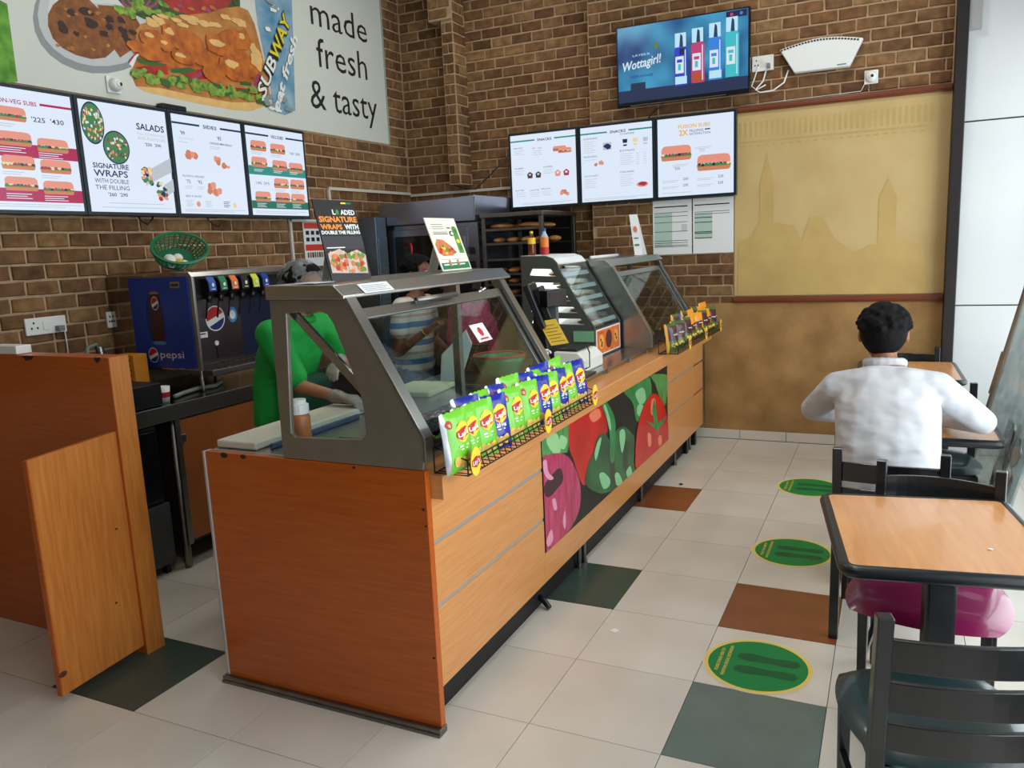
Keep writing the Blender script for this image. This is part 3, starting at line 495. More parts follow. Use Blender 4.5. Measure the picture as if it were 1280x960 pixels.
# ---------------------------------------------------------------- sneeze guards
def guard(name, label, y0, y1, near_solid=False, xo=0., zo=0.):
    t = thing(name, label, 'sneeze guard', (-1.6, (y0 + y1) / 2, 1.0)); A = lambda L: [(x + xo, z + zo) for x, z in L]
    outer = A([(-1.9, 1.001 - zo), (-1.276, 1.001 - zo), (-1.268, 1.112), (-1.552, 1.6), (-1.895, 1.6)])
    hole = A([(-1.82, 1.55), (-1.665, 1.556), (-1.635, 1.545), (-1.61, 1.51), (-1.52, 1.27), (-1.508, 1.2), (-1.508, 1.115), (-1.53, 1.095), (-1.83, 1.085), (-1.85, 1.1)])
    MB().prism(outer, 'y', y0, y0 + .022, holes=() if near_solid else (hole,)).build('end_plate', m_frame if not near_solid else m_steel, t, bevel=.004)
    # sloping edge flange of the near plate
    MB().prism(A([(-1.276, 1.03), (-1.262, 1.03), (-1.262, 1.118), (-1.545, 1.603), (-1.56, 1.603), (-1.275, 1.11)]), 'y', y0 - .002, y0 + .055).build('edge_flange', m_steel, t, bevel=.002)
    far = A([(-1.555, 1.6), (-1.61, 1.6), (-1.335, 1.12), (-1.335, 1.001 - zo), (-1.276, 1.001 - zo), (-1.268, 1.112)])
    MB().prism(far, 'y', y1 - .055, y1).build('end_beam', m_steel, t, bevel=.003)
    MB().box(-1.84 + xo, -1.80 + xo, y1 - .05, y1 - .01, 1.0, 1.6 + zo).build('rear_post', m_frame, t, bevel=.003)
    MB().prism(A([(-1.9, 1.6), (-1.548, 1.598), (-1.548, 1.608), (-1.592, 1.648), (-1.9, 1.652)]), 'y', y0 - .012, y1 + .06).build('top_shelf', m_steel, t, bevel=.004)
    # framed sloping glass
    dx, dz = (-1.30 + 1.555), (1.10 - 1.545)
    def on(s, d): return (-1.555 + xo + dx * s + .867 * d, 1.545 + zo + dz * s + .497 * d)
    def bar(s0, s1, ya, yb, th=.012): return MB().prism([on(s0, -th / 2), on(s1, -th / 2), on(s1, th / 2), on(s0, th / 2)], 'y', ya, yb)
    bar(.02, .98, y0 + .03, y1 - .07, .006).build('glass_pane', m_glass, t)
    bar(-.02, .06, y0 + .03, y1 - .07, .016).build('top_rail', m_steel, t, bevel=.002)
    bar(.06, .98, y1 - .10, y1 - .07, .016).build('side_stile', m_steel, t, bevel=.002)
    bar(.06, .98, y0 + .03, y0 + .045, .016).build('side_stile', m_steel, t, bevel=.002)
    return t
g1 = guard('sneeze_guard', 'stainless steel sneeze guard with sloping glass above the end panel of the counter', -1.176, .105)
h = MB().tube([(-1.535, -.74, 1.56), (-1.535, -.42, 1.56)], .012, 10); h.tube([(-1.535, -.7, 1.56), (-1.56, -.7, 1.545)], .006); h.tube([(-1.535, -.46, 1.56), (-1.56, -.46, 1.545)], .006); h.build('glass_handle', m_steel_d, g1, smooth=True)
h = MB().tube([(-1.54, -.2, 1.555), (-1.52, -.17, 1.57)], .005); h.tube([(-1.53, -.185, 1.56), (-1.52, -.21, 1.575)], .004); h.build('wing_nut', m_steel, g1)
mb = MB().prism([(-1.875, 1.575), (-1.845, 1.59), (-1.50, 1.255), (-1.52, 1.225)], 'y', -1.135, -1.12); mb.build('inner_strut', m_steel, g1, bevel=.002)
g2 = guard('sneeze_guard', 'stainless steel sneeze guard between the pastry case and the brick wall', 1.965, 3.30, True, xo=-.07, zo=-.02)
st = MB(); P = Panel((-1.39, -.50, 1.36), (0, .93, .0), (-.42, -.25, .87), (.867, 0, .497), .13, .085); P.rect(st, 0, 0, 1, 1, 2, 0); P.disc(st, .5, .55, .16, .26, 3, 1); P.rect(st, .2, .1, .8, .2, 3, 1)
st.build('warning_sticker', [m_paper, m_red], g1)
# pans sunk in the steel top behind the glass
m_pan = M('dark_pan', (42, 48, 56), .25, .6)
def pan(x0, x1, y0, y1, label, food=None, grp='salad pans in the counter top'):
    t = thing('food_pan', label, 'food pan', ((x0 + x1) / 2, (y0 + y1) / 2, 1.0), 0, grp)
    mb = MB().box(x0, x1, y0, y0 + .006, 1.0005, 1.03); mb.box(x0, x1, y1 - .006, y1, 1.0005, 1.03); mb.box(x0, x0 + .006, y0, y1, 1.0005, 1.03); mb.box(x1 - .006, x1, y0, y1, 1.0005, 1.03); mb.box(x0, x1, y0, y1, 1.0005, 1.004)
    mb.build('pan_body', m_pan, t, bevel=.002)
    if food:
        rd = random.Random(int(x0 * 91 + y0 * 37)); mb = MB()
        for i in range(70): mb.ball((rd.uniform(x0 + .02, x1 - .02), rd.uniform(y0 + .02, y1 - .02), 1.014 + rd.random() * .014), (rd.uniform(.008, .016), rd.uniform(.006, .012), .006), 6, 4, m=rd.randrange(len(food)), T=Matrix.Rotation(rd.random() * 3, 3, 'Z'))
        f = mb.build('chopped_filling', food, t); f['kind'] = 'stuff'
    return t
m_onw = M('chopped_onion', (226, 214, 204), .5); m_lett = M('shredded_lettuce', (90, 140, 50), .6); m_corn = M('sweetcorn', (226, 180, 60), .5); m_oli = M('olive', (40, 34, 40), .4); m_jal = M('jalapeno', (90, 110, 50), .5)
pan(-1.82, -1.50, -1.13, -.93, 'dark pan of chopped white onion and tomato by the near end plate', [m_onw, m_onw, m_red])
for i, (fd, nm) in enumerate((([m_lett], 'shredded green lettuce'), ([m_oli], 'sliced black olives'), ([m_red, m_onw], 'red tomato pieces'), ([m_jal], 'green pickled slices'), ([m_corn], 'yellow sweetcorn'))):
    pan(-1.72, -1.40, -.90 + i * .19, -.73 + i * .19, 'dark steel pan of %s under the sloping glass' % nm, fd)
def cutting(name, label, T, sx, sy, sz, mat): 
    o = MB().box(-sx / 2, sx / 2, -sy / 2, sy / 2, 0, sz).build(name, mat, bevel=.008, seg=3); o.matrix_basis = T; return tag(o, label, 'cutting board')
m_brd = M('white_cutting_board', (214, 208, 188), .55, var=.05, scale=9)
cutting('cutting_board', 'long white plastic cutting board along the back edge of the counter', Matrix.Translation((-2.19, -.74, 1.001)), .21, .76, .032, m_brd)
cutting('cutting_board', 'small cream cutting board behind the glass in front of the striped shirt', Matrix.Translation((-2.12, .17, 1.001)) @ Matrix.Rotation(.1, 4, 'Z'), .26, .34, .028, M('cream_board', (206, 204, 160), .6))
o = MB().box(-2.05, -2.035, -1.08, -.5, 1.001, 1.022); tag(o.build('bread_knife_guide', M('blue_grey_rail', (60, 78, 110), .4), bevel=.002), 'blue grey measuring rail lying beside the long white cutting board', 'ruler')
# sauce bottle
t = thing('sauce_bottle', 'clear squeeze bottle of brown sauce with white cap seen through the end plate', 'bottle', (-1.90, -1.155, 1.004))
sb = MB().lathe([(.036, 0), (.041, .006), (.041, .14), (.036, .155)], (-1.882, -1.085, 1.0015), 16).build('bottle_body', M('brown_sauce', (170, 104, 60), .35, var=.25, scale=18), t, smooth=True)
MB().lathe([(.039, 0), (.039, .035), (.03, .04), (.03, .055), (.0, .055)], (-1.882, -1.085, 1.156), 16).build('bottle_cap', m_white, t)
# black ingredient bins
for (x, y, lab) in ((-2.16, -.14, 'black plastic bin standing by the small cream cutting board'), (-2.18, .85, 'black plastic bin standing beyond the green bowl')):
    b = MB().prism([(-.10, -.075), (.10, -.075), (.10, .075), (-.10, .075)], 'z', 0, .15, holes=([(-.092, -.067), (.092, -.067), (.092, .067), (-.092, .067)],)); b.box(-.1, .1, -.075, .075, 0, .006)
    b.box(-.108, .108, -.083, -.075, .142, .15); b.box(-.108, .108, .075, .083, .142, .15)
    o = b.build('ingredient_bin', m_black, bevel=.002); o.location = (x, y, 1.001 if y < .3 else 1.007); o.rotation_euler = (0, 0, .2); tag(o, lab, 'bin')
t = thing('green_bowl', 'green plastic bowl with red rim behind the counter glass', 'bowl', (-1.86, .62, 1.007))
MB().lathe([(.06, 0), (.11, .03), (.145, .10), (.15, .13), (.143, .13), (.135, .1), (.1, .035), (0, .02)], (-1.86, .62, 1.0075), 28).build('bowl_shell', M('green_plastic', (16, 120, 78), .35), t, smooth=True)
MB().tube([(-1.86 + .148 * math.cos(a), .62 + .148 * math.sin(a), 1.142) for a in [i * math.pi / 14 for i in range(28)]], .006, 6, closed=True).build('bowl_rim', m_red, t, smooth=True)
pl = MB().prism([(0, 0), (.12, .0), (.20, .22), (.17, .30), (.02, .16)], 'y', -.006, .006).build('white_scoop_board', M('white_board', (214, 218, 214), .5), bevel=.004); pl.location = (-2.15, .43, 1.0075); pl.rotation_euler = (.12, 0, .35); tag(pl, 'white angled plastic board propped behind the glass next to the green bowl', 'board')
# ================================================================ SCREENS, BANNER AND OTHER WALL THINGS
m_bez = M('teal_black_bezel', (14, 34, 44), .35)
E_ = {}
def em(c, s=None):
    k = (c, s)
    if k not in E_: E_[k] = EM('screen_colour_%d' % len(E_), c, s if s else SCR)
    return E_[k]
SCR = .62
W_ = (226, 238, 255); GL = (190, 198, 206); NAVY = (10, 44, 92); PINK = (176, 26, 84); BUN = (232, 150, 128); BUNL = (206, 130, 92); LET = (70, 130, 80); HAM = (170, 50, 70); DK = (70, 40, 40); GRN = (12, 110, 84); TEAL = (40, 140, 130); ORA = (240, 180, 50); CRM = (240, 214, 160)
PAL = [em(c) for c in (W_, GL, NAVY, PINK, BUN, BUNL, LET, HAM, DK, GRN, TEAL, ORA, CRM)]
kW, kG, kN, kP, kB, kL, kE, kH, kD, kR, kT, kO, kC = range(13)
def sub_pic(P, mb, u, v, w, h, l=3, seed=0):
    """small printed sandwich: bun lid, fillings, bun base"""
    rd = random.Random(seed)
    P.poly(mb, [(u, v + h * .1), (u + w * .03, v), (u + w * .95, v), (u + w, v + h * .12), (u + w, v + h * .3), (u, v + h * .3)], l, kL)
    P.rect(mb, u - w * .01, v + h * .26, u + w * 1.01, v + h * .40, l + 1, kE)
    for i in range(9): P.disc(mb, u + w * (.06 + i * .11), v + h * (.42 + rd.uniform(-.06, .06)), w * .06, h * .11, l + 2, (kH, kD, kE, kH, kC)[rd.randrange(5)], n=7, wob=.2)
    P.poly(mb, [(u, v + h * .48), (u + w, v + h * .46), (u + w * .99, v + h * .8), (u + w * .93, v + h * .96), (u + w * .8, v + h), (u + w * .12, v + h), (u + w * .03, v + h * .9), (u, v + h * .7)], l + 3, kB)
def lines(P, mb, u, v, w, n=2, l=2, m=kG, dv=.018, t=.006):
    for i in range(n): P.rect(mb, u, v - i * dv, u + w * (1 - .18 * (i % 2)), v - i * dv + t, l, m)
def bowl_pic(P, mb, u, v, ru, rv, l, seed):
    rd = random.Random(seed); P.disc(mb, u, v, ru, rv, l, kN, 28); P.disc(mb, u, v, ru * .92, rv * .92, l + 1, kE, 28)
    for i in range(90):
        a, r = rd.random() * 6.28, math.sqrt(rd.random()) * .84
        uu = u + ru * r * math.cos(a)
        if uu < .012: continue
        P.disc(mb, uu, v + rv * r * math.sin(a), ru * .085, rv * .085, l + 2 + i % 3, (kE, kH, kC, kR, kB, kW, kE)[rd.randrange(7)], n=6, wob=.3)
def screen(O, U, N, Wd, Hd, label, draw, grp):
    U, N = Vector(U), Vector(N); O = Vector(O); V = Vector((0, 0, 1))
    t = thing('menu_screen', label, 'menu screen', O + U * (Wd / 2) - N * .03, 0, grp)
    def bx(u0, u1, v0, v1, d0, d1):
        c = [O + U * u + V * v + N * d for v in (v0, v1) for d in (d0, d1) for u in (u0, u1)]
        return MB().add(c, [(0, 2, 3, 1), (4, 5, 7, 6), (0, 1, 5, 4), (2, 6, 7, 3), (0, 4, 6, 2), (1, 3, 7, 5)])
    bx(0, Wd, 0, Hd, -.045, 0).build('frame', m_bez, t, bevel=.003)
    bx(Wd * .3, Wd * .7, Hd * .3, Hd * .7, -.075, -.045).build('wall_mount', m_black, t)
    b = .022; P = Panel(O + U * b + V * b, U, V, N, Wd - 2 * b, Hd - 2 * b, .0006)
    d = MB(); P.rect(d, 0, 0, 1, 1, 2, 0); dp = d.build('display', PAL, t)
    mb = MB(); draw(P, mb); mb.build('menu_print', PAL, dp)['kind'] = 'stuff'; return t
def d_nonveg(P, mb):
    P.text(mb, 'NON-VEG SUBS', .24, .875, .036, .41, 3, kP, bold=.015); P.rect(mb, .68, .885, 1, .905, 3, kP)
    P.rect(mb, .0, .44, 1, .55, 3, kP); P.rect(mb, .0, .07, 1, .18, 3, kP)
    for i, (u, v) in enumerate(((.22, .73), (.24, .53), (.60, .50), (.24, .335), (.60, .32), (.24, .16), (.60, .14))): sub_pic(P, mb, u, v, .31, .115, 5, i)
    P.text(mb, '`225  `430'.replace('`', "'"), .58, .745, .042, .32, 3, kN, bold=.01)
    for u, v in ((.22, .70), (.24, .31), (.6, .295)): lines(P, mb, u, v, .2)
    for u, v in ((.24, .51), (.6, .485), (.24, .13), (.6, .12)): lines(P, mb, u, v, .24, 3, 5, kW)
    lines(P, mb, .02, .045, .95, 2)
def d_salads(P, mb):
    bowl_pic(P, mb, .03 + .1, .80, .125, .19, 3, 3); bowl_pic(P, mb, .36, .60, .15, .155, 3, 4)
    P.text(mb, 'SALADS', .96, .795, .062, .34, 3, kN, 'R', bold=.02)
    P.text(mb, 'FULL OF FRESHNESS', .96, .745, .024, .34, 3, kG, 'R'); P.text(mb, 'AND FLAVOURS', .96, .70, .03, .34, 3, kG, 'R', bold=.005); P.text(mb, "'250  '290", .90, .645, .03, .2, 3, kN, 'R', bold=.01)
    for s, v, h, w_, k in (('SIGNATURE', .40, .047, .40, .02), ('WRAPS', .325, .062, .38, .015), ('WITH DOUBLE', .265, .042, .38, 0), ('THE FILLING', .205, .042, .38, .0)): P.text(mb, s, .07, v, h, w_, 3, kN, bold=k)
    P.text(mb, "'260  '290", .20, .145, .034, .22, 3, kN, bold=.01)
    lines(P, mb, .2, .08, .65, 1); lines(P, mb, .12, .04, .83, 1)
    for k, (u, v) in enumerate(((.62, .26), (.78, .12))):
        P.poly(mb, [(u + .03, v), (u + .1, v + .16), (1, v + .29 if k == 0 else v + .22), (1, v + .15 if k == 0 else v + .1)], 3 + k * 6, kG)
        rd = random.Random(k + 9)
        for i in range(22): P.disc(mb, u + .06 + rd.uniform(-.05, .05), v + .09 + rd.uniform(-.08, .08), .026, .022, 5 + k * 6, (kE, kC, kH, kB, kN, kE)[rd.randrange(6)], n=7, wob=.3)
def head(P, mb, s, col=kN, w=.2):
    P.rect(mb, .0, .905, .38, .925, 3, col); P.rect(mb, .68, .905, 1, .925, 3, col); P.text(mb, s, .53, .895, .036, w, 3, kN, 'C', bold=.02)
def chunk_pic(P, mb, u, v, s, n, seed):
    rd = random.Random(seed)
    for i in range(n): P.disc(mb, u + rd.uniform(-s, s), v + rd.uniform(-s, s) * .6, s * .5, s * .45, 3 + i % 4, (kB, kL, kB, kD)[i % 4] if i % 4 < 3 else kL, n=9, wob=.15)
def d_sides(P, mb):
    head(P, mb, 'SIDES')
    P.text(mb, "'99", .1, .80, .04, None, 3, kN, bold=.01); P.text(mb, 'VEG. OPTION', .07, .755, .02, .2, 3, kG); P.text(mb, "'95", .62, .79, .04, None, 3, kN, bold=.01); P.text(mb, 'CHICKEN MEATBALLS', .5, .74, .022, .34, 3, kN, bold=.01)
    lines(P, mb, .07, .725, .12, 1); lines(P, mb, .5, .71, .16, 2)
    for u, v, n, s in ((.24, .57, 7, .08), (.62, .55, 6, .07), (.75, .51, 3, .03), (.5, .26, 7, .08)): chunk_pic(P, mb, u, v, s, n, int(u * 100))
    P.text(mb, 'POTATO WEDGES', .07, .375, .022, .3, 3, kN); P.text(mb, "'75", .11, .31, .04, None, 3, kN); P.text(mb, "'95", .27, .31, .04, None, 3, kN); lines(P, mb, .09, .275, .1); lines(P, mb, .26, .275, .1)
    P.text(mb, 'ADD A SAUCE', .08, .17, .022, .22, 3, kN)
    for i in range(3): lines(P, mb, .08 + i * .27, .13, .1, 4, m=kN if i == 2 else kG); P.disc(mb, .25 + i * .27, .10, .03, .03, 3, (kB, kW, kC)[i], n=10)
    lines(P, mb, .05, .04, .9, 2)
def d_veg(P, mb):
    head(P, mb, 'VEG SUBS', w=.22)
    P.rect(mb, 0, .46, 1, .56, 3, kT); P.rect(mb, .0, .075, 1, .165, 3, kR)
    k = 0
    for u, v in ((.06, .73), (.39, .72), (.05, .545), (.40, .53), (.69, .52), (.40, .32), (.69, .32), (.06, .155), (.40, .155), (.68, .15)): sub_pic(P, mb, u, v, .26, .115, 5, k + 20); k += 1
    P.text(mb, "'185 '350", .72, .73, .03, .2, 3, kN); P.text(mb, "'195 '375", .08, .35, .03, .24, 3, kN)
    for u in (.08, .41, .7): lines(P, mb, u, .515, .16, 2, 5, kW); lines(P, mb, u, .13, .16, 3, 5, kW)
    for u, v in ((.06, .71), (.39, .7), (.4, .3), (.69, .3)): lines(P, mb, u, v, .2)
    lines(P, mb, .05, .04, .9, 2)
def d_snack1(P, mb):
    head(P, mb, 'SNACKS', kT, .22)
    sub_pic(P, mb, .66, .73, .2, .07, 3, 41); sub_pic(P, mb, .74, .70, .2, .07, 8, 42)
    for u, v, s in ((.05, .81, 'PASTRY'), (.34, .79, "'99   '129"), (.05, .53, 'TEA BREAK'), (.5, .52, 'COFFEE'), (.05, .22, 'HOT TEA'), (.28, .21, 'LATTE'), (.46, .22, 'MOCHA')): P.text(mb, s, u, v, .02, .14, 3, kN); lines(P, mb, u, v - .03, .16, 3, dv=.025)
    for i, u in enumerate((.29, .42, .72, .85)): P.poly(mb, [(u - .035, .39), (u + .035, .39), (u + .045, .45), (u, .48), (u - .045, .45)], 3, (kD, kD, kB, kH)[i]); P.disc(mb, u, .44, .02, .015, 4, kW if i > 1 else kG)
    chunk_pic(P, mb, .82, .15, .06, 6, 77); lines(P, mb, .15, .04, .8, 2)
def d_snack2(P, mb):
    head(P, mb, 'SNACKS', kT, .22)
    for u, v, s, n in ((.04, .84, 'SUNDAE BITE', 6), (.56, .86, 'COFFEE', 0), (.04, .60, 'PIZZA ROLL', 1), (.56, .64, 'EXTRAS', 6), (.04, .34, 'COCOA TREATS', 5), (.55, .36, 'COOKIES', 6)):
        P.text(mb, s, u, v, .022, .2, 3, kN); lines(P, mb, u, v - .035, .18, n, dv=.028)
    for i in range(3): u = .63 + i * .14; P.poly(mb, [(u - .025, .71), (u + .025, .71), (u + .035, .80), (u - .035, .80)], 3, (kN, kC, kG)[i]); P.rect(mb, u - .03, .73, u + .03, .75, 4, kW)
    P.poly(mb, [(.32, .68), (.44, .68), (.44, .78), (.32, .78)], 3, kG); P.disc(mb, .38, .73, .05, .04, 4, kN, n=8, wob=.3); chunk_pic(P, mb, .26, .50, .05, 5, 5); P.disc(mb, .86, .19, .08, .035, 3, kB); P.disc(mb, .86, .195, .06, .025, 4, kH, n=10, wob=.2)
    for i in range(6): lines(P, mb, .78, .6 - i * .028, .04, 1); lines(P, mb, .88, .6 - i * .028, .04, 1)
    lines(P, mb, .03, .04, .9, 2)
def d_fusion(P, mb):
    P.text(mb, 'FUSION SUBS', .28, .86, .046, .42, 3, kO, bold=.02); P.text(mb, '2X', .29, .77, .07, .12, 3, kO, bold=.03); P.text(mb, 'FILLING', .43, .805, .032, .18, 3, kN); P.rect(mb, .63, .815, .7, .83, 3, kN); P.text(mb, 'SATISFACTION', .43, .765, .03, .27, 3, kN)
    sub_pic(P, mb, .05, .46, .40, .19, 3, 61); sub_pic(P, mb, .53, .30, .43, .20, 3, 62)
    P.text(mb, "'320", .55, .545, .036, None, 3, kG, bold=.02); P.text(mb, "'250", .22, .34, .036, None, 3, kN)
    for u, v, s in ((.5, .6, ''), (.2, .40, ''), (.06, .20, '250'), (.06, .12, '250'), (.52, .20, '230'), (.52, .12, '320')):
        lines(P, mb, u, v, .22, 2)
        if s: P.text(mb, s, u + .28, v, .034, None, 3, kN)
    lines(P, mb, .05, .04, .4, 1)
gl, gr = 'menu screens on the left brick wall', 'menu screens above the bread rack'
YS = (-.757, -.100, .582, 1.262, 1.955)
for i, (lab, fn) in enumerate((('wall menu screen of non-veg subs with crimson bands', d_nonveg), ('wall menu screen of salads and signature wraps', d_salads), ('wall menu screen headed sides', d_sides), ('wall menu screen of veg subs with green bands', d_veg))):
    screen((-4.215, YS[i] + .002, 2.052), (0, 1, 0), (1, 0, 0), YS[i + 1] - YS[i] - .004, .698, lab, fn, gl)
XS = (-3.078, -2.392, -1.698, -1.018)
for i, (lab, fn) in enumerate((('menu screen of snacks hung nearest the hanging brick pier', d_snack1), ('menu screen of snacks and drinks in the middle of three', d_snack2), ('menu screen of fusion subs with large sandwiches beside the wallpaper', d_fusion))):
    screen((XS[i] + .002, 3.445, 2.086), (1, 0, 0), (0, -1, 0), XS[i + 1] - XS[i] - .004, .682, lab, fn, gr)
# television
tv = thing('television', 'wide television showing a blue advert with four spray bottles', 'television', (-1.465, 3.46, 2.88))
MB().box(-2.017, -.912, 3.42, 3.47, 2.878, 3.526).build('frame', M('tv_bezel', (8, 10, 18), .25), tv, bevel=.006)
MB().box(-1.7, -1.2, 3.47, 3.505, 3.0, 3.4).build('wall_mount', m_black, tv)
MB().box(-1.9, -1.1, 3.417, 3.42, 2.879, 2.883).build('chrome_strip', m_steel, tv)
P = Panel((-2.0, 3.4195, 2.91), (1, 0, 0), (0, 0, 1), (0, -1, 0), 1.073, .604, .0006)
def tv_bg():
    m, t, n, L, b = _nt('tv_picture'); b.inputs['Base Color'].default_value = (.01, .01, .01, 1); b.inputs['Roughness'].default_value = .2
    tc = n.new('ShaderNodeTexCoord'); nz = n.new('ShaderNodeTexNoise'); nz.inputs['Scale'].default_value = 3.2; nz.inputs['Detail'].default_value = 1; L.new(tc.outputs['Object'], nz.inputs[0])
    cr = n.new('ShaderNodeValToRGB'); cr.color_ramp.elements[0].position = .34; cr.color_ramp.elements[1].position = .66
    cr.color_ramp.elements[0].color = (*lin((14, 66, 128)), 1); cr.color_ramp.elements[1].color = (*lin((70, 170, 214)), 1); L.new(nz.outputs[0], cr.inputs[0])
    L.new(cr.outputs[0], b.inputs['Emission Color']); b.inputs['Emission Strength'].default_value = .55; return m
TVP = [tv_bg(), em((190, 230, 250)), em((40, 60, 200)), em((190, 60, 120)), em((50, 130, 220)), em((60, 190, 200)), em((16, 60, 100)), em((24, 20, 70)), em((220, 232, 240)), em((180, 80, 30)), em((20, 70, 150)), em((96, 120, 40)), em((30, 46, 80))]
d = MB(); P.rect(d, 0, 0, 1, 1, 1, 0); tvd = d.build('display', TVP, tv)
mb = MB(); P.rect(mb, 0, 0, 1, .16, 2, 12); P.poly(mb, [(.1, .1), (.22, .1), (.22, .25), (.1, .25)], 3, 1 if False else 12); P.rect(mb, .84, .91, .99, .99, 3, 7); P.disc(mb, .88, .95, .012, l=4, m=3); P.disc(mb, .95, .95, .012, l=4, m=4)
P.disc(mb, .31, .70, .02, .05, 3, 11, n=8, wob=.3)
P.text(mb, "LAYER'R", .12, .60, .03, .14, 3, 1); P.text(mb, 'Wottagirl!', .045, .42, .12, .31, 3, 8, shear=.3, bold=.015, rot=.12); P.text(mb, 'NEW RANGE', .10, .32, .034, .18, 3, 10, bold=.02)
for i, u in enumerate((.50, .63, .76, .885)):
    bc = (2, 3, 4, 5)[i]; hh = (.50, .52, .54, .57)[i]; z0 = (.14, .15, .16, .17)[i]
    P.poly(mb, [(u - .047, z0), (u + .047, z0), (u + .05, z0 + .02), (u + .05, z0 + hh - .03), (u + .035, z0 + hh), (u - .035, z0 + hh), (u - .05, z0 + hh - .03), (u - .05, z0 + .02)], 3, bc)
    P.rect(mb, u - .045, z0 + hh, u + .04, z0 + hh + .18, 3, 1); P.poly(mb, [(u - .012, z0 + hh), (u + .018, z0 + hh), (u + .014, z0 + hh + .14), (u - .002, z0 + hh + .17), (u - .006, z0 + hh + .12)], 4, 6)
    P.rect(mb, u - .042, z0 + .16, u + .022, z0 + .38, 4, 8); P.rect(mb, u - .03, z0 + .30, u + .01, z0 + .34, 5, bc); P.rect(mb, u - .022, z0 + .2, u + .0, z0 + .28, 5, 5); P.rect(mb, u + .030, z0 + .03, u + .038, z0 + hh - .04, 6, 1); P.rect(mb, u - .045, z0 + .02, u + .045, z0 + .12, 4, (1, 9, 1, 5)[i]); P.rect(mb, u - .01, z0 + .40, u + .03, z0 + .48, 4, (7, 3, 4, 5)[i])
mb.build('advert_picture', TVP, tvd)
# ---------------------------------------------------------------- banner
m_ban = M('banner_vinyl', (206, 208, 198), .5, var=.02, scale=3)
bn = thing('wall_banner', 'huge white food banner with cookies, filled sandwich and the words made fresh and tasty', 'banner', (XL + .02, 1.2, 2.78))
bs = MB().box(XL + .0005, XL + .014, -1.6, 3.3, 2.776, 4.25).build('banner_sheet', m_ban, bn)
MB().box(XL + .0005, XL + .022, 3.3, 3.318, 2.776, 4.25).build('banner_edge', M('banner_edge', (150, 160, 150), .5), bn)
P = Panel((XL + .014, 0, 0), (0, 1, 0), (0, 0, 1), (1, 0, 0), 1, 1, 2e-5, 6e-5)
BMAT = [M('grass_print', (110, 170, 50), .6, scale=14, c2=(60, 120, 20)), M('plate_print', (188, 192, 190), .5), M('plate_shade', (138, 144, 144), .5), M('cookie_print', (150, 92, 44), .7, scale=22, c2=(104, 60, 28), detail=8), M('chocolate_print', (52, 28, 18), .6),
        M('bun_print', (196, 134, 66), .7, scale=9, c2=(160, 96, 40), detail=8), M('chicken_print', (206, 116, 30), .5, scale=14, c2=(150, 66, 16), detail=6), M('lettuce_print', (150, 178, 66), .6, scale=30, c2=(70, 110, 30)), M('tomato_slice_print', (184, 40, 28), .5, scale=12, c2=(140, 22, 20)), M('cucumber_print', (50, 96, 40), .5),
        M('onion_ring_print', (150, 60, 100), .5), M('salad_dark_print', (40, 52, 34), .6, scale=30, c2=(70, 100, 40)), M('cup_blue_print', (70, 130, 164), .5, scale=6, c2=(150, 178, 190)), m_ink, M('logo_yellow_print', (226, 204, 30), .5), M('logo_white_print', (228, 230, 224), .5), M('plate_white_print', (206, 208, 204), .5), M('bun_light_print', (222, 178, 110), .7, var=.1, scale=14)]
mb = MB()
BANNER_SHAPES(P, mb)
mb.build('banner_print', BMAT, bs)
# cctv, sockets, cables, notices
def dome_cam(name, label, O, N, U):
    N, U = Vector(N), Vector(U); T = Matrix((U, Vector((0, 0, 1)).cross(U) if False else N.cross(U), N)).transposed(); O = Vector(O)
    t = thing(name, label, 'security camera', O)
    b = MB().box(-.048, .048, -.05, .05, 0, .012); o = MB().add([O + T @ Vector(p) for p in b.v], b.f); o.build('base_plate', m_white, t, bevel=.004)
    MB().lathe([(.04, .012), (.042, .03), (.036, .05), (.02, .06)], O, 20, T=T).build('housing', m_white, t, smooth=True)
    MB().ball(O + N * .045, (.026, .026, .026), 16, 10, T=T).build('lens_ball', m_white, t, smooth=True)
    MB().ball(O + N * .062 + U * .006, (.013, .013, .013), 12, 8, T=T).build('lens', m_black, t, smooth=True)
dome_cam('security_camera', 'white round security camera on the banner above the salads screen', (XL + .0165, .24, 2.858), (1, 0, 0), (0, 1, 0))
dome_cam('security_camera', 'white square based security camera on brick next to the fan shaped lamp', (-.03, YB - .0095, 2.895), (0, -1, 0), (1, 0, 0))
tag(MB().box(XL + .0165, -4.225, .56, .76, 2.755, 2.79).build('media_box', m_black, bevel=.004), 'small black media box on top of the sides menu screen', 'media player')
def socket(label, O, U, N, Wd, Hd, plug=True):
    U, N = Vector(U), Vector(N); O = Vector(O); V = Vector((0, 0, 1)); t = thing('wall_socket', label, 'socket', O)
    def bx(u0, u1, v0, v1, d0, d1): return MB().add([O + U * u + V * v + N * d for v in (v0, v1) for d in (d0, d1) for u in (u0, u1)], [(0, 2, 3, 1), (4, 5, 7, 6), (0, 1, 5, 4), (2, 6, 7, 3), (0, 4, 6, 2), (1, 3, 7, 5)])
    bx(0, Wd, 0, Hd, 0, .014).build('face_plate', m_white, t, bevel=.003)
    for u, v in ((.2, .7), (.14, .4), (.28, .4)): bx(u * Wd - .005, u * Wd + .005, v * Hd - .006, v * Hd + .006, .0135, .0146).build('pin_hole', m_black, t)
    bx(.42 * Wd, .58 * Wd, .25 * Hd, .75 * Hd, .014, .018).build('rocker_switch', m_white, t, bevel=.001)
    if plug: bx(.70 * Wd, .86 * Wd, .12 * Hd, .42 * Hd, .014, .05).build('plug', m_grey, t, bevel=.003)
    return t
socket('white double wall socket with plug on the left brick wall', (XL + .0095, -.548, 1.372), (0, 1, 0), (1, 0, 0), .25, .098)
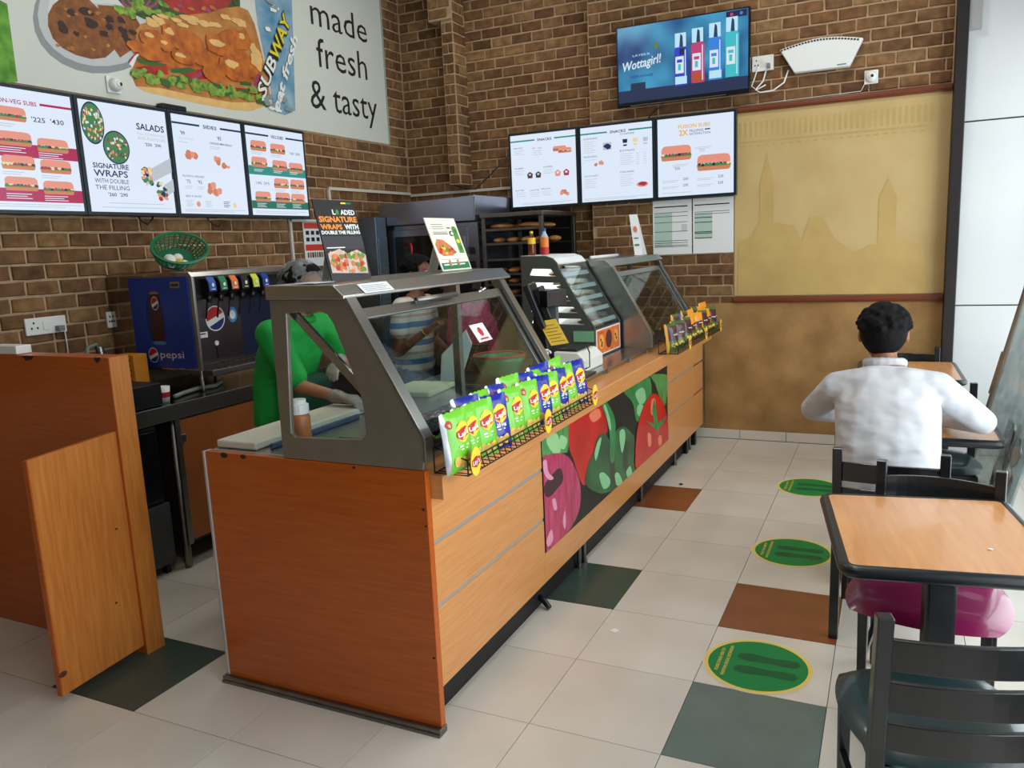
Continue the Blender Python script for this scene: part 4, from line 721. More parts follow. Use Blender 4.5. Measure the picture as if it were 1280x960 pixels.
socket('white wall socket on brick between television and fan shaped lamp', (-.908, YB - .0095, 3.04), (1, 0, 0), (0, -1, 0), .165, .118)
socket('added white socket standing in for a reflection in the dispenser side', (XL + .0095, -.02, 1.36), (0, 1, 0), (1, 0, 0), .10, .1)  # added socket, stands in for the other socket mirrored in the steel side
def cable(label, pts, r, mat): return tag(MB().tube(pts, r, 6).build('cable', mat, smooth=True), label, 'cable')
cable('thin white cable hanging from the left wall socket', [(XL + .03, -.32, 1.40), (XL + .02, -.31, 1.3), (XL + .02, -.315, 1.15)], .004, m_white)
cable('looped white cable between the socket and the fan shaped lamp', [(-.80, 3.495, 3.04), (-.82, 3.48, 2.96), (-.88, 3.48, 2.90), (-.84, 3.48, 2.875), (-.74, 3.48, 2.88), (-.66, 3.48, 2.93), (-.63, 3.49, 3.02)], .006, m_white)
cable('looped white cable from the socket behind the television edge', [(-.86, 3.495, 3.08), (-.885, 3.49, 3.0), (-.91, 3.485, 2.93), (-.87, 3.485, 2.9), (-.8, 3.485, 2.93)], .005, m_white)
cable('thin pale cable along the rail below the security camera', [(-.07, 3.505, 2.86), (-.1, 3.5, 2.80), (-.3, 3.5, 2.797), (-.7, 3.5, 2.794), (-1.0, 3.5, 2.792)], .003, m_trk)
cable('black cable from the hanging pier to the snacks screen', [(-3.62, 3.36, 2.345), (-3.52, 3.4, 2.315), (-3.44, 3.44, 2.30), (-3.3, 3.46, 2.41), (-3.085, 3.46, 2.58)], .006, m_black)
cable('black looped cord hanging under the salads screen', [(-4.25, .28, 2.052), (-4.24, .30, 2.02), (-4.24, .34, 2.0), (-4.24, .37, 2.02), (-4.25, .40, 2.052)], .006, m_black)
cable('black cord hanging under the sides screen', [(-4.25, .86, 2.052), (-4.25, .90, 2.01), (-4.25, .96, 1.985), (-4.25, .98, 2.0)], .005, m_black)
cable('black cord hanging between the television and the fusion subs screen', [(-1.62, 3.46, 2.878), (-1.68, 3.48, 2.84), (-1.74, 3.48, 2.80), (-1.76, 3.47, 2.77)], .005, m_black)
# fan shaped insect lamp
t = thing('fan_lamp', 'white fan shaped insect lamp with slotted curved top on the brick wall', 'lamp', (-.38, 3.5, 2.98))
arc = [(-.69 + i * .06, 3.168 + .045 * math.sin(math.pi * (i / 10)) + .004 * i * .1) for i in range(11)]
MB().prism([(-.58, 2.985), (-.182, 2.983)] + arc[::-1], 'y', 3.43, 3.5).build('shade', M('lamp_white', (226, 228, 226), .4), t, bevel=.006)
MB().box(-.5, -.27, 3.5, YB - .0095, 3.0, 3.15).build('wall_mount', m_white, t)
for i in range(26):
    f = (i + .8) / 27.5; x = -.69 + .6 * f; z = 3.15 + .045 * math.sin(math.pi * f)
    MB().box(x - .008, x + .007, 3.4275, 3.431, z, z + .012).build('slot', m_black, t)
MB().box(-.27, -.205, 3.428, 3.431, 2.998, 3.006).build('maker_mark', m_grey, t)
# paper notices
def notice(label, x0, x1, z0, z1, rowsd, seed):
    t = thing('paper_notice', label, 'notice', ((x0 + x1) / 2, YB - .012, z0)); s = MB().box(x0, x1, YB - .0155, YB - .0125, z0, z1).build('sheet', m_paper, t)
    P = Panel((x0, YB - .0155, z0), (1, 0, 0), (0, 0, 1), (0, -1, 0), x1 - x0, z1 - z0, .0006); mb = MB()
    for a, b_, c, d_, m in rowsd: P.rect(mb, a, c, b_, d_, 1 if m else 2, m)
    mb.build('printed_table', [m_ink, M('pale_green_print', (176, 200, 188), .6), M('pale_grey_print', (196, 200, 206), .6)], s)
notice('white printed price notice with full width table under the fusion screen', -1.742, -1.403, 1.618, 2.08, [(.04, .9, .87, .89, 0), (.04, .5, .14, .77, 1), (.74, .88, .43, .55, 2)] + [(.04, .9, v, v + .008, 0) for v in (.77, .70, .59, .42, .25, .21, .165, .14)], 1)
notice('white printed price notice with half width table next to the wallpaper', -1.392, -1.052, 1.618, 2.08, [(.04, .9, .87, .89, 0), (.04, .48, .27, .74, 1)] + [(.04, .9, v, v + .008, 0) for v in (.75, .71)] + [(.04, .48, v, v + .014, 0) for v in (.645, .56, .385, .36, .275)], 2)
t = thing('safety_notice', 'white safety notice with red bands on the left brick wall behind the black sign', 'notice', (XL + .0125, 2.08, 1.72))
s = MB().box(XL + .0095, XL + .0125, 1.93, 2.23, 1.66, 2.026).build('sheet', m_paper, t); P = Panel((XL + .0125, 1.93, 1.66), (0, 1, 0), (0, 0, 1), (1, 0, 0), .30, .366); mb = MB()
P.rect(mb, .04, .86, .96, .99, 1, 0); P.rect(mb, .04, .36, .96, .5, 1, 0)
for i in range(4):
    for v in (.72, .57): P.rect(mb, .1 + i * .22, v, .24 + i * .22, v + .09, 1, 1)
for i in range(8): P.rect(mb, .1 + i * .1, .2, .17 + i * .1, .32, 1, (2, 0, 1)[i % 3])
mb.build('notice_print', [M('notice_red', (206, 62, 40), .6), m_ink, m_grn], s)
# ================================================================ LEFT SIDE: PARTITION, FLAP DOOR, BACK COUNTER, DISPENSER, OVEN, RACK
pt_ = thing('wood_partition', 'tall cherry laminate partition with chipped top edge at the kitchen entrance', 'partition', (-3.55, -1.1, 0))
pb = MB().box(XL + .003, -2.837, -1.150, -1.052, .0, 1.364).build('partition_board', m_cherry, pt_, bevel=.003)
MB().box(-2.837, -2.832, -1.149, -1.053, 0.0, 1.362).build('lit_end_face', m_ply, pt_)  # window light on the end face, put in as a paler laminate
for x, w_ in ((-3.36, .05), (-2.9, .025)): MB().prism([(x - w_, 1.363), (x + w_ * .8, 1.3635), (x + w_ * .3, 1.345), (x - w_ * .4, 1.34)], 'y', -1.152, -1.14).build('edge_chip', m_chip, pb)
T = Matrix.Translation((-2.853, -1.062, 0)) @ Matrix.Rotation(.05, 4, 'Z')
fd = thing('flap_door', 'worn wooden flap door hinged open on the partition end', 'door', (-2.853, -1.1, 0))
d = MB().prism([(-.50, .03), (-.012, .045), (.0, 1.045), (-.50, 1.02)], 'x', -.024, .0)
d.v = [tuple(T @ Vector(p)) for p in d.v]; dl = d.build('door_leaf', m_ply, fd, bevel=.002)
mb = MB().box(-.0245, .0005, -.507, -.50, .03, 1.02, T=T); mb.build('edge_band', m_cherry, fd)
for z, k in ((.36, .05), (.12, .03)):
    mb = MB().box(-.012, .004, -.035, -.008, z, z + k * 2, T=T); mb.build('hinge', M('rusty_hinge', (50, 34, 26), .7, .3), fd)
for y, z, r in ((-.04, .14, .016), (-.06, .17, .012), (-.03, .2, .02), (-.15, .62, .008), (-.2, .30, .008), (-.08, .86, .012), (-.49, .12, .022)):
    mb = MB().ball(T @ Vector((.0, y, z)), (.003, r, r * .6), 7, 4); mb.build('scuff_mark', M('scuff', (78, 42, 20), .8), fd)
tag(MB().box(-3.66, -3.452, -1.145, -1.07, 1.3655, 1.405).build('paper_pad', m_white, bevel=.004), 'small white box lying on top of the cherry partition', 'box')
# back counter
bc = thing('back_counter', 'stainless steel back counter carrying the blue drinks dispenser', 'counter', (-3.86, .8, 0))
MB().box(XL + .012, -3.43, -1.04, 2.55, .93, .97).build('steel_top', M('dark_steel_top', (96, 98, 102), .16, 1), bc, bevel=.004)
MB().box(-3.434, -3.426, -1.04, 2.55, .885, .972).build('front_lip', m_steel, bc, bevel=.002)
for y in (-.98, -.32, 1.0, 2.4):
    MB().lathe([(.016, 0), (.024, .03), (.024, .12), (.02, .14), (.02, .93)], (-3.47, y, 0), 12).build('leg', m_steel_d, bc, smooth=True)
MB().box(-4.25, -3.46, -.30, 2.5, .14, .9).build('cabinet_body', M('cabinet_dark', (48, 38, 32), .6), bc)
MB().box(-3.46, -3.442, -.29, .62, .16, .87).build('cabinet_door', M('cabinet_door_wood', (150, 82, 36), .4, var=.12, scale=6), bc, bevel=.003)
MB().box(-3.462, -3.438, -.325, -.29, .14, .9).build('steel_jamb', m_steel_d, bc, bevel=.002)
MB().box(-3.46, -3.438, .63, .67, .14, .9).build('steel_jamb', m_steel_d, bc, bevel=.002)
MB().box(-3.442, -3.425, -.30, -.27, .74, .79).build('door_catch', m_steel, bc, bevel=.003)
fr = thing('undercounter_fridge', 'black under-counter appliance below the steel back counter', 'fridge', (-3.85, -.66, 0))
MB().box(-4.2, -3.50, -.97, -.40, .42, .86).build('body', m_black, fr, bevel=.01)
MB().box(-3.50, -3.485, -.95, -.42, .44, .84).build('door', M('gloss_black', (14, 15, 18), .2), fr, bevel=.006)
MB().lathe([(.011, 0), (.011, .003)], (-3.4855, -.6, .66), 12, T=Matrix.Rotation(math.pi / 2, 3, 'Y')).build('badge', m_steel, fr)
MB().box(-4.2, -3.49, -.97, -.38, .06, .415).build('lower_crate', M('dark_grey_box', (58, 60, 60), .6, bump=.3, bscale=120, var=.1), fr, bevel=.006)
for y in (-.93, -.43): MB().box(-3.56, -3.52, y, y + .03, 0, .06).build('foot', m_black, fr)
tag(MB().box(-3.75, -3.47, -.56, -.36, .971, 1.10).build('cash_box', M('cash_box_black', (16, 16, 20), .35), bevel=.006), 'black metal box on the steel back counter beside the flap door', 'box')
cp_ = thing('paper_cup', 'small white and red paper cup next to the black metal box', 'cup', (-3.54, -.29, .971))
MB().lathe([(.028, 0), (.036, .09), (.034, .09), (.026, .004)], (-3.54, -.29, .9715), 16).build('cup_wall', m_white, cp_, smooth=True)
MB().lathe([(.0312, 0), (.0345, .03)], (-3.54, -.29, 1.0), 16, caps=False).build('red_band', m_red, cp_, smooth=True)
cable('grey hose coiled on the steel back counter under the dispenser', [(-3.56, -.2, .985), (-3.6, -.1, .985), (-3.64, .05, .985), (-3.6, .15, .985), (-3.7, .3, .985)], .013, M('grey_hose', (130, 134, 130), .5))
fa = thing('tap', 'chrome tap with grey hose behind the partition', 'tap', (-4.05, -.30, .97))
MB().lathe([(.025, 0), (.025, .02), (.016, .03), (.016, .22), (.022, .24), (.022, .3), (0, .31)], (-4.05, -.27, .971), 14).build('tap_body', m_steel, fa, smooth=True)
MB().tube([(-4.05, -.27, 1.2), (-4.0, -.33, 1.30), (-3.98, -.40, 1.29), (-3.98, -.42, 1.2), (-3.98, -.42, 1.05)], .012, 8).build('hose', M('grey_hose2', (110, 116, 110), .5), fa, smooth=True)
t = thing('orange_carton', 'orange carton with dark bars standing beside the blue dispenser', 'carton', (-4.02, -.1, .971))
MB().box(-4.1, -3.94, -.14, -.04, .971, 1.21).build('carton', M('carton_orange', (222, 140, 30), .6), t, bevel=.003)
for i in range(7): MB().box(-4.08, -3.97, -.1412, -.139, .99 + i * .03, 1.0 + i * .03).build('printed_bar', m_ink, t)
# ---------------------------------------------------------------- drinks dispenser
Y0, Y1, X1 = .012, .80, -3.55
dp = thing('drinks_dispenser', 'steel drinks dispenser with blue side panel and six coloured taps', 'drinks dispenser', (-3.9, .4, .97))
prof = [(XL + .02, 1.10), (-3.66, 1.10), (-3.66, 1.50), (X1, 1.56), (X1, 1.655), (-3.575, 1.685), (XL + .02, 1.69)]
MB().prism([(XL + .02, 1.10), (-3.68, 1.10), (-3.68, 1.69), (XL + .02, 1.69)], 'y', Y0, Y1).build('cabinet', M('mirror_steel', (160, 156, 150), .12, 1), dp, bevel=.004)
MB().prism([(-3.68, 1.10), (X1, 1.10), (X1, 1.66), (-3.575, 1.69), (-3.68, 1.69)], 'y', Y0, Y0 + .02).build('side_cheek', m_steel, dp, bevel=.003)
MB().prism([(-3.68, 1.66), (-3.58, 1.66), (-3.56, 1.64), (-3.553, 1.66), (-3.575, 1.688), (-3.68, 1.691)], 'y', Y0 + .02, Y1).build('top_hood', m_steel, dp, bevel=.003)
MB().box(-3.68, -3.60, Y0 + .02, Y1, 1.52, 1.66).build('valve_housing', m_black, dp, bevel=.006)
sp = MB().box(-3.69, -3.675, Y0 + .02, .50, 1.12, 1.52).build('splash_plate', M('splash_steel', (120, 118, 122), .25, 1), dp)
MB().box(-3.69, -3.674, .50, Y1, 1.12, 1.52).build('blue_plate', M('dark_blue_plate', (16, 24, 58), .4), dp)
m_pb = M('pepsi_blue', (12, 56, 148), .35)
sd = MB().box(-4.08, -3.585, .004, .0118, 1.112, 1.664).build('blue_side_panel', m_pb, dp)
P = Panel((-4.08, .004, 1.112), (1, 0, 0), (0, 0, 1), (0, -1, 0), .495, .552, .0006); mb = MB(); PM = [m_red, m_white, m_navy, m_steel, M('cola_print', (66, 26, 24), .4, var=.4, scale=40), M('pepsi_cyan', (70, 140, 200), .4), m_ink]
P.disc(mb, .40, .55, .15, .30, 1, 2, 24)
P.poly(mb, [(.33, .30), (.52, .30), (.54, .33), (.52, .82), (.48, .85), (.38, .85), (.34, .82), (.32, .33)], 2, 4); P.poly(mb, [(.34, .82), (.38, .85), (.48, .85), (.52, .82)], 3, 3); P.poly(mb, [(.3, .285), (.36, .26), (.5, .26), (.56, .285), (.5, .3), (.36, .3)], 2, 5)
def globe(P, mb, u, v, r, rv, l):
    P.disc(mb, u, v, r, rv, l, 1, 24); P.disc(mb, u, v, r * .9, rv * .9, l + 1, 0, 20, a0=.45, a1=math.pi + .2); P.disc(mb, u, v, r * .9, rv * .9, l + 1, 2, 20, a0=math.pi + .75, a1=2 * math.pi - .0)
globe(P, mb, .43, .72, .062, .075, 4); globe(P, mb, .30, .145, .085, .085, 2)
P.text(mb, 'pepsi', .42, .115, .085, .40, 2, 1); P.rect(mb, .72, .88, .88, .95, 2, 3); P.rect(mb, .74, .90, .86, .925, 3, 6)
mb.build('panel_print', PM, sd)
P = Panel((-3.675, .10, 1.3), (0, 1, 0), (0, 0, 1), (1, 0, 0), .40, .2, .0006); mb = MB(); globe(P, mb, .45, .45, .20, .40, 1); P.disc(mb, .82, .5, .1, .25, 1, 5); P.disc(mb, .82, .5, .06, .15, 2, 1); P.rect(mb, -.12, -.1, .26, .08, 2, 1); P.rect(mb, -.1, .0, .22, .04, 3, 6); mb.build('splash_print', PM, sp)
for i, c in enumerate(((30, 84, 170), (16, 120, 74), (226, 120, 50), (26, 26, 26), (206, 216, 50), (24, 60, 150))):
    y = .15 + i * .092
    v = MB().prism([(-3.60, 1.56), (-3.555, 1.545), (-3.53, 1.565), (-3.535, 1.62), (-3.56, 1.655), (-3.60, 1.66)], 'y', y - .03, y + .03).build('valve', m_black, dp, bevel=.004)
    MB().prism([(-3.5285, 1.57), (-3.5325, 1.622), (-3.558, 1.658), (-3.562, 1.656), (-3.5365, 1.62), (-3.532, 1.57)], 'y', y - .026, y + .026).build('flavour_label', M('flavour_%d' % i, c, .35), v)
    P = Panel((-3.5305, y, 1.585), (0, 1, 0), (0, 0, 1), (1, 0, 0), 1, 1, .003); mb = MB(); P.disc(mb, 0, .02, .01, .012, 1, 0); P.rect(mb, -.014, -.008, .014, -.003, 1, 0); mb.build('label_mark', m_white, v)
    MB().lathe([(.014, 0), (.018, .02), (.018, .045)], (-3.575, y, 1.50), 12).build('nozzle', m_black, v, smooth=True)
    MB().tube([(-3.59, y, 1.52), (-3.60, y, 1.46), (-3.615, y, 1.40)], .006, 6).build('lever', m_black, v)
tr = MB().box(-3.68, -3.50, .05, .72, 1.06, 1.10).build('drip_tray', m_steel_d, dp, bevel=.006)
for i in range(11): MB().box(-3.665, -3.515, .075 + i * .058, .088 + i * .058, 1.1002, 1.106).build('grille_bar', m_steel, tr)
MB().lathe([(.016, 0), (.016, .004)], (-3.675, .27, 1.235), 16, T=Matrix.Rotation(math.pi / 2, 3, 'Y')).build('key_lock', m_white, dp)
MB().box(-3.676, -3.67, .266, .274, 1.14, 1.22).build('key_tag', m_black, dp)
for x in (XL + .08, -3.60):
    for y in (Y0 + .04, Y1 - .05): MB().lathe([(.018, 0), (.012, .02), (.012, .13)], (x, y, .9705), 10).build('leg', m_steel_d, dp, smooth=True)
# green basket with a cloth
T = Matrix.Translation((-3.80, .16, 1.80)) @ Matrix.Rotation(math.radians(-25), 4, 'Z') @ Matrix.Rotation(math.radians(58), 4, 'Y')
bk = thing('plastic_basket', 'green perforated plastic basket tilted on top of the drinks dispenser', 'basket', (-3.8, .16, 1.692))
m_bk = M('basket_green', (10, 110, 70), .35); R3 = T.to_3x3()
mb = MB(); n = 30
for k in range(6):
    r, z = .115 + .05 * (k / 5) ** .8, -.06 + .12 * k / 5
    mb.tube([T @ Vector((.66 * r * math.cos(a), r * math.sin(a), z)) for a in [2 * math.pi * i / n for i in range(n)]], .0045 if k < 5 else .010, 5, closed=True)
for i in range(n):
    a = 2 * math.pi * i / n; mb.tube([T @ Vector((.66 * r * math.cos(a), r * math.sin(a), z)) for r, z in ((.115, -.06), (.145, 0), (.165, .06))], .004, 4)
mb.build('basket_mesh', m_bk, bk)
MB().lathe([(.0, -.062), (.118, -.062), (.118, -.055), (0, -.055)], (0, 0, 0), 24, caps=False).build('basket_floor', m_bk, bk, local=True).matrix_basis = bk.matrix_basis.inverted() @ T @ Matrix.Diagonal((.66, 1, 1, 1))
rd = random.Random(4); mb = MB()
for i in range(9): mb.ball(T @ Vector((rd.uniform(.01, .07), rd.uniform(-.06, .04), -.03 + rd.random() * .03)), (rd.uniform(.02, .035), rd.uniform(.02, .04), rd.uniform(.012, .022)), 9, 6, m=0 if i % 3 else 1, T=R3)
tag(mb.build('wiping_cloth', [M('cloth_white', (226, 224, 214), .8), M('cloth_yellow', (206, 176, 60), .8)], smooth=True), 'crumpled white and yellow cloth lying in the green basket', 'cloth')['kind'] = 'stuff'
# ---------------------------------------------------------------- oven and bread rack
ov = thing('bread_oven', 'large stainless steel bread oven with dark glass door beside the bread rack', 'oven', (-3.6, 3.15, 0))
m_ov = M('oven_steel', (146, 150, 160), .25, .92, var=.08, scale=3)
MB().box(-4.09, -3.10, 2.80, 3.59, .08, 1.98).build('oven_body', m_ov, ov, bevel=.006)
MB().prism([(-4.09, 1.98), (-3.10, 1.98), (-3.085, 2.2), (-4.075, 2.17)], 'y', 2.74, 3.59).build('oven_hood', m_ov, ov, bevel=.008)
MB().box(-4.02, -3.2, 2.785, 2.80, 1.06, 1.94).build('door_frame', m_ov, ov, bevel=.004)
MB().box(-3.95, -3.36, 2.78, 2.785, 1.14, 1.88).build('door_glass', M('oven_glass', (14, 13, 14), .1), ov)
for x in (-3.30, -3.245): MB().box(x, x + .022, 2.765, 2.785, 1.2, 1.86).build('door_bar', m_steel, ov, bevel=.003)
for i in range(4): MB().box(-3.19 - .0, -3.135, 2.79, 2.80, 1.7 - i * .12, 1.76 - i * .12).build('control_button', m_black, ov, bevel=.003)
MB().tube([(-3.78, 2.77, 1.82), (-3.765, 2.765, 1.79), (-3.765, 2.765, 1.74), (-3.785, 2.77, 1.70)], .011, 8).build('red_handle', M('oven_red', (190, 24, 44), .3), ov, smooth=True)
for x in (-4.05, -3.15):
    for y in (2.85, 3.5): MB().box(x - .02, x + .02, y, y + .04, 0, .08).build('foot', m_black, ov)
fz = thing('steel_cabinet', 'tall steel cabinet standing against the left brick wall by the oven', 'cabinet', (-4.2, 2.4, 0))
MB().box(XL + .012, -4.0, 2.56, 2.73, 0, 2.06).build('cabinet_body', M('cabinet_blue_steel', (110, 126, 140), .35, .8), fz, bevel=.006)
MB().box(-3.999, -3.988, 2.575, 2.715, .9, 1.88).build('cabinet_door', M('cabinet_blue_door', (128, 142, 156), .3, .7), fz, bevel=.003)
for i in range(7): MB().box(-3.986, -3.982, 2.60, 2.69 - (i % 3) * .015, 1.3 + i * .05, 1.306 + i * .05).build('list_line', m_grey, fz)
rk = thing('bread_rack', 'steel tray rack of bread rolls below the snacks screens', 'rack', (-2.79, 3.2, 0))
x0, x1, y0, y1 = -3.065, -2.49, 2.80, 3.58
for x in (x0, x1 - .035):
    for y in (y0, y1 - .035): MB().box(x, x + .035, y, y + .035, 0, 2.0).build('post', m_steel_d, rk, bevel=.003)
MB().box(x0 - .01, x1 + .01, y0 - .01, y1 + .01, 2.0, 2.035).build('top', m_steel_d, rk, bevel=.004)
MB().box(x0, x1, y1 - .01, y1, .1, 2.0).build('back_panel', m_black, rk)
m_crust = M('bread_crust', (198, 140, 80), .6, scale=16, c2=(150, 92, 44))
for i, z in enumerate((1.90, 1.78, 1.645, 1.52, 1.43, 1.335)):
    tr = MB().box(x0 + .036, x1 - .036, y0 + .005, y1 - .05, z - .012, z).build('tray', M('tray_black', (30, 30, 32), .4, .5), rk)
    MB().box(x0 + .036, x1 - .036, y0 + .002, y0 + .006, z - .014, z + .006).build('tray_lip', m_steel_d, tr)
    if z == 1.645: continue
    for k in range(4 if i else 2):
        for q in range(2):
            w_ = .12 if i else .26; cx = x0 + .10 + k * (.13 if i else .27) + (.02 if i else .04); cy = y0 + .12 + q * .3
            b = MB().ball((cx, cy, z + .025), (w_ * .42, .10, .026), 12, 8).build('bread_roll', m_crust, smooth=True)
            tag(b, '%s on the %s rack tray, %s from the oven%s' % ('long crusty loaf' if i == 0 else 'golden bread roll', ('top', 'second', 'third', 'fourth', 'fifth', 'lowest')[i], ('first', 'second', 'third', 'last')[k], ', front row' if q == 0 else ', back row'), 'bread', 'bread rolls on the rack')
# ================================================================ TABLES, CHAIRS, FLOOR DECALS, LEANING GLASS
m_ttop = WOOD('table_laminate', (204, 148, 97), (190, 132, 82), (7, .5, 4), .25, 7, .3)
def table(loc, rz, label, W_=.58, D_=.69, ped=0.):
    t = thing('dining_table', label, 'table', loc, rz, 'wood topped tables along the window')
    w_, d_, r = W_ / 2, D_ / 2, .03
    def rr(w_, d_, r, n=5):
        P = []
        for cx, cy, a0 in ((w_ - r, d_ - r, 0), (-w_ + r, d_ - r, 90), (-w_ + r, -d_ + r, 180), (w_ - r, -d_ + r, 270)):
            for i in range(n): a = math.radians(a0 + 90 * i / (n - 1)); P.append((cx + r * math.cos(a), cy + r * math.sin(a)))
        return P
    MB().prism(rr(w_, d_, .02), 'z', .735, .765).build('table_top', m_ttop, t, local=True)
    pts = rr(w_ + .006, d_ + .006, .03, 6)
    mb = MB(); prof = [(-.006, .730), (.012, .728), (.024, .738), (.026, .750), (.02, .762), (.008, .767), (-.006, .766)]
    n = len(pts); vs = []; 
    for i, p in enumerate(pts):
        q = Vector(pts[(i + 1) % n]) - Vector(pts[i - 1]); nn = Vector((q.y, -q.x)).normalized()
        for o_, z in prof: vs.append((p[0] + nn.x * o_, p[1] + nn.y * o_, z))
    k = len(prof); mb.add(vs, [(i * k + j, ((i + 1) % n) * k + j, ((i + 1) % n) * k + j + 1, i * k + j + 1) for i in range(n) for j in range(k - 1)])
    mb.build('rubber_edge', m_rubber, t, local=True, smooth=True)
    MB().box(-.045, .045, ped - .04, ped + .04, .03, .735).build('pedestal', m_rubber, t, local=True, bevel=.012, seg=3)
    MB().box(-.2, .2, -.16, .16, .715, .735).build('top_plate', m_black, t, local=True)
    for a in (0, 90, 180, 270):
        R_ = Matrix.Rotation(math.radians(a + 45), 4, 'Z'); MB().prism([(.03, 0), (.29, 0), (.30, .015), (.29, .03), (.03, .06)], 'y', -.03, .03).build('base_arm', m_black, t, local=True, bevel=.006).matrix_basis = Matrix.Translation((0, ped, 0)) @ R_
    return t
table((.315, -.59, 0), math.radians(9), 'wood laminate table with black rubber edge above the magenta seat', ped=-.14)
table((.335, 1.08, 0), math.radians(1.5), 'wood laminate table where the man in white shirt sits', .60, .68)
table((.29, 2.78, 0), math.radians(1.5), 'wood laminate table nearest the wallpaper carrying a paper sheet', .60, .78)
tag(MB().box(.36, .50, 2.45, 2.65, .7685, .7705).build('paper_sheet', m_paper), 'white paper sheet on the table nearest the wallpaper', 'paper')
tag(MB().ball((.47, -.72, .7675), (.008, .005, .002), 8, 4).build('crumb', m_white), 'tiny white crumb on the wood table top above the magenta seat', 'crumb')
def chair(loc, rz, label, seat_col, seat_w=.44, seat_d=.245, seat_o=.01):
    t = thing('dining_chair', label, 'chair', loc, rz, 'black ladder back chairs along the window')
    for s in (-1, 1):
        b = MB().add([(s * .2 + dx, y + dy, z) for y, z in ((-.235, 0), (-.205, .42), (-.205, .5), (-.245, .86)) for dx, dy in ((-.019, -.019), (.019, -.019), (.019, .019), (-.019, .019))],
                     [(i * 4 + j, i * 4 + (j + 1) % 4, i * 4 + 4 + (j + 1) % 4, i * 4 + 4 + j) for i in range(3) for j in range(4)] + [(3, 2, 1, 0), (12, 13, 14, 15)])
        b.build('back_post', m_blackm, t, local=True, bevel=.004)
        MB().add([(s * .19 + dx * k, .19 + dy * k, z) for z, k in ((0, .8), (.425, 1)) for dx, dy in ((-.017, -.017), (.017, -.017), (.017, .017), (-.017, .017))], [(0, 1, 5, 4), (1, 2, 6, 5), (2, 3, 7, 6), (3, 0, 4, 7), (3, 2, 1, 0), (4, 5, 6, 7)]).build('leg', m_blackm, t, local=True, bevel=.003)
        MB().box(s * .195 - .009, s * .195 + .009, -.2, .18, .2, .225).build('stretcher', m_blackm, t, local=True)
    for za, zb in ((.715, .80), (.60, .685), (.49, .57)):
        vs = []; n = 10; tilt = lambda z: -.205 - (z - .5) * .111
        for i in range(n + 1):
            x = -.183 + .366 * i / n; bow = -.035 * (1 - (x / .19) ** 2)
            for z in (za, zb):
                y = tilt(z) + bow; vs += [(x, y - .008, z + .006 * (1 - (x / .19) ** 2)), (x, y + .008, z + .006 * (1 - (x / .19) ** 2))]
        fs = []
        for i in range(n):
            a = i * 4; b = a + 4; fs += [(a, b, b + 2, a + 2), (a + 1, a + 3, b + 3, b + 1), (a, a + 1, b + 1, b), (a + 2, b + 2, b + 3, a + 3)]
        fs += [(0, 2, 3, 1), (n * 4, n * 4 + 1, n * 4 + 3, n * 4 + 2)]
        MB().add(vs, fs).build('back_slat', m_blackm, t, local=True, bevel=.003)
    MB().box(-.2, .2, -.19, .2, .405, .43).build('seat_frame', m_blackm, t, local=True, bevel=.004)
    # upholstered seat: grid pillow with rounded corners
    mb = MB(); n = 12; vs = []
    for sgn in (1, -1):
        for i in range(n + 1):
            for j in range(n + 1):
                u, v = 2 * i / n - 1, 2 * j / n - 1
                U_, V_ = u * math.sqrt(1 - v * v * .34), v * math.sqrt(1 - u * u * .34)
                e = max(0, 1 - u ** 6) * max(0, 1 - v ** 6); z = .445 + sgn * (.032 * e ** .5 if sgn > 0 else .012 * e ** .5)
                vs.append((U_ * seat_w / 2 * (1.08 + .05 * v), V_ * seat_d * 1.05 + seat_o, z))
    N_ = (n + 1) ** 2
    for k in (0, N_):
        for i in range(n):
            for j in range(n):
                q = (k + i * (n + 1) + j, k + (i + 1) * (n + 1) + j, k + (i + 1) * (n + 1) + j + 1, k + i * (n + 1) + j + 1); mb.add([], []); mb.f.append(list(q if k == 0 else q[::-1])); mb.m.append(0)
    mb.v = vs; mb.build('seat_cushion', seat_col, t, local=True, smooth=True)
    return t
m_mag = M('magenta_vinyl', (128, 22, 78), .32, var=.08, scale=5, coat=.3); m_teal = M('dark_teal_vinyl', (22, 48, 50), .3, var=.1, scale=4, coat=.3); m_tealb = M('blue_teal_vinyl', (60, 108, 118), .35, coat=.3)
def place_chair(rear, rz, *a, **k):
    f = Vector((-math.sin(rz), math.cos(rz), 0)); p = Vector((*rear, 0)) + f * .235; return chair(p, rz, *a, **k)
place_chair((.372, -1.44), .25, 'black ladder back chair with dark teal vinyl seat pulled to the table', m_teal)
place_chair((.355, -.125), 3.02, 'black ladder back chair with magenta vinyl seat tucked under the table', m_mag, seat_w=.49, seat_d=.265, seat_o=.035)
place_chair((.185, .065), -.03, 'black ladder back chair the man in white shirt sits on', m_tealb)
place_chair((.41, 1.74), 3.14, 'black ladder back chair across the table from the man in white shirt', m_teal)
place_chair((.29, 3.30), 3.14, 'black ladder back chair between the far table and the wallpaper', m_teal)
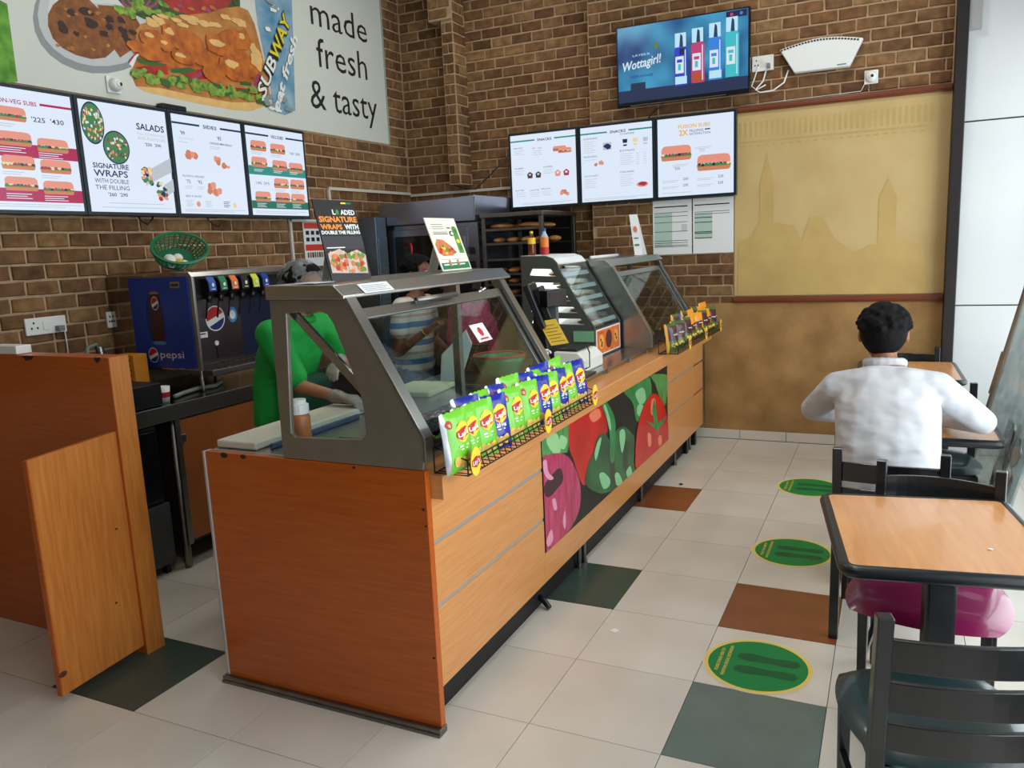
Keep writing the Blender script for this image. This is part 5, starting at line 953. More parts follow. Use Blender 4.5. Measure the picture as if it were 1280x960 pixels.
# social distance floor stickers
m_df = M('sticker_green', (0, 126, 62), .45, spec=.3, var=.05, scale=8); m_dy = M('sticker_yellow', (230, 200, 90), .4); m_dd = M('sticker_dark_green', (2, 88, 46), .45, spec=.3); m_dw = M('sticker_clear', (206, 202, 190), .3)
def decal(x, y, label):
    t = thing('floor_sticker', label, 'floor sticker', (x, y, .0004), 0, 'round social distance stickers')
    P = Panel((x, y, .0006), (0, 1, 0), (-1, 0, 0), (0, 0, 1), 1, 1, .0003); mb = MB(); P.disc(mb, 0, 0, .222, l=0, m=0, n=48); mb.build('clear_rim', m_dw, t)
    mb = MB(); P.disc(mb, 0, 0, .214, l=1, m=0, n=48); mb.build('yellow_ring', m_dy, t); mb = MB(); P.disc(mb, 0, 0, .198, l=2, m=0, n=48); f = mb.build('green_face', m_df, t)
    for s in (-1, 1):
        mb = MB(); P.poly(mb, [(s * .05 + dx * s, dy) for dx, dy in ((-.028, -.15), (.0, -.165), (.028, -.15), (.03, -.10), (.022, -.06), (.03, 0), (.036, .04), (.024, .08), (.0, .09), (-.024, .075), (-.03, .03), (-.022, -.05), (-.03, -.1))][::s], 3, 0); mb.build('footprint', m_dd, f)
    mb = MB(); P.text(mb, 'PLEASE STAND HERE TO', 0, .145, .014, .19, 4, 0, 'C', bold=.02); P.text(mb, 'MAINTAIN SOCIAL DISTANCING', 0, .115, .014, .25, 4, 0, 'C', bold=.02); mb.build('sticker_text', m_dy, f)
decal(-.283, -.285, 'round green footprint sticker beside the grey-green floor tile')
decal(-.288, 1.012, 'round green footprint sticker beside the brown floor tile')
decal(-.31, 2.26, 'round green footprint sticker by the man in white shirt')
tag(MB().poly([(-.95, -.21, .0012), (-.92, -.23, .003), (-.905, -.2, .001), (-.93, -.185, .004)]).build('paper_scrap', m_paper), 'tiny white paper scrap on the pale floor', 'scrap')
tag(MB().ball((-1.165, 2.06, .006), (.016, .013, .006), 8, 5).build('black_bit', m_black), 'small black bit of litter on the floor by the counter', 'litter')
# glass sheets leaning on the shop front
def LEAN(y0, y1, off, th, z1): 
    f = lambda z: .585 + .2177 * z + off
    return MB().add([(f(z) + d, y, z) for z in (0.012, z1) for y in (y0, y1) for d in (0, th)], [(0, 2, 3, 1), (4, 5, 7, 6), (0, 1, 5, 4), (2, 6, 7, 3), (0, 4, 6, 2), (1, 3, 7, 5)])
def FROST(name, col, a, rough):
    m, t, n, L, b = _nt(name); b.inputs['Base Color'].default_value = (*lin(col), 1); b.inputs['Roughness'].default_value = rough; out = n['Material Output']
    tr = n.new('ShaderNodeBsdfTransparent'); tr.inputs[0].default_value = (.85, .9, .9, 1); mx = n.new('ShaderNodeMixShader')
    tc = n.new('ShaderNodeTexCoord'); nz = n.new('ShaderNodeTexNoise'); nz.inputs['Scale'].default_value = 5; nz.inputs['Distortion'].default_value = 2; L.new(tc.outputs['Object'], nz.inputs[0])
    mr = n.new('ShaderNodeMapRange'); mr.inputs['From Min'].default_value = .3; mr.inputs['From Max'].default_value = .7; mr.inputs['To Min'].default_value = a - .15; mr.inputs['To Max'].default_value = a + .15; L.new(nz.outputs[0], mr.inputs[0])
    bp = n.new('ShaderNodeBump'); bp.inputs['Strength'].default_value = .3; L.new(nz.outputs[0], bp.inputs['Height']); L.new(bp.outputs[0], b.inputs['Normal'])
    L.new(mr.outputs[0], mx.inputs[0]); L.new(tr.outputs[0], mx.inputs[1]); L.new(b.outputs[0], mx.inputs[2]); L.new(mx.outputs[0], out.inputs[0]); return m
gs = thing('glass_sheet', 'greenish glass sheet with brown taped edge leaning against the shop front', 'glass sheet', (.62, 1.7, .0))
LEAN(.7, 2.2, .006, .01, 2.75).build('pane', FROST('leaning_glass', (168, 184, 184), .5, .15), gs)
LEAN(2.195, 2.215, -.004, .03, 2.75).build('taped_edge', M('brown_tape', (120, 96, 74), .6, var=.35, scale=7), gs)
mb = MB().add([(.585 + .2177 * z - d, y, z) for z in (.72, .98) for y in (2.19, 2.225) for d in (.012, -.02)], [(0, 2, 3, 1), (4, 5, 7, 6), (0, 1, 5, 4), (2, 6, 7, 3), (0, 4, 6, 2), (1, 3, 7, 5)]); mb.build('torn_tape', M('torn_tape', (132, 104, 76), .7, var=.3, scale=12), gs)
ps = thing('plastic_film', 'crumpled clear plastic film hanging over the lower glass sheet', 'plastic film', (.66, .9, 0))
mb = MB(); rd = random.Random(3); n, k = 14, 12; vs = []
for i in range(n + 1):
    for j in range(k + 1):
        z = .02 + .75 * j / k; vs.append((.585 + .2177 * z - .004 - rd.random() * .03, .72 + .45 * i / n, z + (rd.uniform(-.03, .05) if j == k else 0)))
mb.add(vs, [(i * (k + 1) + j, (i + 1) * (k + 1) + j, (i + 1) * (k + 1) + j + 1, i * (k + 1) + j + 1) for i in range(n) for j in range(k)])
mb.build('film_sheet', GLASS('plastic_wrap', (238, 240, 240), .22, .15), ps, smooth=True)
# ================================================================ CRISP RACKS AND PACKETS
m_wire = M('black_wire', (14, 14, 15), .4, .3)
def wire_rack(name, label, y0, y1, discs):
    t = thing(name, label, 'rack', (-1.2, (y0 + y1) / 2, .977))
    xb, xf = -1.262, -1.128; b = MB()
    for z0, z1 in ((.981, .981),): b.tube([(xb, y0, z0), (xf, y0, z1), (xf, y1, z1), (xb, y1, z0)], .0028, 5, closed=True)
    b.tube([(xb, y0, 1.075), (xf, y0, 1.035), (xf, y1, 1.035), (xb, y1, 1.075)], .0034, 5, closed=True)
    b.tube([(xf, y0, 1.018), (xf, y1, 1.018)], .0028, 5)
    for x, z in ((xb, 1.075), (xf, 1.035)):
        for y in (y0, y1): b.tube([(x, y, .98), (x, y, z)], .003, 5)
    n = int((y1 - y0) / .045)
    for i in range(n): y = y0 + (y1 - y0) * (i + .5) / n; b.tube([(xf, y - .02, 1.035), (xf, y + .008, .981)], .0022, 4); b.tube([(xb, y, .981), (xf, y, .981)], .002, 4)
    o = b.build('wire_frame', m_wire, t); o['kind'] = 'stuff'
    for y in discs:
        mb = MB(); P = Panel((xf + .004, y, 1.02), (0, 1, 0), (0, 0, 1), (1, 0, 0), 1, 1, .0006)
        d = MB().prism([(y + .036 * math.cos(a), 1.02 + .052 * math.sin(a)) for a in [i * math.pi / 12 for i in range(24)]], 'x', xf + .003, xf + .006).build('header_disc', m_yel, t)
        P.O.x += .003; P.poly(mb, [(-.03, -.012), (.0, -.022), (.032, -.006), (.03, .014), (0, .02), (-.03, .008)], 1, 0); P.text(mb, "Lay's", 0, -.008, .018, .05, 2, 1, 'C', rot=.12, bold=.02); mb.build('header_logo', [m_red, m_white], d)
    return t
wire_rack('crisp_rack', 'black wire rack of green and blue crisp packets on the counter ledge', -1.125, .20, (-1.075, -.42, .17))
wire_rack('crisp_rack', 'black wire rack of maroon and green snack packets near the wallpaper', 1.86, 3.36, (2.2, 2.75, 3.33))
class Skin(Panel):
    def pt(s, u, v, l): return Vector((s.dep(u, v) + .0006 * l + .0004, u * s.W, (v + .5) * s.H))
def packet(w_, h_, mats, face_m, printer, dpt=.026):
    def dep(u, v):
        a = max(0, 1 - (2 * abs(u)) ** 2.4) * max(0, 1 - (2.1 * abs(v)) ** 4)
        return dpt * a ** .55 + .0022 * math.sin(u * 23 + v * 9) * (1 if abs(v) < .44 else 0)
    mb = MB(); n, k = 10, 12
    for sg in (1, -1):
        vs = [(sg * dep(2 * i / n / 2 - .5, j / k - .5) if sg > 0 else -dep(i / n - .5, j / k - .5), (i / n - .5) * w_, (j / k) * h_ + (.004 * (i % 2) if j in (0, k) else 0)) for i in range(n + 1) for j in range(k + 1)]
        b0 = len(mb.v); mb.v += vs
        for i in range(n):
            for j in range(k):
                q = [b0 + i * (k + 1) + j, b0 + (i + 1) * (k + 1) + j, b0 + (i + 1) * (k + 1) + j + 1, b0 + i * (k + 1) + j + 1]
                mb.f.append(q if sg > 0 else q[::-1]); mb.m.append(face_m(i / n - .5 + .5 / n, j / k, sg))
    S = Skin((0, 0, 0), (0, 1, 0), (0, 0, 1), (1, 0, 0), w_, h_, .0006); S.dep = dep; pr = MB(); printer(S, pr)
    return mb.mesh('packet_bag', mats, True), pr.mesh('packet_print', PKM)
PKM = [m_red, m_yel, m_white, M('crisp_print', (236, 190, 90), .5, var=.2, scale=40), M('print_blue', (16, 44, 140), .4), M('print_green_dark', (40, 120, 30), .4), m_org, M('print_maroon', (84, 22, 34), .4)]
m_foil = M('silver_foil', (196, 198, 200), .3, .7, var=.12, scale=20)
def lays(c):
    def pr(S, mb):
        S.disc(mb, .08, .16, .24, .17, 2, 1, 20); S.poly(mb, [(-.17, .10), (.0, .03), (.30, .10), (.33, .20), (.2, .24), (0, .22), (-.15, .18)], 4, 0); S.text(mb, "Lay's", .08, .10, .075, .38, 6, 2, 'C', rot=.1, bold=.03)
        S.disc(mb, -.33, .33, .10, .07, 2, 0, 12); S.rect(mb, -.12, -.08, .26, -.055, 2, 2); S.rect(mb, -.06, -.13, .2, -.11, 2, 2)
        for i in range(3): S.disc(mb, -.2 + i * .2, -.30 - .03 * (i % 2), .13, .09, 2 + i, 3, 12, rot=.4)
        if c == 'b': S.text(mb, 'Wavy', .08, -.06, .06, .34, 4, 2, 'C', bold=.03, shear=.2)
    return pr
def masala(S, mb):
    S.disc(mb, .1, .12, .22, .08, 2, 7, 14); S.text(mb, 'masala', .1, .09, .05, .36, 4, 2, 'C', bold=.03)
    for i in range(4): S.disc(mb, -.2 + i * .14, -.22 - .05 * (i % 2), .09, .05, 2, 3, 10, rot=.6)
fl_ = lambda c: (lambda u, v, s: 0 if (s > 0 and u > -.38) else 1)
m_cg = M('packet_green', (112, 196, 44), .3, coat=.3, bump=.15, bscale=40); m_cb = M('packet_blue', (14, 34, 150), .3, coat=.3, bump=.15, bscale=40)
KIND = {'g': packet(.148, .215, [m_cg, m_foil], fl_('g'), lays('g')), 'b': packet(.148, .215, [m_cb, m_foil], fl_('b'), lays('b')),
        'm': packet(.14, .20, [M('packet_maroon', (66, 20, 30), .35, coat=.3), M('packet_leaf', (62, 100, 36), .35, coat=.3), M('packet_amber', (232, 160, 30), .35)], lambda u, v, s: (2 if u < -.38 else (1 if v < .36 or v > .9 else 0)) if s > 0 else 1, masala),
        'o': packet(.14, .20, [M('packet_orange', (236, 150, 30), .35, coat=.3), M('packet_olive', (70, 96, 40), .35), M('packet_brown', (70, 34, 28), .35)], lambda u, v, s: (1 if v < .34 else (0 if (v > .62 or u > .2) else 2)) if s > 0 else 1, masala),
        'u': packet(.13, .19, [M('packet_royal', (20, 70, 180), .35, coat=.3), m_cg], lambda u, v, s: 1 if v < .2 else 0, masala)}
def put(kind, loc, yaw, lean, roll, label, grp, s=1.0):
    t = thing('snack_packet' if kind in 'mou' else 'crisp_packet', label, 'snack packet' if kind in 'mou' else 'crisp packet', loc, 0, grp)
    t.rotation_euler = (roll, -lean, yaw); t.scale = (s, s, s)
    for me in KIND[kind]:
        o = bpy.data.objects.new(me.name.split('.')[0], me); C.objects.link(o); o.parent = t
        if me.name.startswith('packet_print'): o['kind'] = 'stuff'
rd = random.Random(21); G1, G2 = 'crisp packets in the wire rack', 'snack packets in the far wire rack'
front = [('g', -1.10, -.15), ('g', -1.02, -.12), ('g', -.91, -.30), ('b', -.80, -.35), ('g', -.655, -.2), ('g', -.50, -.2), ('b', -.375, -.25), ('g', -.28, -.35), ('b', -.17, -.15), ('g', -.045, -.25), ('b', .08, -.3)]
side = {'g': 'bright green', 'b': 'blue'}
for i, (k, y, yaw) in enumerate(front):
    nb = 'next to the steel end plate' if i == 0 else ('with both neighbours green' if i in (1,) else None)
    ORD = ('first', 'second', 'third', 'fourth', 'fifth', 'sixth', 'seventh', 'eighth', 'ninth', 'tenth', 'eleventh'); lab = '%s crisp packet, %s from the steel end plate in the front row' % (side[k], ORD[i])
    if i == 0: lab = 'bright green crisp packet next to the steel end plate in the wire rack'
    if i == 10: lab = 'blue crisp packet next to the last yellow disc of the wire rack'
    put(k, (-1.172, y, .986), yaw, .10 + rd.uniform(-.03, .05), rd.uniform(-.08, .08), lab, G1)
for i, (k, y) in enumerate((('b', -.93), ('g', -.82), ('b', -.70), ('g', -.56), ('b', -.43), ('g', -.32), ('b', -.22), ('g', -.06))):
    put(k, (-1.228, y, 1.0 + rd.uniform(0, .02)), rd.uniform(-.4, .0), .04, rd.uniform(-.1, .12), '%s crisp packet half hidden in the back row, %s from the steel end plate' % (side[k], ORD[i]), G1)
far = [('m', 1.90), ('m', 2.06), ('m', 2.32), ('o', 2.50), ('o', 2.68), ('m', 2.86), ('o', 3.02), ('m', 3.14), ('u', 3.26)]
desc = {'m': 'maroon and green packet', 'o': 'orange topped packet', 'u': 'royal blue packet'}
for i, (k, y) in enumerate(far): put(k, (-1.172, y, .986), rd.uniform(-.55, -.2), .10, rd.uniform(-.08, .08), desc[k] + ', %s from the steel guard in the front row' % ORD[i], G2)
for i, (k, y) in enumerate((('m', 2.2), ('u', 2.24), ('m', 2.45), ('o', 2.62), ('m', 2.8), ('o', 2.95), ('o', 3.12))):
    put(k, (-1.228, y, 1.005 + rd.uniform(0, .03)), rd.uniform(-.4, .1), .03, rd.uniform(-.1, .12), desc[k] + ', %s from the steel guard in the back row' % ORD[i], G2)
# ================================================================ PASTRY CASE
cc = thing('pastry_case', 'grey cookie display case with slotted sides and orange cookie picture on its base', 'display case', (-1.8, 1.66, 1.007))
m_cs = M('case_grey', (74, 76, 70), .4)
xr = lambda z: -1.555 - (z - 1.2) * .60
outer = [(-2.06, 1.2), (-1.55, 1.2), (-1.556, 1.215)] + [(xr(z), z) for z in (1.3, 1.4, 1.5, 1.58)] + [(-1.80, 1.63), (-1.83, 1.662), (-1.88, 1.68), (-2.06, 1.684)]
holes = [[(-2.0, a + .012), (xr(a) - .05, a), (xr(b) - .05, b - .006), (-2.0 + .02, b)] for a, b in ((1.228, 1.275), (1.305, 1.352), (1.382, 1.43), (1.46, 1.51), (1.545, 1.60))]
for y in (1.40, 1.915): MB().prism(outer, 'y', y, y + .015, holes=holes).build('side_panel', m_cs, cc, bevel=.002)
m_shw = M('shelf_white', (226, 230, 230), .4)
for a in (1.222, 1.30, 1.377, 1.455, 1.54):
    sh = MB().box(-2.04, xr(a) - .02, 1.416, 1.914, a, a + .008).build('shelf', m_shw, cc)
    MB().add([(xr(a) - .012 + d, y, a + dz) for dz in (0, .026) for y in (1.418, 1.912) for d in (-.012 * (dz > 0) , .004 - .012 * (dz > 0))], [(0, 2, 3, 1), (4, 5, 7, 6), (0, 1, 5, 4), (2, 6, 7, 3), (0, 4, 6, 2), (1, 3, 7, 5)]).build('price_strip', m_paper, sh)
mb = MB().prism([(xr(1.21), 1.21), (xr(1.21) + .006, 1.213), (xr(1.59) + .006, 1.593), (xr(1.59), 1.59)], 'y', 1.416, 1.914); mb.build('front_glass', GLASS('case_glass', (236, 244, 244), .12), cc)
mb = MB().prism([(-2.06, 1.676), (-1.885, 1.672), (-1.835, 1.655), (-1.80, 1.622), (-1.795, 1.628), (-1.828, 1.664), (-1.88, 1.682), (-2.06, 1.686)], 'y', 1.41, 1.93); mb.build('top_cover', m_shw, cc)
MB().box(-2.06, -2.045, 1.41, 1.92, 1.2, 1.68).build('back_panel', m_shw, cc)
for a in (1.30, 1.377, 1.455, 1.54, 1.655): MB().box(-1.99, -1.975, 1.43, 1.90, a - .012, a - .006).build('light_strip', EM('case_light', (255, 252, 240), 9.0), cc)
for i in range(14): z = 1.23 + i * .027; MB().box(xr(z) + .006, xr(z) + .010, 1.893, 1.905, z, z + .01).build('trim_stud', m_cs, cc)
bx = MB().box(-2.06, -1.552, 1.40, 1.93, 1.007, 1.2).build('base', m_cs, cc, bevel=.003)
P = Panel((-1.552, 1.415, 1.02), (0, 1, 0), (0, 0, 1), (1, 0, 0), .50, .172, .0006); mb = MB(); P.rect(mb, 0, 0, 1, 1, 1, 0); P.rect(mb, .03, .05, .97, .95, 2, 1); P.disc(mb, .5, .52, .13, .36, 3, 2, 24); P.disc(mb, .2, .5, .1, .28, 3, 3, 18); P.disc(mb, .8, .55, .1, .26, 3, 3, 18)
P.text(mb, 'cookies', .08, .82, .08, .2, 3, 2)
for u, v in ((.17, .58), (.22, .45), (.2, .35), (.78, .6), (.82, .45), (.3, .12), (.5, .1), (.7, .12)): P.disc(mb, u, v, .03, .06, 4, 3 if v < .2 else 2, 8)
mb.build('cookie_picture', [m_paper, M('case_orange', (224, 110, 40), .4), M('cookie_dark', (84, 36, 24), .5), M('cookie_gold', (230, 160, 70), .5)], bx)
m_ck = M('cookie_crust', (190, 140, 90), .7, scale=60, c2=(130, 84, 44))
for r, a in enumerate((1.222, 1.30, 1.377, 1.455, 1.54)):
    for k in range(3):
        o = MB().ball((xr(a) - .10, 1.50 + k * .16, a + .018), (.042, .05, .010), 12, 6).build('cookie', m_ck, smooth=True); tag(o, 'round cookie on the %s case shelf, %s from the till monitor' % (('lowest', 'second lowest', 'middle', 'second highest', 'top')[r], ('first', 'second', 'last')[k]), 'cookie', 'cookies in the display case')
def bottle(name, label, x, y, z, h, r, body, cap, capm, bands, clear):
    t = thing(name, label, 'bottle', (x, y, z))
    o = MB().lathe([(r * .9, 0), (r, .01), (r, h * .58), (r * .9, h * .66), (r * .45, h * .8), (r * .38, h * .86)], (x, y, z), 18).build('bottle_body', body, t, smooth=True)
    MB().lathe([(r * .44, 0), (r * .44, h * .1), (0, h * .1)], (x, y, z + h * .86), 14).build('bottle_cap', capm, t)
    for a, b, m in bands: MB().lathe([(r * 1.02, 0), (r * 1.02, b - a)], (x, y, z + a), 18, caps=False).build('bottle_label', m, t, smooth=True)
bottle('drink_bottle', 'brown drink bottle with yellow cap on top of the display case', -2.005, 1.47, 1.6865, .165, .026, M('cola_brown', (110, 50, 24), .15, var=.3, scale=30), 0, m_yel, [(.075, .115, m_yel)], 0)
bottle('water_bottle', 'clear water bottle with blue cap and orange label on the display case', -1.925, 1.50, 1.6865, .18, .027, M('water_clear', (170, 196, 206), .1), 0, M('cap_blue', (24, 70, 190), .4), [(.0, .05, m_red), (.05, .115, m_org)], 0)
# ================================================================ TILL AREA
ps_ = thing('till_monitor', 'black till monitor on stand seen from behind beside the display case', 'monitor', (-1.78, 1.02, 1.007))
T = Matrix.Translation((-1.80, 1.05, 1.40)) @ Matrix.Rotation(.3, 4, 'Z') @ Matrix.Rotation(-.35, 4, 'Y')
MB().box(-.02, .02, -.19, .18, -.15, .13, T=T).build('screen_back', m_black, ps_, bevel=.008)
MB().box(.02, .07, -.12, .10, -.12, .09, T=T).build('rear_housing', m_black, ps_, bevel=.012)
MB().prism([(-1.86, 1.007), (-1.66, 1.007), (-1.70, 1.06), (-1.74, 1.33), (-1.80, 1.33), (-1.81, 1.06)], 'y', .98, 1.12).build('stand', m_black, ps_, bevel=.008)
T2 = Matrix.Translation((-1.66, .99, 1.435)) @ Matrix.Rotation(-.5, 4, 'Z')
MB().box(-.05, .03, -.075, .075, -.05, .05, T=T2).build('customer_display', m_black, ps_, bevel=.006); MB().box(.03, .032, -.065, .065, -.035, .035, T=T2).build('display_window', M('smoked_window', (50, 34, 26), .15), ps_)
MB().box(-1.70, -1.64, .97, 1.01, 1.2, 1.39).build('display_arm', M('grey_arm', (84, 92, 94), .5), ps_, bevel=.004)
pn = thing('receipt_printer', 'off white receipt printer with dark lid beside the till monitor', 'printer', (-1.53, .98, 1.007))
MB().prism([(-1.63, 1.007), (-1.435, 1.007), (-1.435, 1.075), (-1.48, 1.12), (-1.63, 1.125)], 'y', .88, 1.20).build('printer_body', M('printer_white', (220, 220, 210), .5), pn, bevel=.006)
MB().box(-1.62, -1.50, .92, 1.16, 1.123, 1.137).build('printer_lid', m_black, pn, bevel=.004)
tag(MB().box(-1.62, -1.36, .66, .865, 1.0075, 1.022).build('card_tray', m_black, bevel=.004), 'flat black tray on the steel shelf before the printer', 'tray')
t = thing('yellow_card', 'yellow printed card hanging from the till monitor stand', 'card', (-1.62, .95, 1.18))
P = Panel((-1.665, .93, 1.155), (.85, .25, .12), (-.48, .0, .88), (.46, -.7, .3), .12, .165, .0006); mb = MB(); P.rect(mb, 0, 0, 1, 1, 0, 0); cdm = mb.build('card_sheet', M('card_yellow', (236, 196, 66), .6), t); s_ = cdm.modifiers.new('thick', 'SOLIDIFY'); s_.thickness = .003; mb = MB()
for i in range(6): P.rect(mb, .1, .12 + i * .13, .9 - .15 * (i % 2), .15 + i * .13, 1, 0)
mb.build('card_lines', M('card_ink', (150, 100, 30), .6), t)
t = thing('green_leaflet', 'pale green leaflets leaning on the grey display case side', 'leaflet', (-1.64, 1.38, 1.12))
MB().box(-1.70, -1.56, 1.392, 1.396, 1.12, 1.19).build('leaflet', M('leaflet_green', (120, 170, 130), .6), t)
t = thing('sanitiser_bottle', 'clear pump bottle standing by the receipt printer', 'bottle', (-1.56, .62, 1.007))
MB().lathe([(.035, 0), (.038, .01), (.038, .09), (.018, .105), (.018, .12)], (-1.56, .60, 1.0075), 16).build('bottle_body', M('cloudy_plastic', (196, 206, 206), .3), t, smooth=True)
mb = MB().lathe([(.012, 0), (.012, .025), (.006, .028), (.006, .05)], (-1.56, .60, 1.127), 12); mb.tube([(-1.56, .60, 1.172), (-1.53, .585, 1.172), (-1.522, .58, 1.162)], .006, 6); mb.build('pump', m_white, t)
tag(MB().box(-1.66, -1.61, .72, .76, 1.0075, 1.16).build('tissue_box', m_paper, bevel=.003), 'small upright white carton beside the clear pump bottle', 'carton')
cable('black cable looping from the receipt printer', [(-1.50, 1.05, 1.137), (-1.46, .98, 1.16), (-1.42, .92, 1.12), (-1.41, .89, 1.04), (-1.43, .87, 1.03)], .004, m_black)
# ================================================================ SIGNS ON THE GUARD SHELVES
def stand_sign(name, label, y0, y1, xb, zb, h, lean, bg, draw, pm):
    t = thing(name, label, 'sign', (xb, (y0 + y1) / 2, zb)); V = Vector((-lean, 0, math.sqrt(1 - lean * lean))); N = Vector((V.z, 0, lean)); O = Vector((xb, y0, zb)); U = Vector((0, 1, 0)); w_ = y1 - y0
    b = MB().add([O + U * u + V * v - N * d for v in (0, h) for d in (0, .004) for u in (0, w_)], [(0, 1, 3, 2), (4, 6, 7, 5), (0, 4, 5, 1), (2, 3, 7, 6), (0, 2, 6, 4), (1, 5, 7, 3)]).build('board', bg, t)
    MB().add([O + U * u + d for d in (V * h * .8 - N * .004, V * h * .8 - N * .007, Vector((-lean * h * .8 - .07, 0, 0)), Vector((-lean * h * .8 - .073, 0, 0))) for u in (w_ * .35, w_ * .65)], [(0, 1, 3, 2), (0, 4, 5, 1), (2, 3, 7, 6), (4, 6, 7, 5), (0, 2, 6, 4), (1, 5, 7, 3)]).build('strut', m_paper, t)
    P = Panel(O, U, V, N, w_, h, .0006); mb = MB(); draw(P, mb); mb.build('sign_print', pm, b)['kind'] = 'stuff'
m_sb = M('sign_black', (26, 22, 24), .4); m_so = M('sign_orange', (232, 140, 50), .45); m_sw = M('sign_white', (236, 236, 234), .45); m_wr = M('wrap_skin', (206, 176, 160), .6, var=.15, scale=30)
SGM = [m_sw, m_so, m_grn, m_wr, m_red, m_yel, M('sign_dusk', (52, 48, 56), .5), m_lett, M('sign_bun', (206, 120, 66), .6, var=.2, scale=40), m_ink, m_grey]
def loaded(P, mb):
    P.rect(mb, .66, .955, .78, .975, 1, 5); P.rect(mb, .78, .955, .92, .975, 1, 2)
    P.text(mb, 'L', .40, .82, .062, .08, 1, 0, bold=.03); P.disc(mb, .52, .85, .045, l=1, m=2); P.disc(mb, .52, .85, .028, l=2, m=7); P.text(mb, 'ADED', .60, .82, .062, .36, 1, 0, bold=.03)
    P.text(mb, 'SIGNATURE', .04, .725, .07, .93, 1, 1, bold=.04); P.text(mb, 'WRAPS', .04, .635, .062, .52, 1, 1, bold=.04); P.text(mb, 'WITH', .62, .635, .062, .35, 1, 0, bold=.04); P.text(mb, 'DOUBLE THE FILLING', .03, .575, .042, .95, 1, 0, bold=.04)
    P.rect(mb, 0, .38, 1, .55, 1, 6); P.rect(mb, .06, .40, .5, .412, 2, 0); P.rect(mb, 0, 0, 1, .1, 1, 6)
    for k, (u, v) in enumerate(((.30, .22), (.72, .20))):
        P.poly(mb, [(u - .26, v - .12), (u + .2, v - .14), (u + .24, v + .1), (u + .05, v + .17), (u - .25, v + .12)], 3 + k * 4, 3)
        r_ = random.Random(k)
        for i in range(26): P.disc(mb, u + r_.uniform(-.2, .15), v + r_.uniform(-.1, .12), .05, .032, 5 + k * 4, (7, 4, 8, 3, 8, 7)[r_.randrange(6)], 8, wob=.3)
stand_sign('promo_sign', 'black promotional sign for loaded signature wraps on the steel guard shelf', -.99, -.735, -1.745, 1.653, .315, .2, m_sb, loaded, SGM)
def hot(P, mb):

    for v in (.87, .83, .79): P.rect(mb, .14, v, .52, v + .012, 1, 10)
    P.rect(mb, .12, .69, .6, .705, 1, 9); P.rect(mb, .12, .725, .6, .735, 1, 9); P.rect(mb, .62, .8, .75, .82, 1, 9); P.disc(mb, .72, .70, .07, .05, 1, 9, 14); P.disc(mb, .74, .70, .05, .03, 2, 0, 12)
    P.poly(mb, [(.78, .32), (.95, .32), (.95, .8), (.90, .84), (.82, .84), (.78, .8)], 1, 7); P.disc(mb, .88, .74, .05, .04, 2, 2); P.disc(mb, .86, .55, .06, .04, 2, 5); P.disc(mb, .88, .42, .05, .04, 2, 2)
    P.poly(mb, [(.08, .34), (.06, .5), (.16, .6), (.35, .58), (.55, .46), (.66, .34), (.5, .28), (.2, .28)], 3, 8)
    r_ = random.Random(8)
    for i in range(18): P.disc(mb, r_.uniform(.15, .6), r_.uniform(.31, .46), .05, .028, 4, (4, 8, 5, 7)[i % 4], 8, wob=.3)
    P.rect(mb, .06, .21, .96, .215, 1, 10); P.rect(mb, .04, .03, .96, .15, 1, 2)
    for u in (.1, .36, .64): P.rect(mb, u, .10, u + .18, .125, 2, 0)
    for u in (.31, .58): P.rect(mb, u, .08, u + .05, .2, 2, 8)
stand_sign('promo_sign', 'cream sandwich sign with green bottom band on the steel guard shelf', -.235, .045, -1.70, 1.653, .262, .33, M('sign_cream', (232, 230, 212), .5), hot, SGM)
t = thing('table_flyer', 'white folded flyer with red picture standing on the guard shelf by the notices', 'flyer', (-1.78, 3.0, 1.633))
for s, m_ in ((-1, m_paper), (1, m_paper)):
    MB().add([(-1.74 - .05 * k * 1.2, y + s * .06 * (1 - k), 1.633 + .33 * k) for k in (0, 1) for y in (3.0, 3.0 + s * .004)] + [(-1.60 - .05 * k * 1.2 - .08, y + s * .06 * (1 - k) + .02, 1.633 + .33 * k) for k in (0, 1) for y in (3.0, 3.0 + s * .004)], [(0, 1, 3, 2), (4, 6, 7, 5), (0, 4, 5, 1), (2, 3, 7, 6), (0, 2, 6, 4), (1, 5, 7, 3)]).build('leaf', m_, t)
mb = MB(); P = Panel((-1.735, 2.938, 1.65), (.7, .25, 0), (-.16, .18, .97), (.1, -.9, .2), .06, .30, .003); P.disc(mb, .5, .66, .35, .09, 1, 0, 12); P.rect(mb, .1, .2, .9, .25, 1, 1); P.rect(mb, .1, .4, .9, .43, 1, 1); mb.build('flyer_print', [M('flyer_red', (214, 110, 80), .6), m_grn], t)
t = thing('rolled_poster', 'white rolled poster with blue end lying on the far guard shelf', 'poster', (-1.80, 2.3, 1.633))
MB().tube([(-1.79, 2.02, 1.646), (-1.79, 2.62, 1.646)], .012, 12).build('roll', m_paper, t, smooth=True); MB().tube([(-1.79, 2.62, 1.646), (-1.79, 2.655, 1.646)], .0128, 12).build('blue_end', M('roll_blue', (50, 110, 170), .5), t, smooth=True)
t = thing('order_slip', 'white printed slip taped on the sloping front of the guard shelf', 'slip', (-1.57, -.9, 1.62))
P = Panel((-1.5475, -1.06, 1.6085), (0, 1, 0), (-.74, 0, .67), (.67, 0, .74), .19, .05, .0005, ); mb = MB(); P.rect(mb, 0, 0, 1, 1, 4, 0); mb.build('slip_sheet', m_paper, t); mb = MB()
for i in range(4): P.rect(mb, .08, .18 + i * .18, .9 - .1 * (i % 2), .22 + i * .18, 6, 0)
mb.build('slip_print', m_grey, t)
tag(MB().box(-1.80, -1.70, -1.15, -1.03, 1.6535, 1.655).build('till_slip', m_paper), 'loose white till slip flat on the guard shelf by the black sign', 'slip')
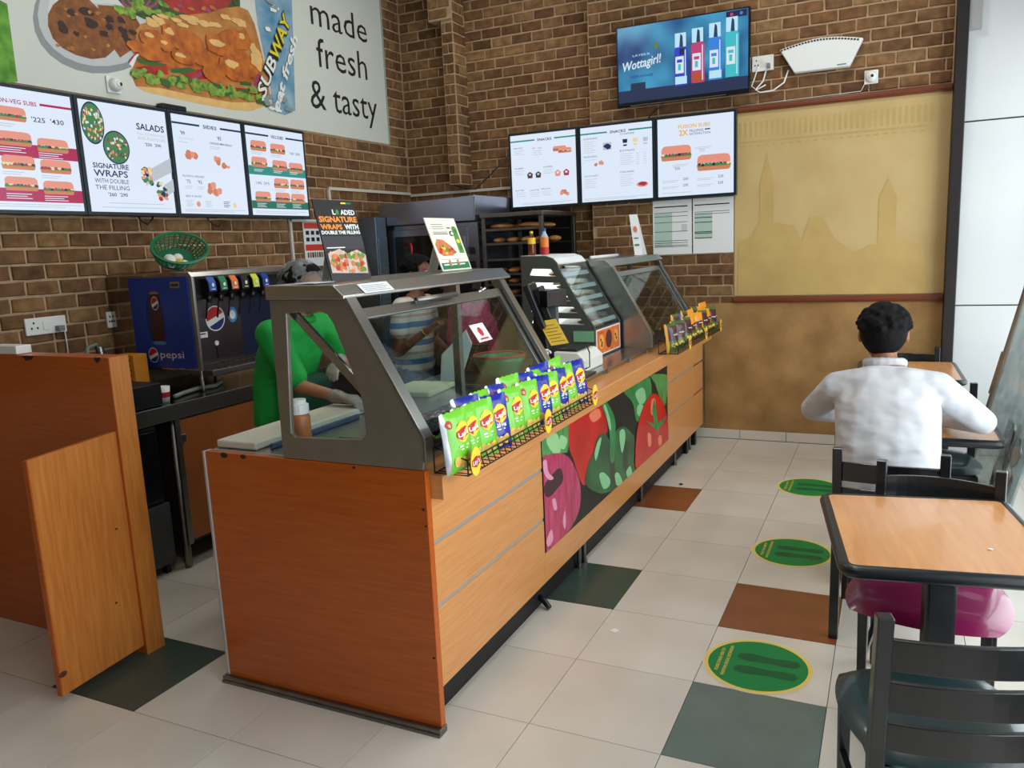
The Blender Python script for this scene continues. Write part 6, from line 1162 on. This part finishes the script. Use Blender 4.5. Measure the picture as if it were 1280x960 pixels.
# ================================================================ PEOPLE
UP = Vector((0, 0, 1))
def fuse(mb, name, mat, parent, voxel=.008, smooth=6, local=False):
    """weld overlapping rounded pieces into one continuous surface"""
    o = bpy.data.objects.new(name, mb.mesh(name, mat)); C.objects.link(o)
    r = o.modifiers.new('r', 'REMESH'); r.mode = 'VOXEL'; r.voxel_size = voxel
    s = o.modifiers.new('s', 'SMOOTH'); s.iterations = smooth; s.factor = .5
    me = bpy.data.meshes.new_from_object(o.evaluated_get(bpy.context.evaluated_depsgraph_get()))
    me.polygons.foreach_set('use_smooth', [True] * len(me.polygons)); me.materials.clear(); me.materials.append(mat)
    o.modifiers.clear(); o.data = me
    if parent is not None: child(o, parent)
    return o
def limb(mb, pts, T=None, step=.45):
    """pts: (centre, radius or radii) joints; fills the space between with tapering balls"""
    for (p, r), (q, s) in zip(pts[:-1], pts[1:]):
        p, q = Vector(p), Vector(q); r3 = Vector(r if isinstance(r, tuple) else (r,) * 3); s3 = Vector(s if isinstance(s, tuple) else (s,) * 3)
        n = max(2, int((q - p).length / (min(min(r3), min(s3)) * step)) + 1)
        for i in range(n + 1):
            k = i / n; mb.ball(p.lerp(q, k), tuple(r3.lerp(s3, k)), 14, 9, T=T)
def hand(mb, w_, d, side, curl, g=1.0):
    """palm, four unequal bent fingers and a thumb leaving the side of the palm"""
    w_, d, side, curl = Vector(w_), Vector(d).normalized(), Vector(side).normalized(), Vector(curl).normalized()
    T = Matrix((side, d, side.cross(d))).transposed()
    limb(mb, [(w_, .026 * g), (w_ + d * .03, (.033 * g, .03 * g, .018 * g)), (w_ + d * .075, (.04 * g, .03 * g, .016 * g))], T)
    for i, L_ in enumerate((.068, .078, .072, .056)):
        b = w_ + d * .09 + side * (.03 - i * .02); m1 = b + (d * .8 + curl * .35) * L_ * .5; m2 = m1 + (d * .35 + curl * .8) * L_ * .5
        limb(mb, [(b, .0095 * g), (m1, .009 * g), (m2, .0078 * g)])
    b = w_ + d * .035 + side * .034; m1 = b + (side * .6 + d * .7) * .035; m2 = m1 + (d * .8 + curl * .45) * .03
    limb(mb, [(b, .013 * g), (m1, .011 * g), (m2, .009 * g)])
def head_parts(mb0, H, T, F, R_, hs=1.12):
    mb = MB()
    mb.ball(H, (.076, .094, .112), 20, 14, T=T); limb(mb, [(H + F * .02 - UP * .04, (.062, .07, .06)), (H + F * .045 - UP * .08, (.04, .045, .035))], T)
    limb(mb, [(H + F * .088 + UP * .02, .012), (H + F * .108 - UP * .018, .016)])
    limb(mb, [(H + F * .092 - UP * .052 - R_ * .016, .010), (H + F * .092 - UP * .052 + R_ * .016, .010)])
    for s in (-1, 1): mb.ball(H + R_ * .088 * s - F * .0 - UP * .008, (.010, .02, .032), 10, 8, T=T); mb.ball(H + F * .075 + R_ * .032 * s + UP * .03, (.022, .014, .010), 8, 6, T=T)
    mb0.add([H + (Vector(p) - H) * hs for p in mb.v], mb.f)
def eyes(H, F, R_, par):
    for s in (-1, 1):
        MB().ball(H + F * .092 + R_ * .035 * s + UP * .008, .0125, 12, 8).build('eye', M('eye_white', (220, 216, 210), .3), par, smooth=True)
        MB().ball(H + F * .1025 + R_ * .035 * s + UP * .008, .0058, 10, 6).build('iris', m_black, par, smooth=True)
m_skin = M('brown_skin', (142, 92, 66), .5, var=.06, scale=9); m_skin2 = M('warm_skin', (120, 72, 50), .5, var=.06, scale=9); m_skin3 = M('tan_skin', (168, 116, 86), .5, var=.06, scale=9)
m_hair = M('black_hair', (9, 8, 9), .7, spec=.15, var=.4, scale=60, stretch=(1, 1, .3), bump=.4, bscale=160)
def person(label, J, F, skin, pose_extra=None, legs=True):
    F = Vector(F).normalized(); R_ = F.cross(UP).normalized(); T = Matrix((R_, F, UP)).transposed(); V = {k: Vector(v) for k, v in J.items()}
    mb = MB()
    limb(mb, [(V['pelvis'], (.15, .105, .10)), (V['waist'], (.13, .095, .09)), (V['chest'], (.155, .105, .11)), (V['uchest'], (.15, .09, .07)), (V['neck'], .055), (V['head'] - UP * .06 - F * .015, .054)], T)
    head_parts(mb, V['head'], T, F, R_)
    for s in ('l', 'r'):
        limb(mb, [(V['uchest'], .07), (V['sh' + s], .05), (V['el' + s], .038), (V['wr' + s], .026)])
        sd = R_ * (1 if s == 'l' else -1); hand(mb, V['wr' + s], V['hd' + s], sd if abs(sd.dot(V['hd' + s].normalized())) < .8 else F, V.get('cu' + s, -UP))
        limb(mb, [(V['pelvis'], .09), (V['hp' + s], .085), (V['kn' + s], .054), (V['an' + s], .036)]); limb(mb, [(V['an' + s] - UP * .03, .036), (V['an' + s] + V['ft' + s] * .15 - UP * .04, .032)])
    p = fuse(mb, 'person', skin, None, .0075, 5); tag(p, label, 'person'); eyes(V['head'], F, R_, p)
    return p, V, F, R_, T
def garment(name, mat, par, chains, T=None, voxel=.01, smooth=8):
    mb = MB()
    for c in chains: limb(mb, c, T)
    return fuse(mb, name, mat, par, voxel, smooth)
def hair(par, V, F, R_, T, mat, nape=-.055, fr=.06, bulk=1.1):
    H = V['head']; mb = MB(); mb.ball(H + UP * .022 - F * .014, (.086 * bulk, .098 * bulk, .106 * bulk), 20, 14, T=T)
    mb.ball(H + UP * .075 + F * .02, (.075 * bulk, .078 * bulk, .056 * bulk), 16, 10, T=T); limb(mb, [(H - F * .06 + UP * .03, (.082 * bulk, .055 * bulk, .075 * bulk)), (H - F * .052 + UP * nape, (.066, .04, .04))], T)
    rd = random.Random(2)
    for i in range(110):
        a, b = rd.uniform(0, 6.28), rd.uniform(.0, 1.5); d = R_ * math.cos(a) * math.cos(b) + F * math.sin(a) * math.cos(b) * 1.1 + UP * math.sin(b); mb.ball(H + UP * .03 - F * .012 + d * .090 * bulk, (.018, .018, .016), 7, 5, T=T)
    o = fuse(mb, 'hair', mat, par, .007, 2)
    # keep the face free: drop the part in front of the hairline
    bm = bmesh.new(); bm.from_mesh(o.data); bmesh.ops.delete(bm, geom=[v for v in bm.verts if (v.co - H).dot(F) > fr + max(0, (v.co - H).z - .05) * .9 and (v.co - H).z < .085], context='VERTS'); bm.to_mesh(o.data); bm.free(); return o
# ---------------------------------------------------------------- man in the white shirt, seated with his back to us
J = dict(pelvis=(.175, .31, .575), waist=(.175, .35, .74), chest=(.168, .43, .93), uchest=(.16, .49, 1.05), neck=(.152, .54, 1.15), head=(.14, .59, 1.278),
         shl=(-.02, .50, 1.055), shr=(.345, .50, 1.065), ell=(-.165, .67, .895), elr=(.565, .70, .862), wrl=(.0, .90, .815), wrr=(.40, .95, .812), hdl=(.8, .5, -.05), hdr=(-.8, .5, -.05),
         hpl=(.08, .36, .56), hpr=(.27, .36, .56), knl=(.05, .70, .545), knr=(.28, .70, .545), anl=(.03, .66, .095), anr=(.30, .66, .095), ftl=(-.1, 1, 0), ftr=(.1, 1, 0))
p, V, F, R_, T = person('man in white shirt seated with his back turned, leaning over the table', J, (.03, 1, 0), m_skin)
m_shirt = M('white_shirt', (192, 193, 197), .85, var=.02, scale=8, bump=.7, bscale=9, bdist=.04, bdetail=1, stretch=(1, 1, 1.6))
garment('shirt', m_shirt, p, [[((.175, .325, .50), (.225, .15, .04)), ((.175, .335, .62), (.225, .15, .09)), ((.172, .37, .80), (.22, .15, .10)), ((.165, .43, .95), (.225, .145, .10)), ((.162, .475, 1.04), (.20, .125, .07)), ((.152, .525, 1.115), (.098, .092, .045))],
        [((.10, .48, 1.06), .085), ((-.045, .51, 1.035), .076), ((-.165, .67, .895), .060), ((-.01, .885, .82), .045)], [((.22, .48, 1.06), .085), ((.365, .51, 1.045), .076), ((.565, .70, .862), .060), ((.41, .935, .82), .045)]], T)
mb = MB(); n = 18
for i in range(n): a = 2 * math.pi * i / n; mb.ball(Vector((.15, .553, 1.148)) + Vector((.072 * math.cos(a), .066 * math.sin(a), .012 * -math.sin(a))), (.026, .02, .026), 10, 8)
fuse(mb, 'shirt_collar', m_shirt, p, .008, 3)
m_tr = M('navy_trousers', (26, 34, 62), .8, var=.1, scale=20)
garment('trousers', m_tr, p, [[((.175, .31, .58), (.18, .13, .10)), ((.08, .40, .565), .098), ((.05, .70, .545), .075), ((.035, .665, .13), .055)], [((.175, .31, .58), (.18, .13, .10)), ((.27, .40, .565), .098), ((.28, .70, .545), .075), ((.295, .665, .13), .055)]], T)
for s in ('l', 'r'): garment('shoe', M('dark_shoe', (24, 22, 22), .5), p, [[(V['an' + s] - UP * .045, (.046, .05, .045)), (V['an' + s] + V['ft' + s] * .13 - UP * .055, (.044, .06, .036))]], None, .008, 4)
hair(p, V, F, R_, T, m_hair, nape=-.055, bulk=1.2)
# ---------------------------------------------------------------- worker in the green polo shirt
J = dict(pelvis=(-2.72, -.22, .97), waist=(-2.71, -.22, 1.10), chest=(-2.655, -.225, 1.26), uchest=(-2.61, -.225, 1.375), neck=(-2.58, -.215, 1.46), head=(-2.545, -.205, 1.588),
         shl=(-2.60, -.03, 1.375), shr=(-2.60, -.415, 1.375), ell=(-2.46, .03, 1.17), elr=(-2.475, -.385, 1.115), wrl=(-2.42, -.13, 1.20), wrr=(-2.215, -.405, 1.075), hdl=(.3, -.85, -.2), hdr=(.98, -.05, -.12),
         hpl=(-2.72, -.12, .93), hpr=(-2.72, -.32, .93), knl=(-2.70, -.11, .51), knr=(-2.70, -.33, .51), anl=(-2.74, -.11, .09), anr=(-2.74, -.33, .09), ftl=(1, .1, 0), ftr=(1, -.1, 0))
p, V, F, R_, T = person('worker in green polo shirt and hair net reaching over the counter', J, (1, 0, 0), m_skin3)
m_polo = M('green_polo', (14, 160, 62), .75, var=.05, scale=10, bump=.9, bscale=8, bdist=.04, bdetail=.6)
garment('polo_shirt', m_polo, p, [[(V['pelvis'] - UP * .06, (.205, .145, .06)), (V['waist'], (.20, .14, .10)), (V['chest'], (.205, .14, .11)), (V['uchest'], (.185, .12, .07)), (V['neck'] - UP * .03, (.075, .075, .035))],
        [((-2.61, -.32, 1.37), .085), (V['shr'], .078), ((-2.50, -.39, 1.165), .068)], [((-2.61, -.12, 1.37), .085), (V['shl'], .078), ((-2.49, .02, 1.21), .068)]], T)
mb = MB()
for i in range(14): a = 2 * math.pi * i / 14; mb.ball(V['neck'] + Vector((.058 * math.cos(a) + .01, .062 * math.sin(a), -.012 - .018 * math.cos(a))), .021, 8, 6)
fuse(mb, 'polo_collar', m_polo, p, .008, 2)
m_apr = M('dark_green_apron', (10, 74, 52), .7, var=.08, scale=9)
garment('apron', m_apr, p, [[((-2.60, -.22, .62), (.19, .03, .05)), ((-2.595, -.22, .9), (.20, .035, .06)), ((-2.562, -.22, 1.10), (.205, .04, .05))]], T, .008, 3)
garment('trousers', M('black_trousers', (24, 24, 28), .8), p, [[(V['pelvis'] - UP * .02, (.16, .12, .09)), (V['hp' + s], .095), (V['kn' + s], .07), (V['an' + s] + UP * .03, .056)] for s in 'lr'], T)
for s in 'lr':
    garment('shoe', m_black, p, [[(V['an' + s] - UP * .045, (.046, .046, .042)), (V['an' + s] + V['ft' + s] * .14 - UP * .052, (.05, .044, .034))]], None, .008, 4)
    mb = MB(); limb(mb, [(V['wr' + s] - V['hd' + s].normalized() * .03, .036), (V['wr' + s], .033)]); hand(mb, V['wr' + s], V['hd' + s], R_ * (1 if s == 'l' else -1) if s == 'r' else F, -UP, 1.22); fuse(mb, 'plastic_glove', FROST('clear_glove', (200, 206, 206), .35, .3), p, .006, 2)
hair(p, V, F, R_, T, m_hair, nape=-.03)
mb = MB(); mb.ball(V['head'] + UP * .03 - F * .01, (.112, .126, .122), 22, 14, T=T); mb.v = [(x, y, max(z, V['head'].z + .012)) for x, y, z in mb.v]
rd = random.Random(6); mb.v = [(x + rd.uniform(-.004, .004), y + rd.uniform(-.004, .004), z + rd.uniform(-.003, .003)) for x, y, z in mb.v]
mb.build('hair_net', FROST('net_film', (190, 196, 196), .28, .25), p, smooth=True)
# ---------------------------------------------------------------- woman in the striped shirt
def stripes():
    m, t, n, L, b = _nt('striped_cotton'); b.inputs['Roughness'].default_value = .8
    tc = n.new('ShaderNodeTexCoord'); sx = n.new('ShaderNodeSeparateXYZ'); L.new(tc.outputs['Object'], sx.inputs[0]); ml = n.new('ShaderNodeMath'); ml.operation = 'MULTIPLY'; ml.inputs[1].default_value = 7.4; L.new(sx.outputs['Z'], ml.inputs[0])
    fr = n.new('ShaderNodeMath'); fr.operation = 'FRACT'; L.new(ml.outputs[0], fr.inputs[0]); cr = n.new('ShaderNodeValToRGB'); cr.color_ramp.interpolation = 'CONSTANT'
    for i, (pos, c) in enumerate(((0, (74, 124, 168)), (.30, (212, 206, 196)), (.55, (196, 166, 142)), (.68, (216, 210, 200)))):
        e = cr.color_ramp.elements[i] if i < 2 else cr.color_ramp.elements.new(pos); e.position = pos; e.color = (*lin(c), 1)
    L.new(fr.outputs[0], cr.inputs[0]); L.new(cr.outputs[0], b.inputs['Base Color']); return m
J = dict(pelvis=(-3.0, 1.50, .93), waist=(-2.99, 1.50, 1.07), chest=(-2.98, 1.50, 1.23), uchest=(-2.965, 1.50, 1.36), neck=(-2.95, 1.50, 1.45), head=(-2.93, 1.50, 1.59),
         shl=(-2.97, 1.67, 1.36), shr=(-2.97, 1.33, 1.36), ell=(-2.95, 1.72, 1.08), elr=(-2.985, 1.27, 1.045), wrl=(-2.80, 1.64, 1.02), wrr=(-2.735, 1.29, 1.21), hdl=(.5, -.2, -.7), hdr=(.8, .05, .55),
         hpl=(-3.0, 1.59, .90), hpr=(-3.0, 1.41, .90), knl=(-2.97, 1.6, .5), knr=(-2.97, 1.4, .5), anl=(-3.0, 1.6, .09), anr=(-3.0, 1.4, .09), ftl=(1, .1, 0), ftr=(1, -.1, 0))
p, V, F, R_, T = person('woman in blue and white striped shirt standing behind the counter glass', J, (1, .05, 0), m_skin2)
garment('striped_shirt', stripes(), p, [[(V['pelvis'] - UP * .02, (.185, .14, .05)), (V['waist'], (.17, .135, .09)), (V['chest'], (.175, .14, .10)), (V['uchest'], (.165, .11, .06)), (V['neck'] - UP * .035, (.07, .07, .025))],
        [((-2.97, 1.40, 1.355), .078), (V['shr'], .074), ((-2.978, 1.29, 1.20), .07)], [((-2.97, 1.6, 1.355), .078), (V['shl'], .074), ((-2.96, 1.69, 1.20), .07)]], T)
garment('jeans', M('blue_denim', (74, 112, 152), .85, var=.15, scale=30), p, [[(V['pelvis'], (.165, .13, .09)), (V['hp' + s], .095), (V['kn' + s], .066), (V['an' + s] + UP * .03, .05)] for s in 'lr'], T)
for s in 'lr': garment('shoe', m_black, p, [[(V['an' + s] - UP * .045, (.044, .044, .042)), (V['an' + s] + V['ft' + s] * .13 - UP * .052, (.048, .042, .034))]], None, .008, 4)
MB().tube([V['wrr'] - V['hdr'].normalized() * .03 + (Vector((-.55, 0, .8)) * math.cos(a) + Vector((0, 1, 0)) * math.sin(a)) * .034 for a in [i * math.pi / 9 for i in range(18)]], .004, 6, closed=True).build('bracelet', M('gold_bangle', (220, 180, 90), .3, .8), p, smooth=True)
hair(p, V, F, R_, T, m_hair, nape=-.12)
# ---------------------------------------------------------------- person in the pink patterned top
J = dict(pelvis=(-2.480, 1.62, .92), waist=(-2.490, 1.62, 1.06), chest=(-2.530, 1.62, 1.20), uchest=(-2.575, 1.62, 1.31), neck=(-2.620, 1.62, 1.385), head=(-2.675, 1.62, 1.50),
         shl=(-2.580, 1.45, 1.31), shr=(-2.580, 1.79, 1.31), ell=(-2.600, 1.40, 1.04), elr=(-2.660, 1.84, 1.08), wrl=(-2.660, 1.46, .98), wrr=(-2.700, 1.80, 1.0), hdl=(-.5, .4, -.6), hdr=(-.3, -.2, -.8),
         hpl=(-2.480, 1.53, .90), hpr=(-2.480, 1.71, .90), knl=(-2.500, 1.53, .5), knr=(-2.500, 1.71, .5), anl=(-2.470, 1.53, .09), anr=(-2.470, 1.71, .09), ftl=(-1, -.1, 0), ftr=(-1, .1, 0))
p, V, F, R_, T = person('person in pink patterned top bending forward beside the striped shirt', J, (-1, 0, -.0), m_skin2)
m_pk = M('pink_print_cotton', (196, 70, 110), .8, scale=45, c2=(150, 34, 66), detail=2)
garment('pink_top', m_pk, p, [[((-2.480, 1.62, .6), (.20, .15, .05)), (V['pelvis'], (.185, .14, .09)), (V['waist'], (.17, .13, .09)), (V['chest'], (.18, .14, .10)), (V['uchest'], (.165, .11, .06)), (V['neck'] - UP * .03 + Vector((.02, 0, 0)), (.07, .07, .025))],
        [((-2.570, 1.52, 1.31), .08), (V['shl'], .075), ((-2.595, 1.41, 1.12), .066)], [((-2.570, 1.72, 1.31), .08), (V['shr'], .075), ((-2.630, 1.82, 1.15), .066)]], T)
garment('leggings', M('dark_leggings', (40, 24, 34), .8), p, [[(V['pelvis'], (.15, .12, .08)), (V['hp' + s], .09), (V['kn' + s], .062), (V['an' + s], .046)] for s in 'lr'], T)
for s in 'lr': garment('shoe', m_black, p, [[(V['an' + s] - UP * .045, (.044, .044, .042)), (V['an' + s] + V['ft' + s] * .13 - UP * .052, (.048, .042, .034))]], None, .008, 4)
hair(p, V, F, R_, T, m_hair, nape=-.12)
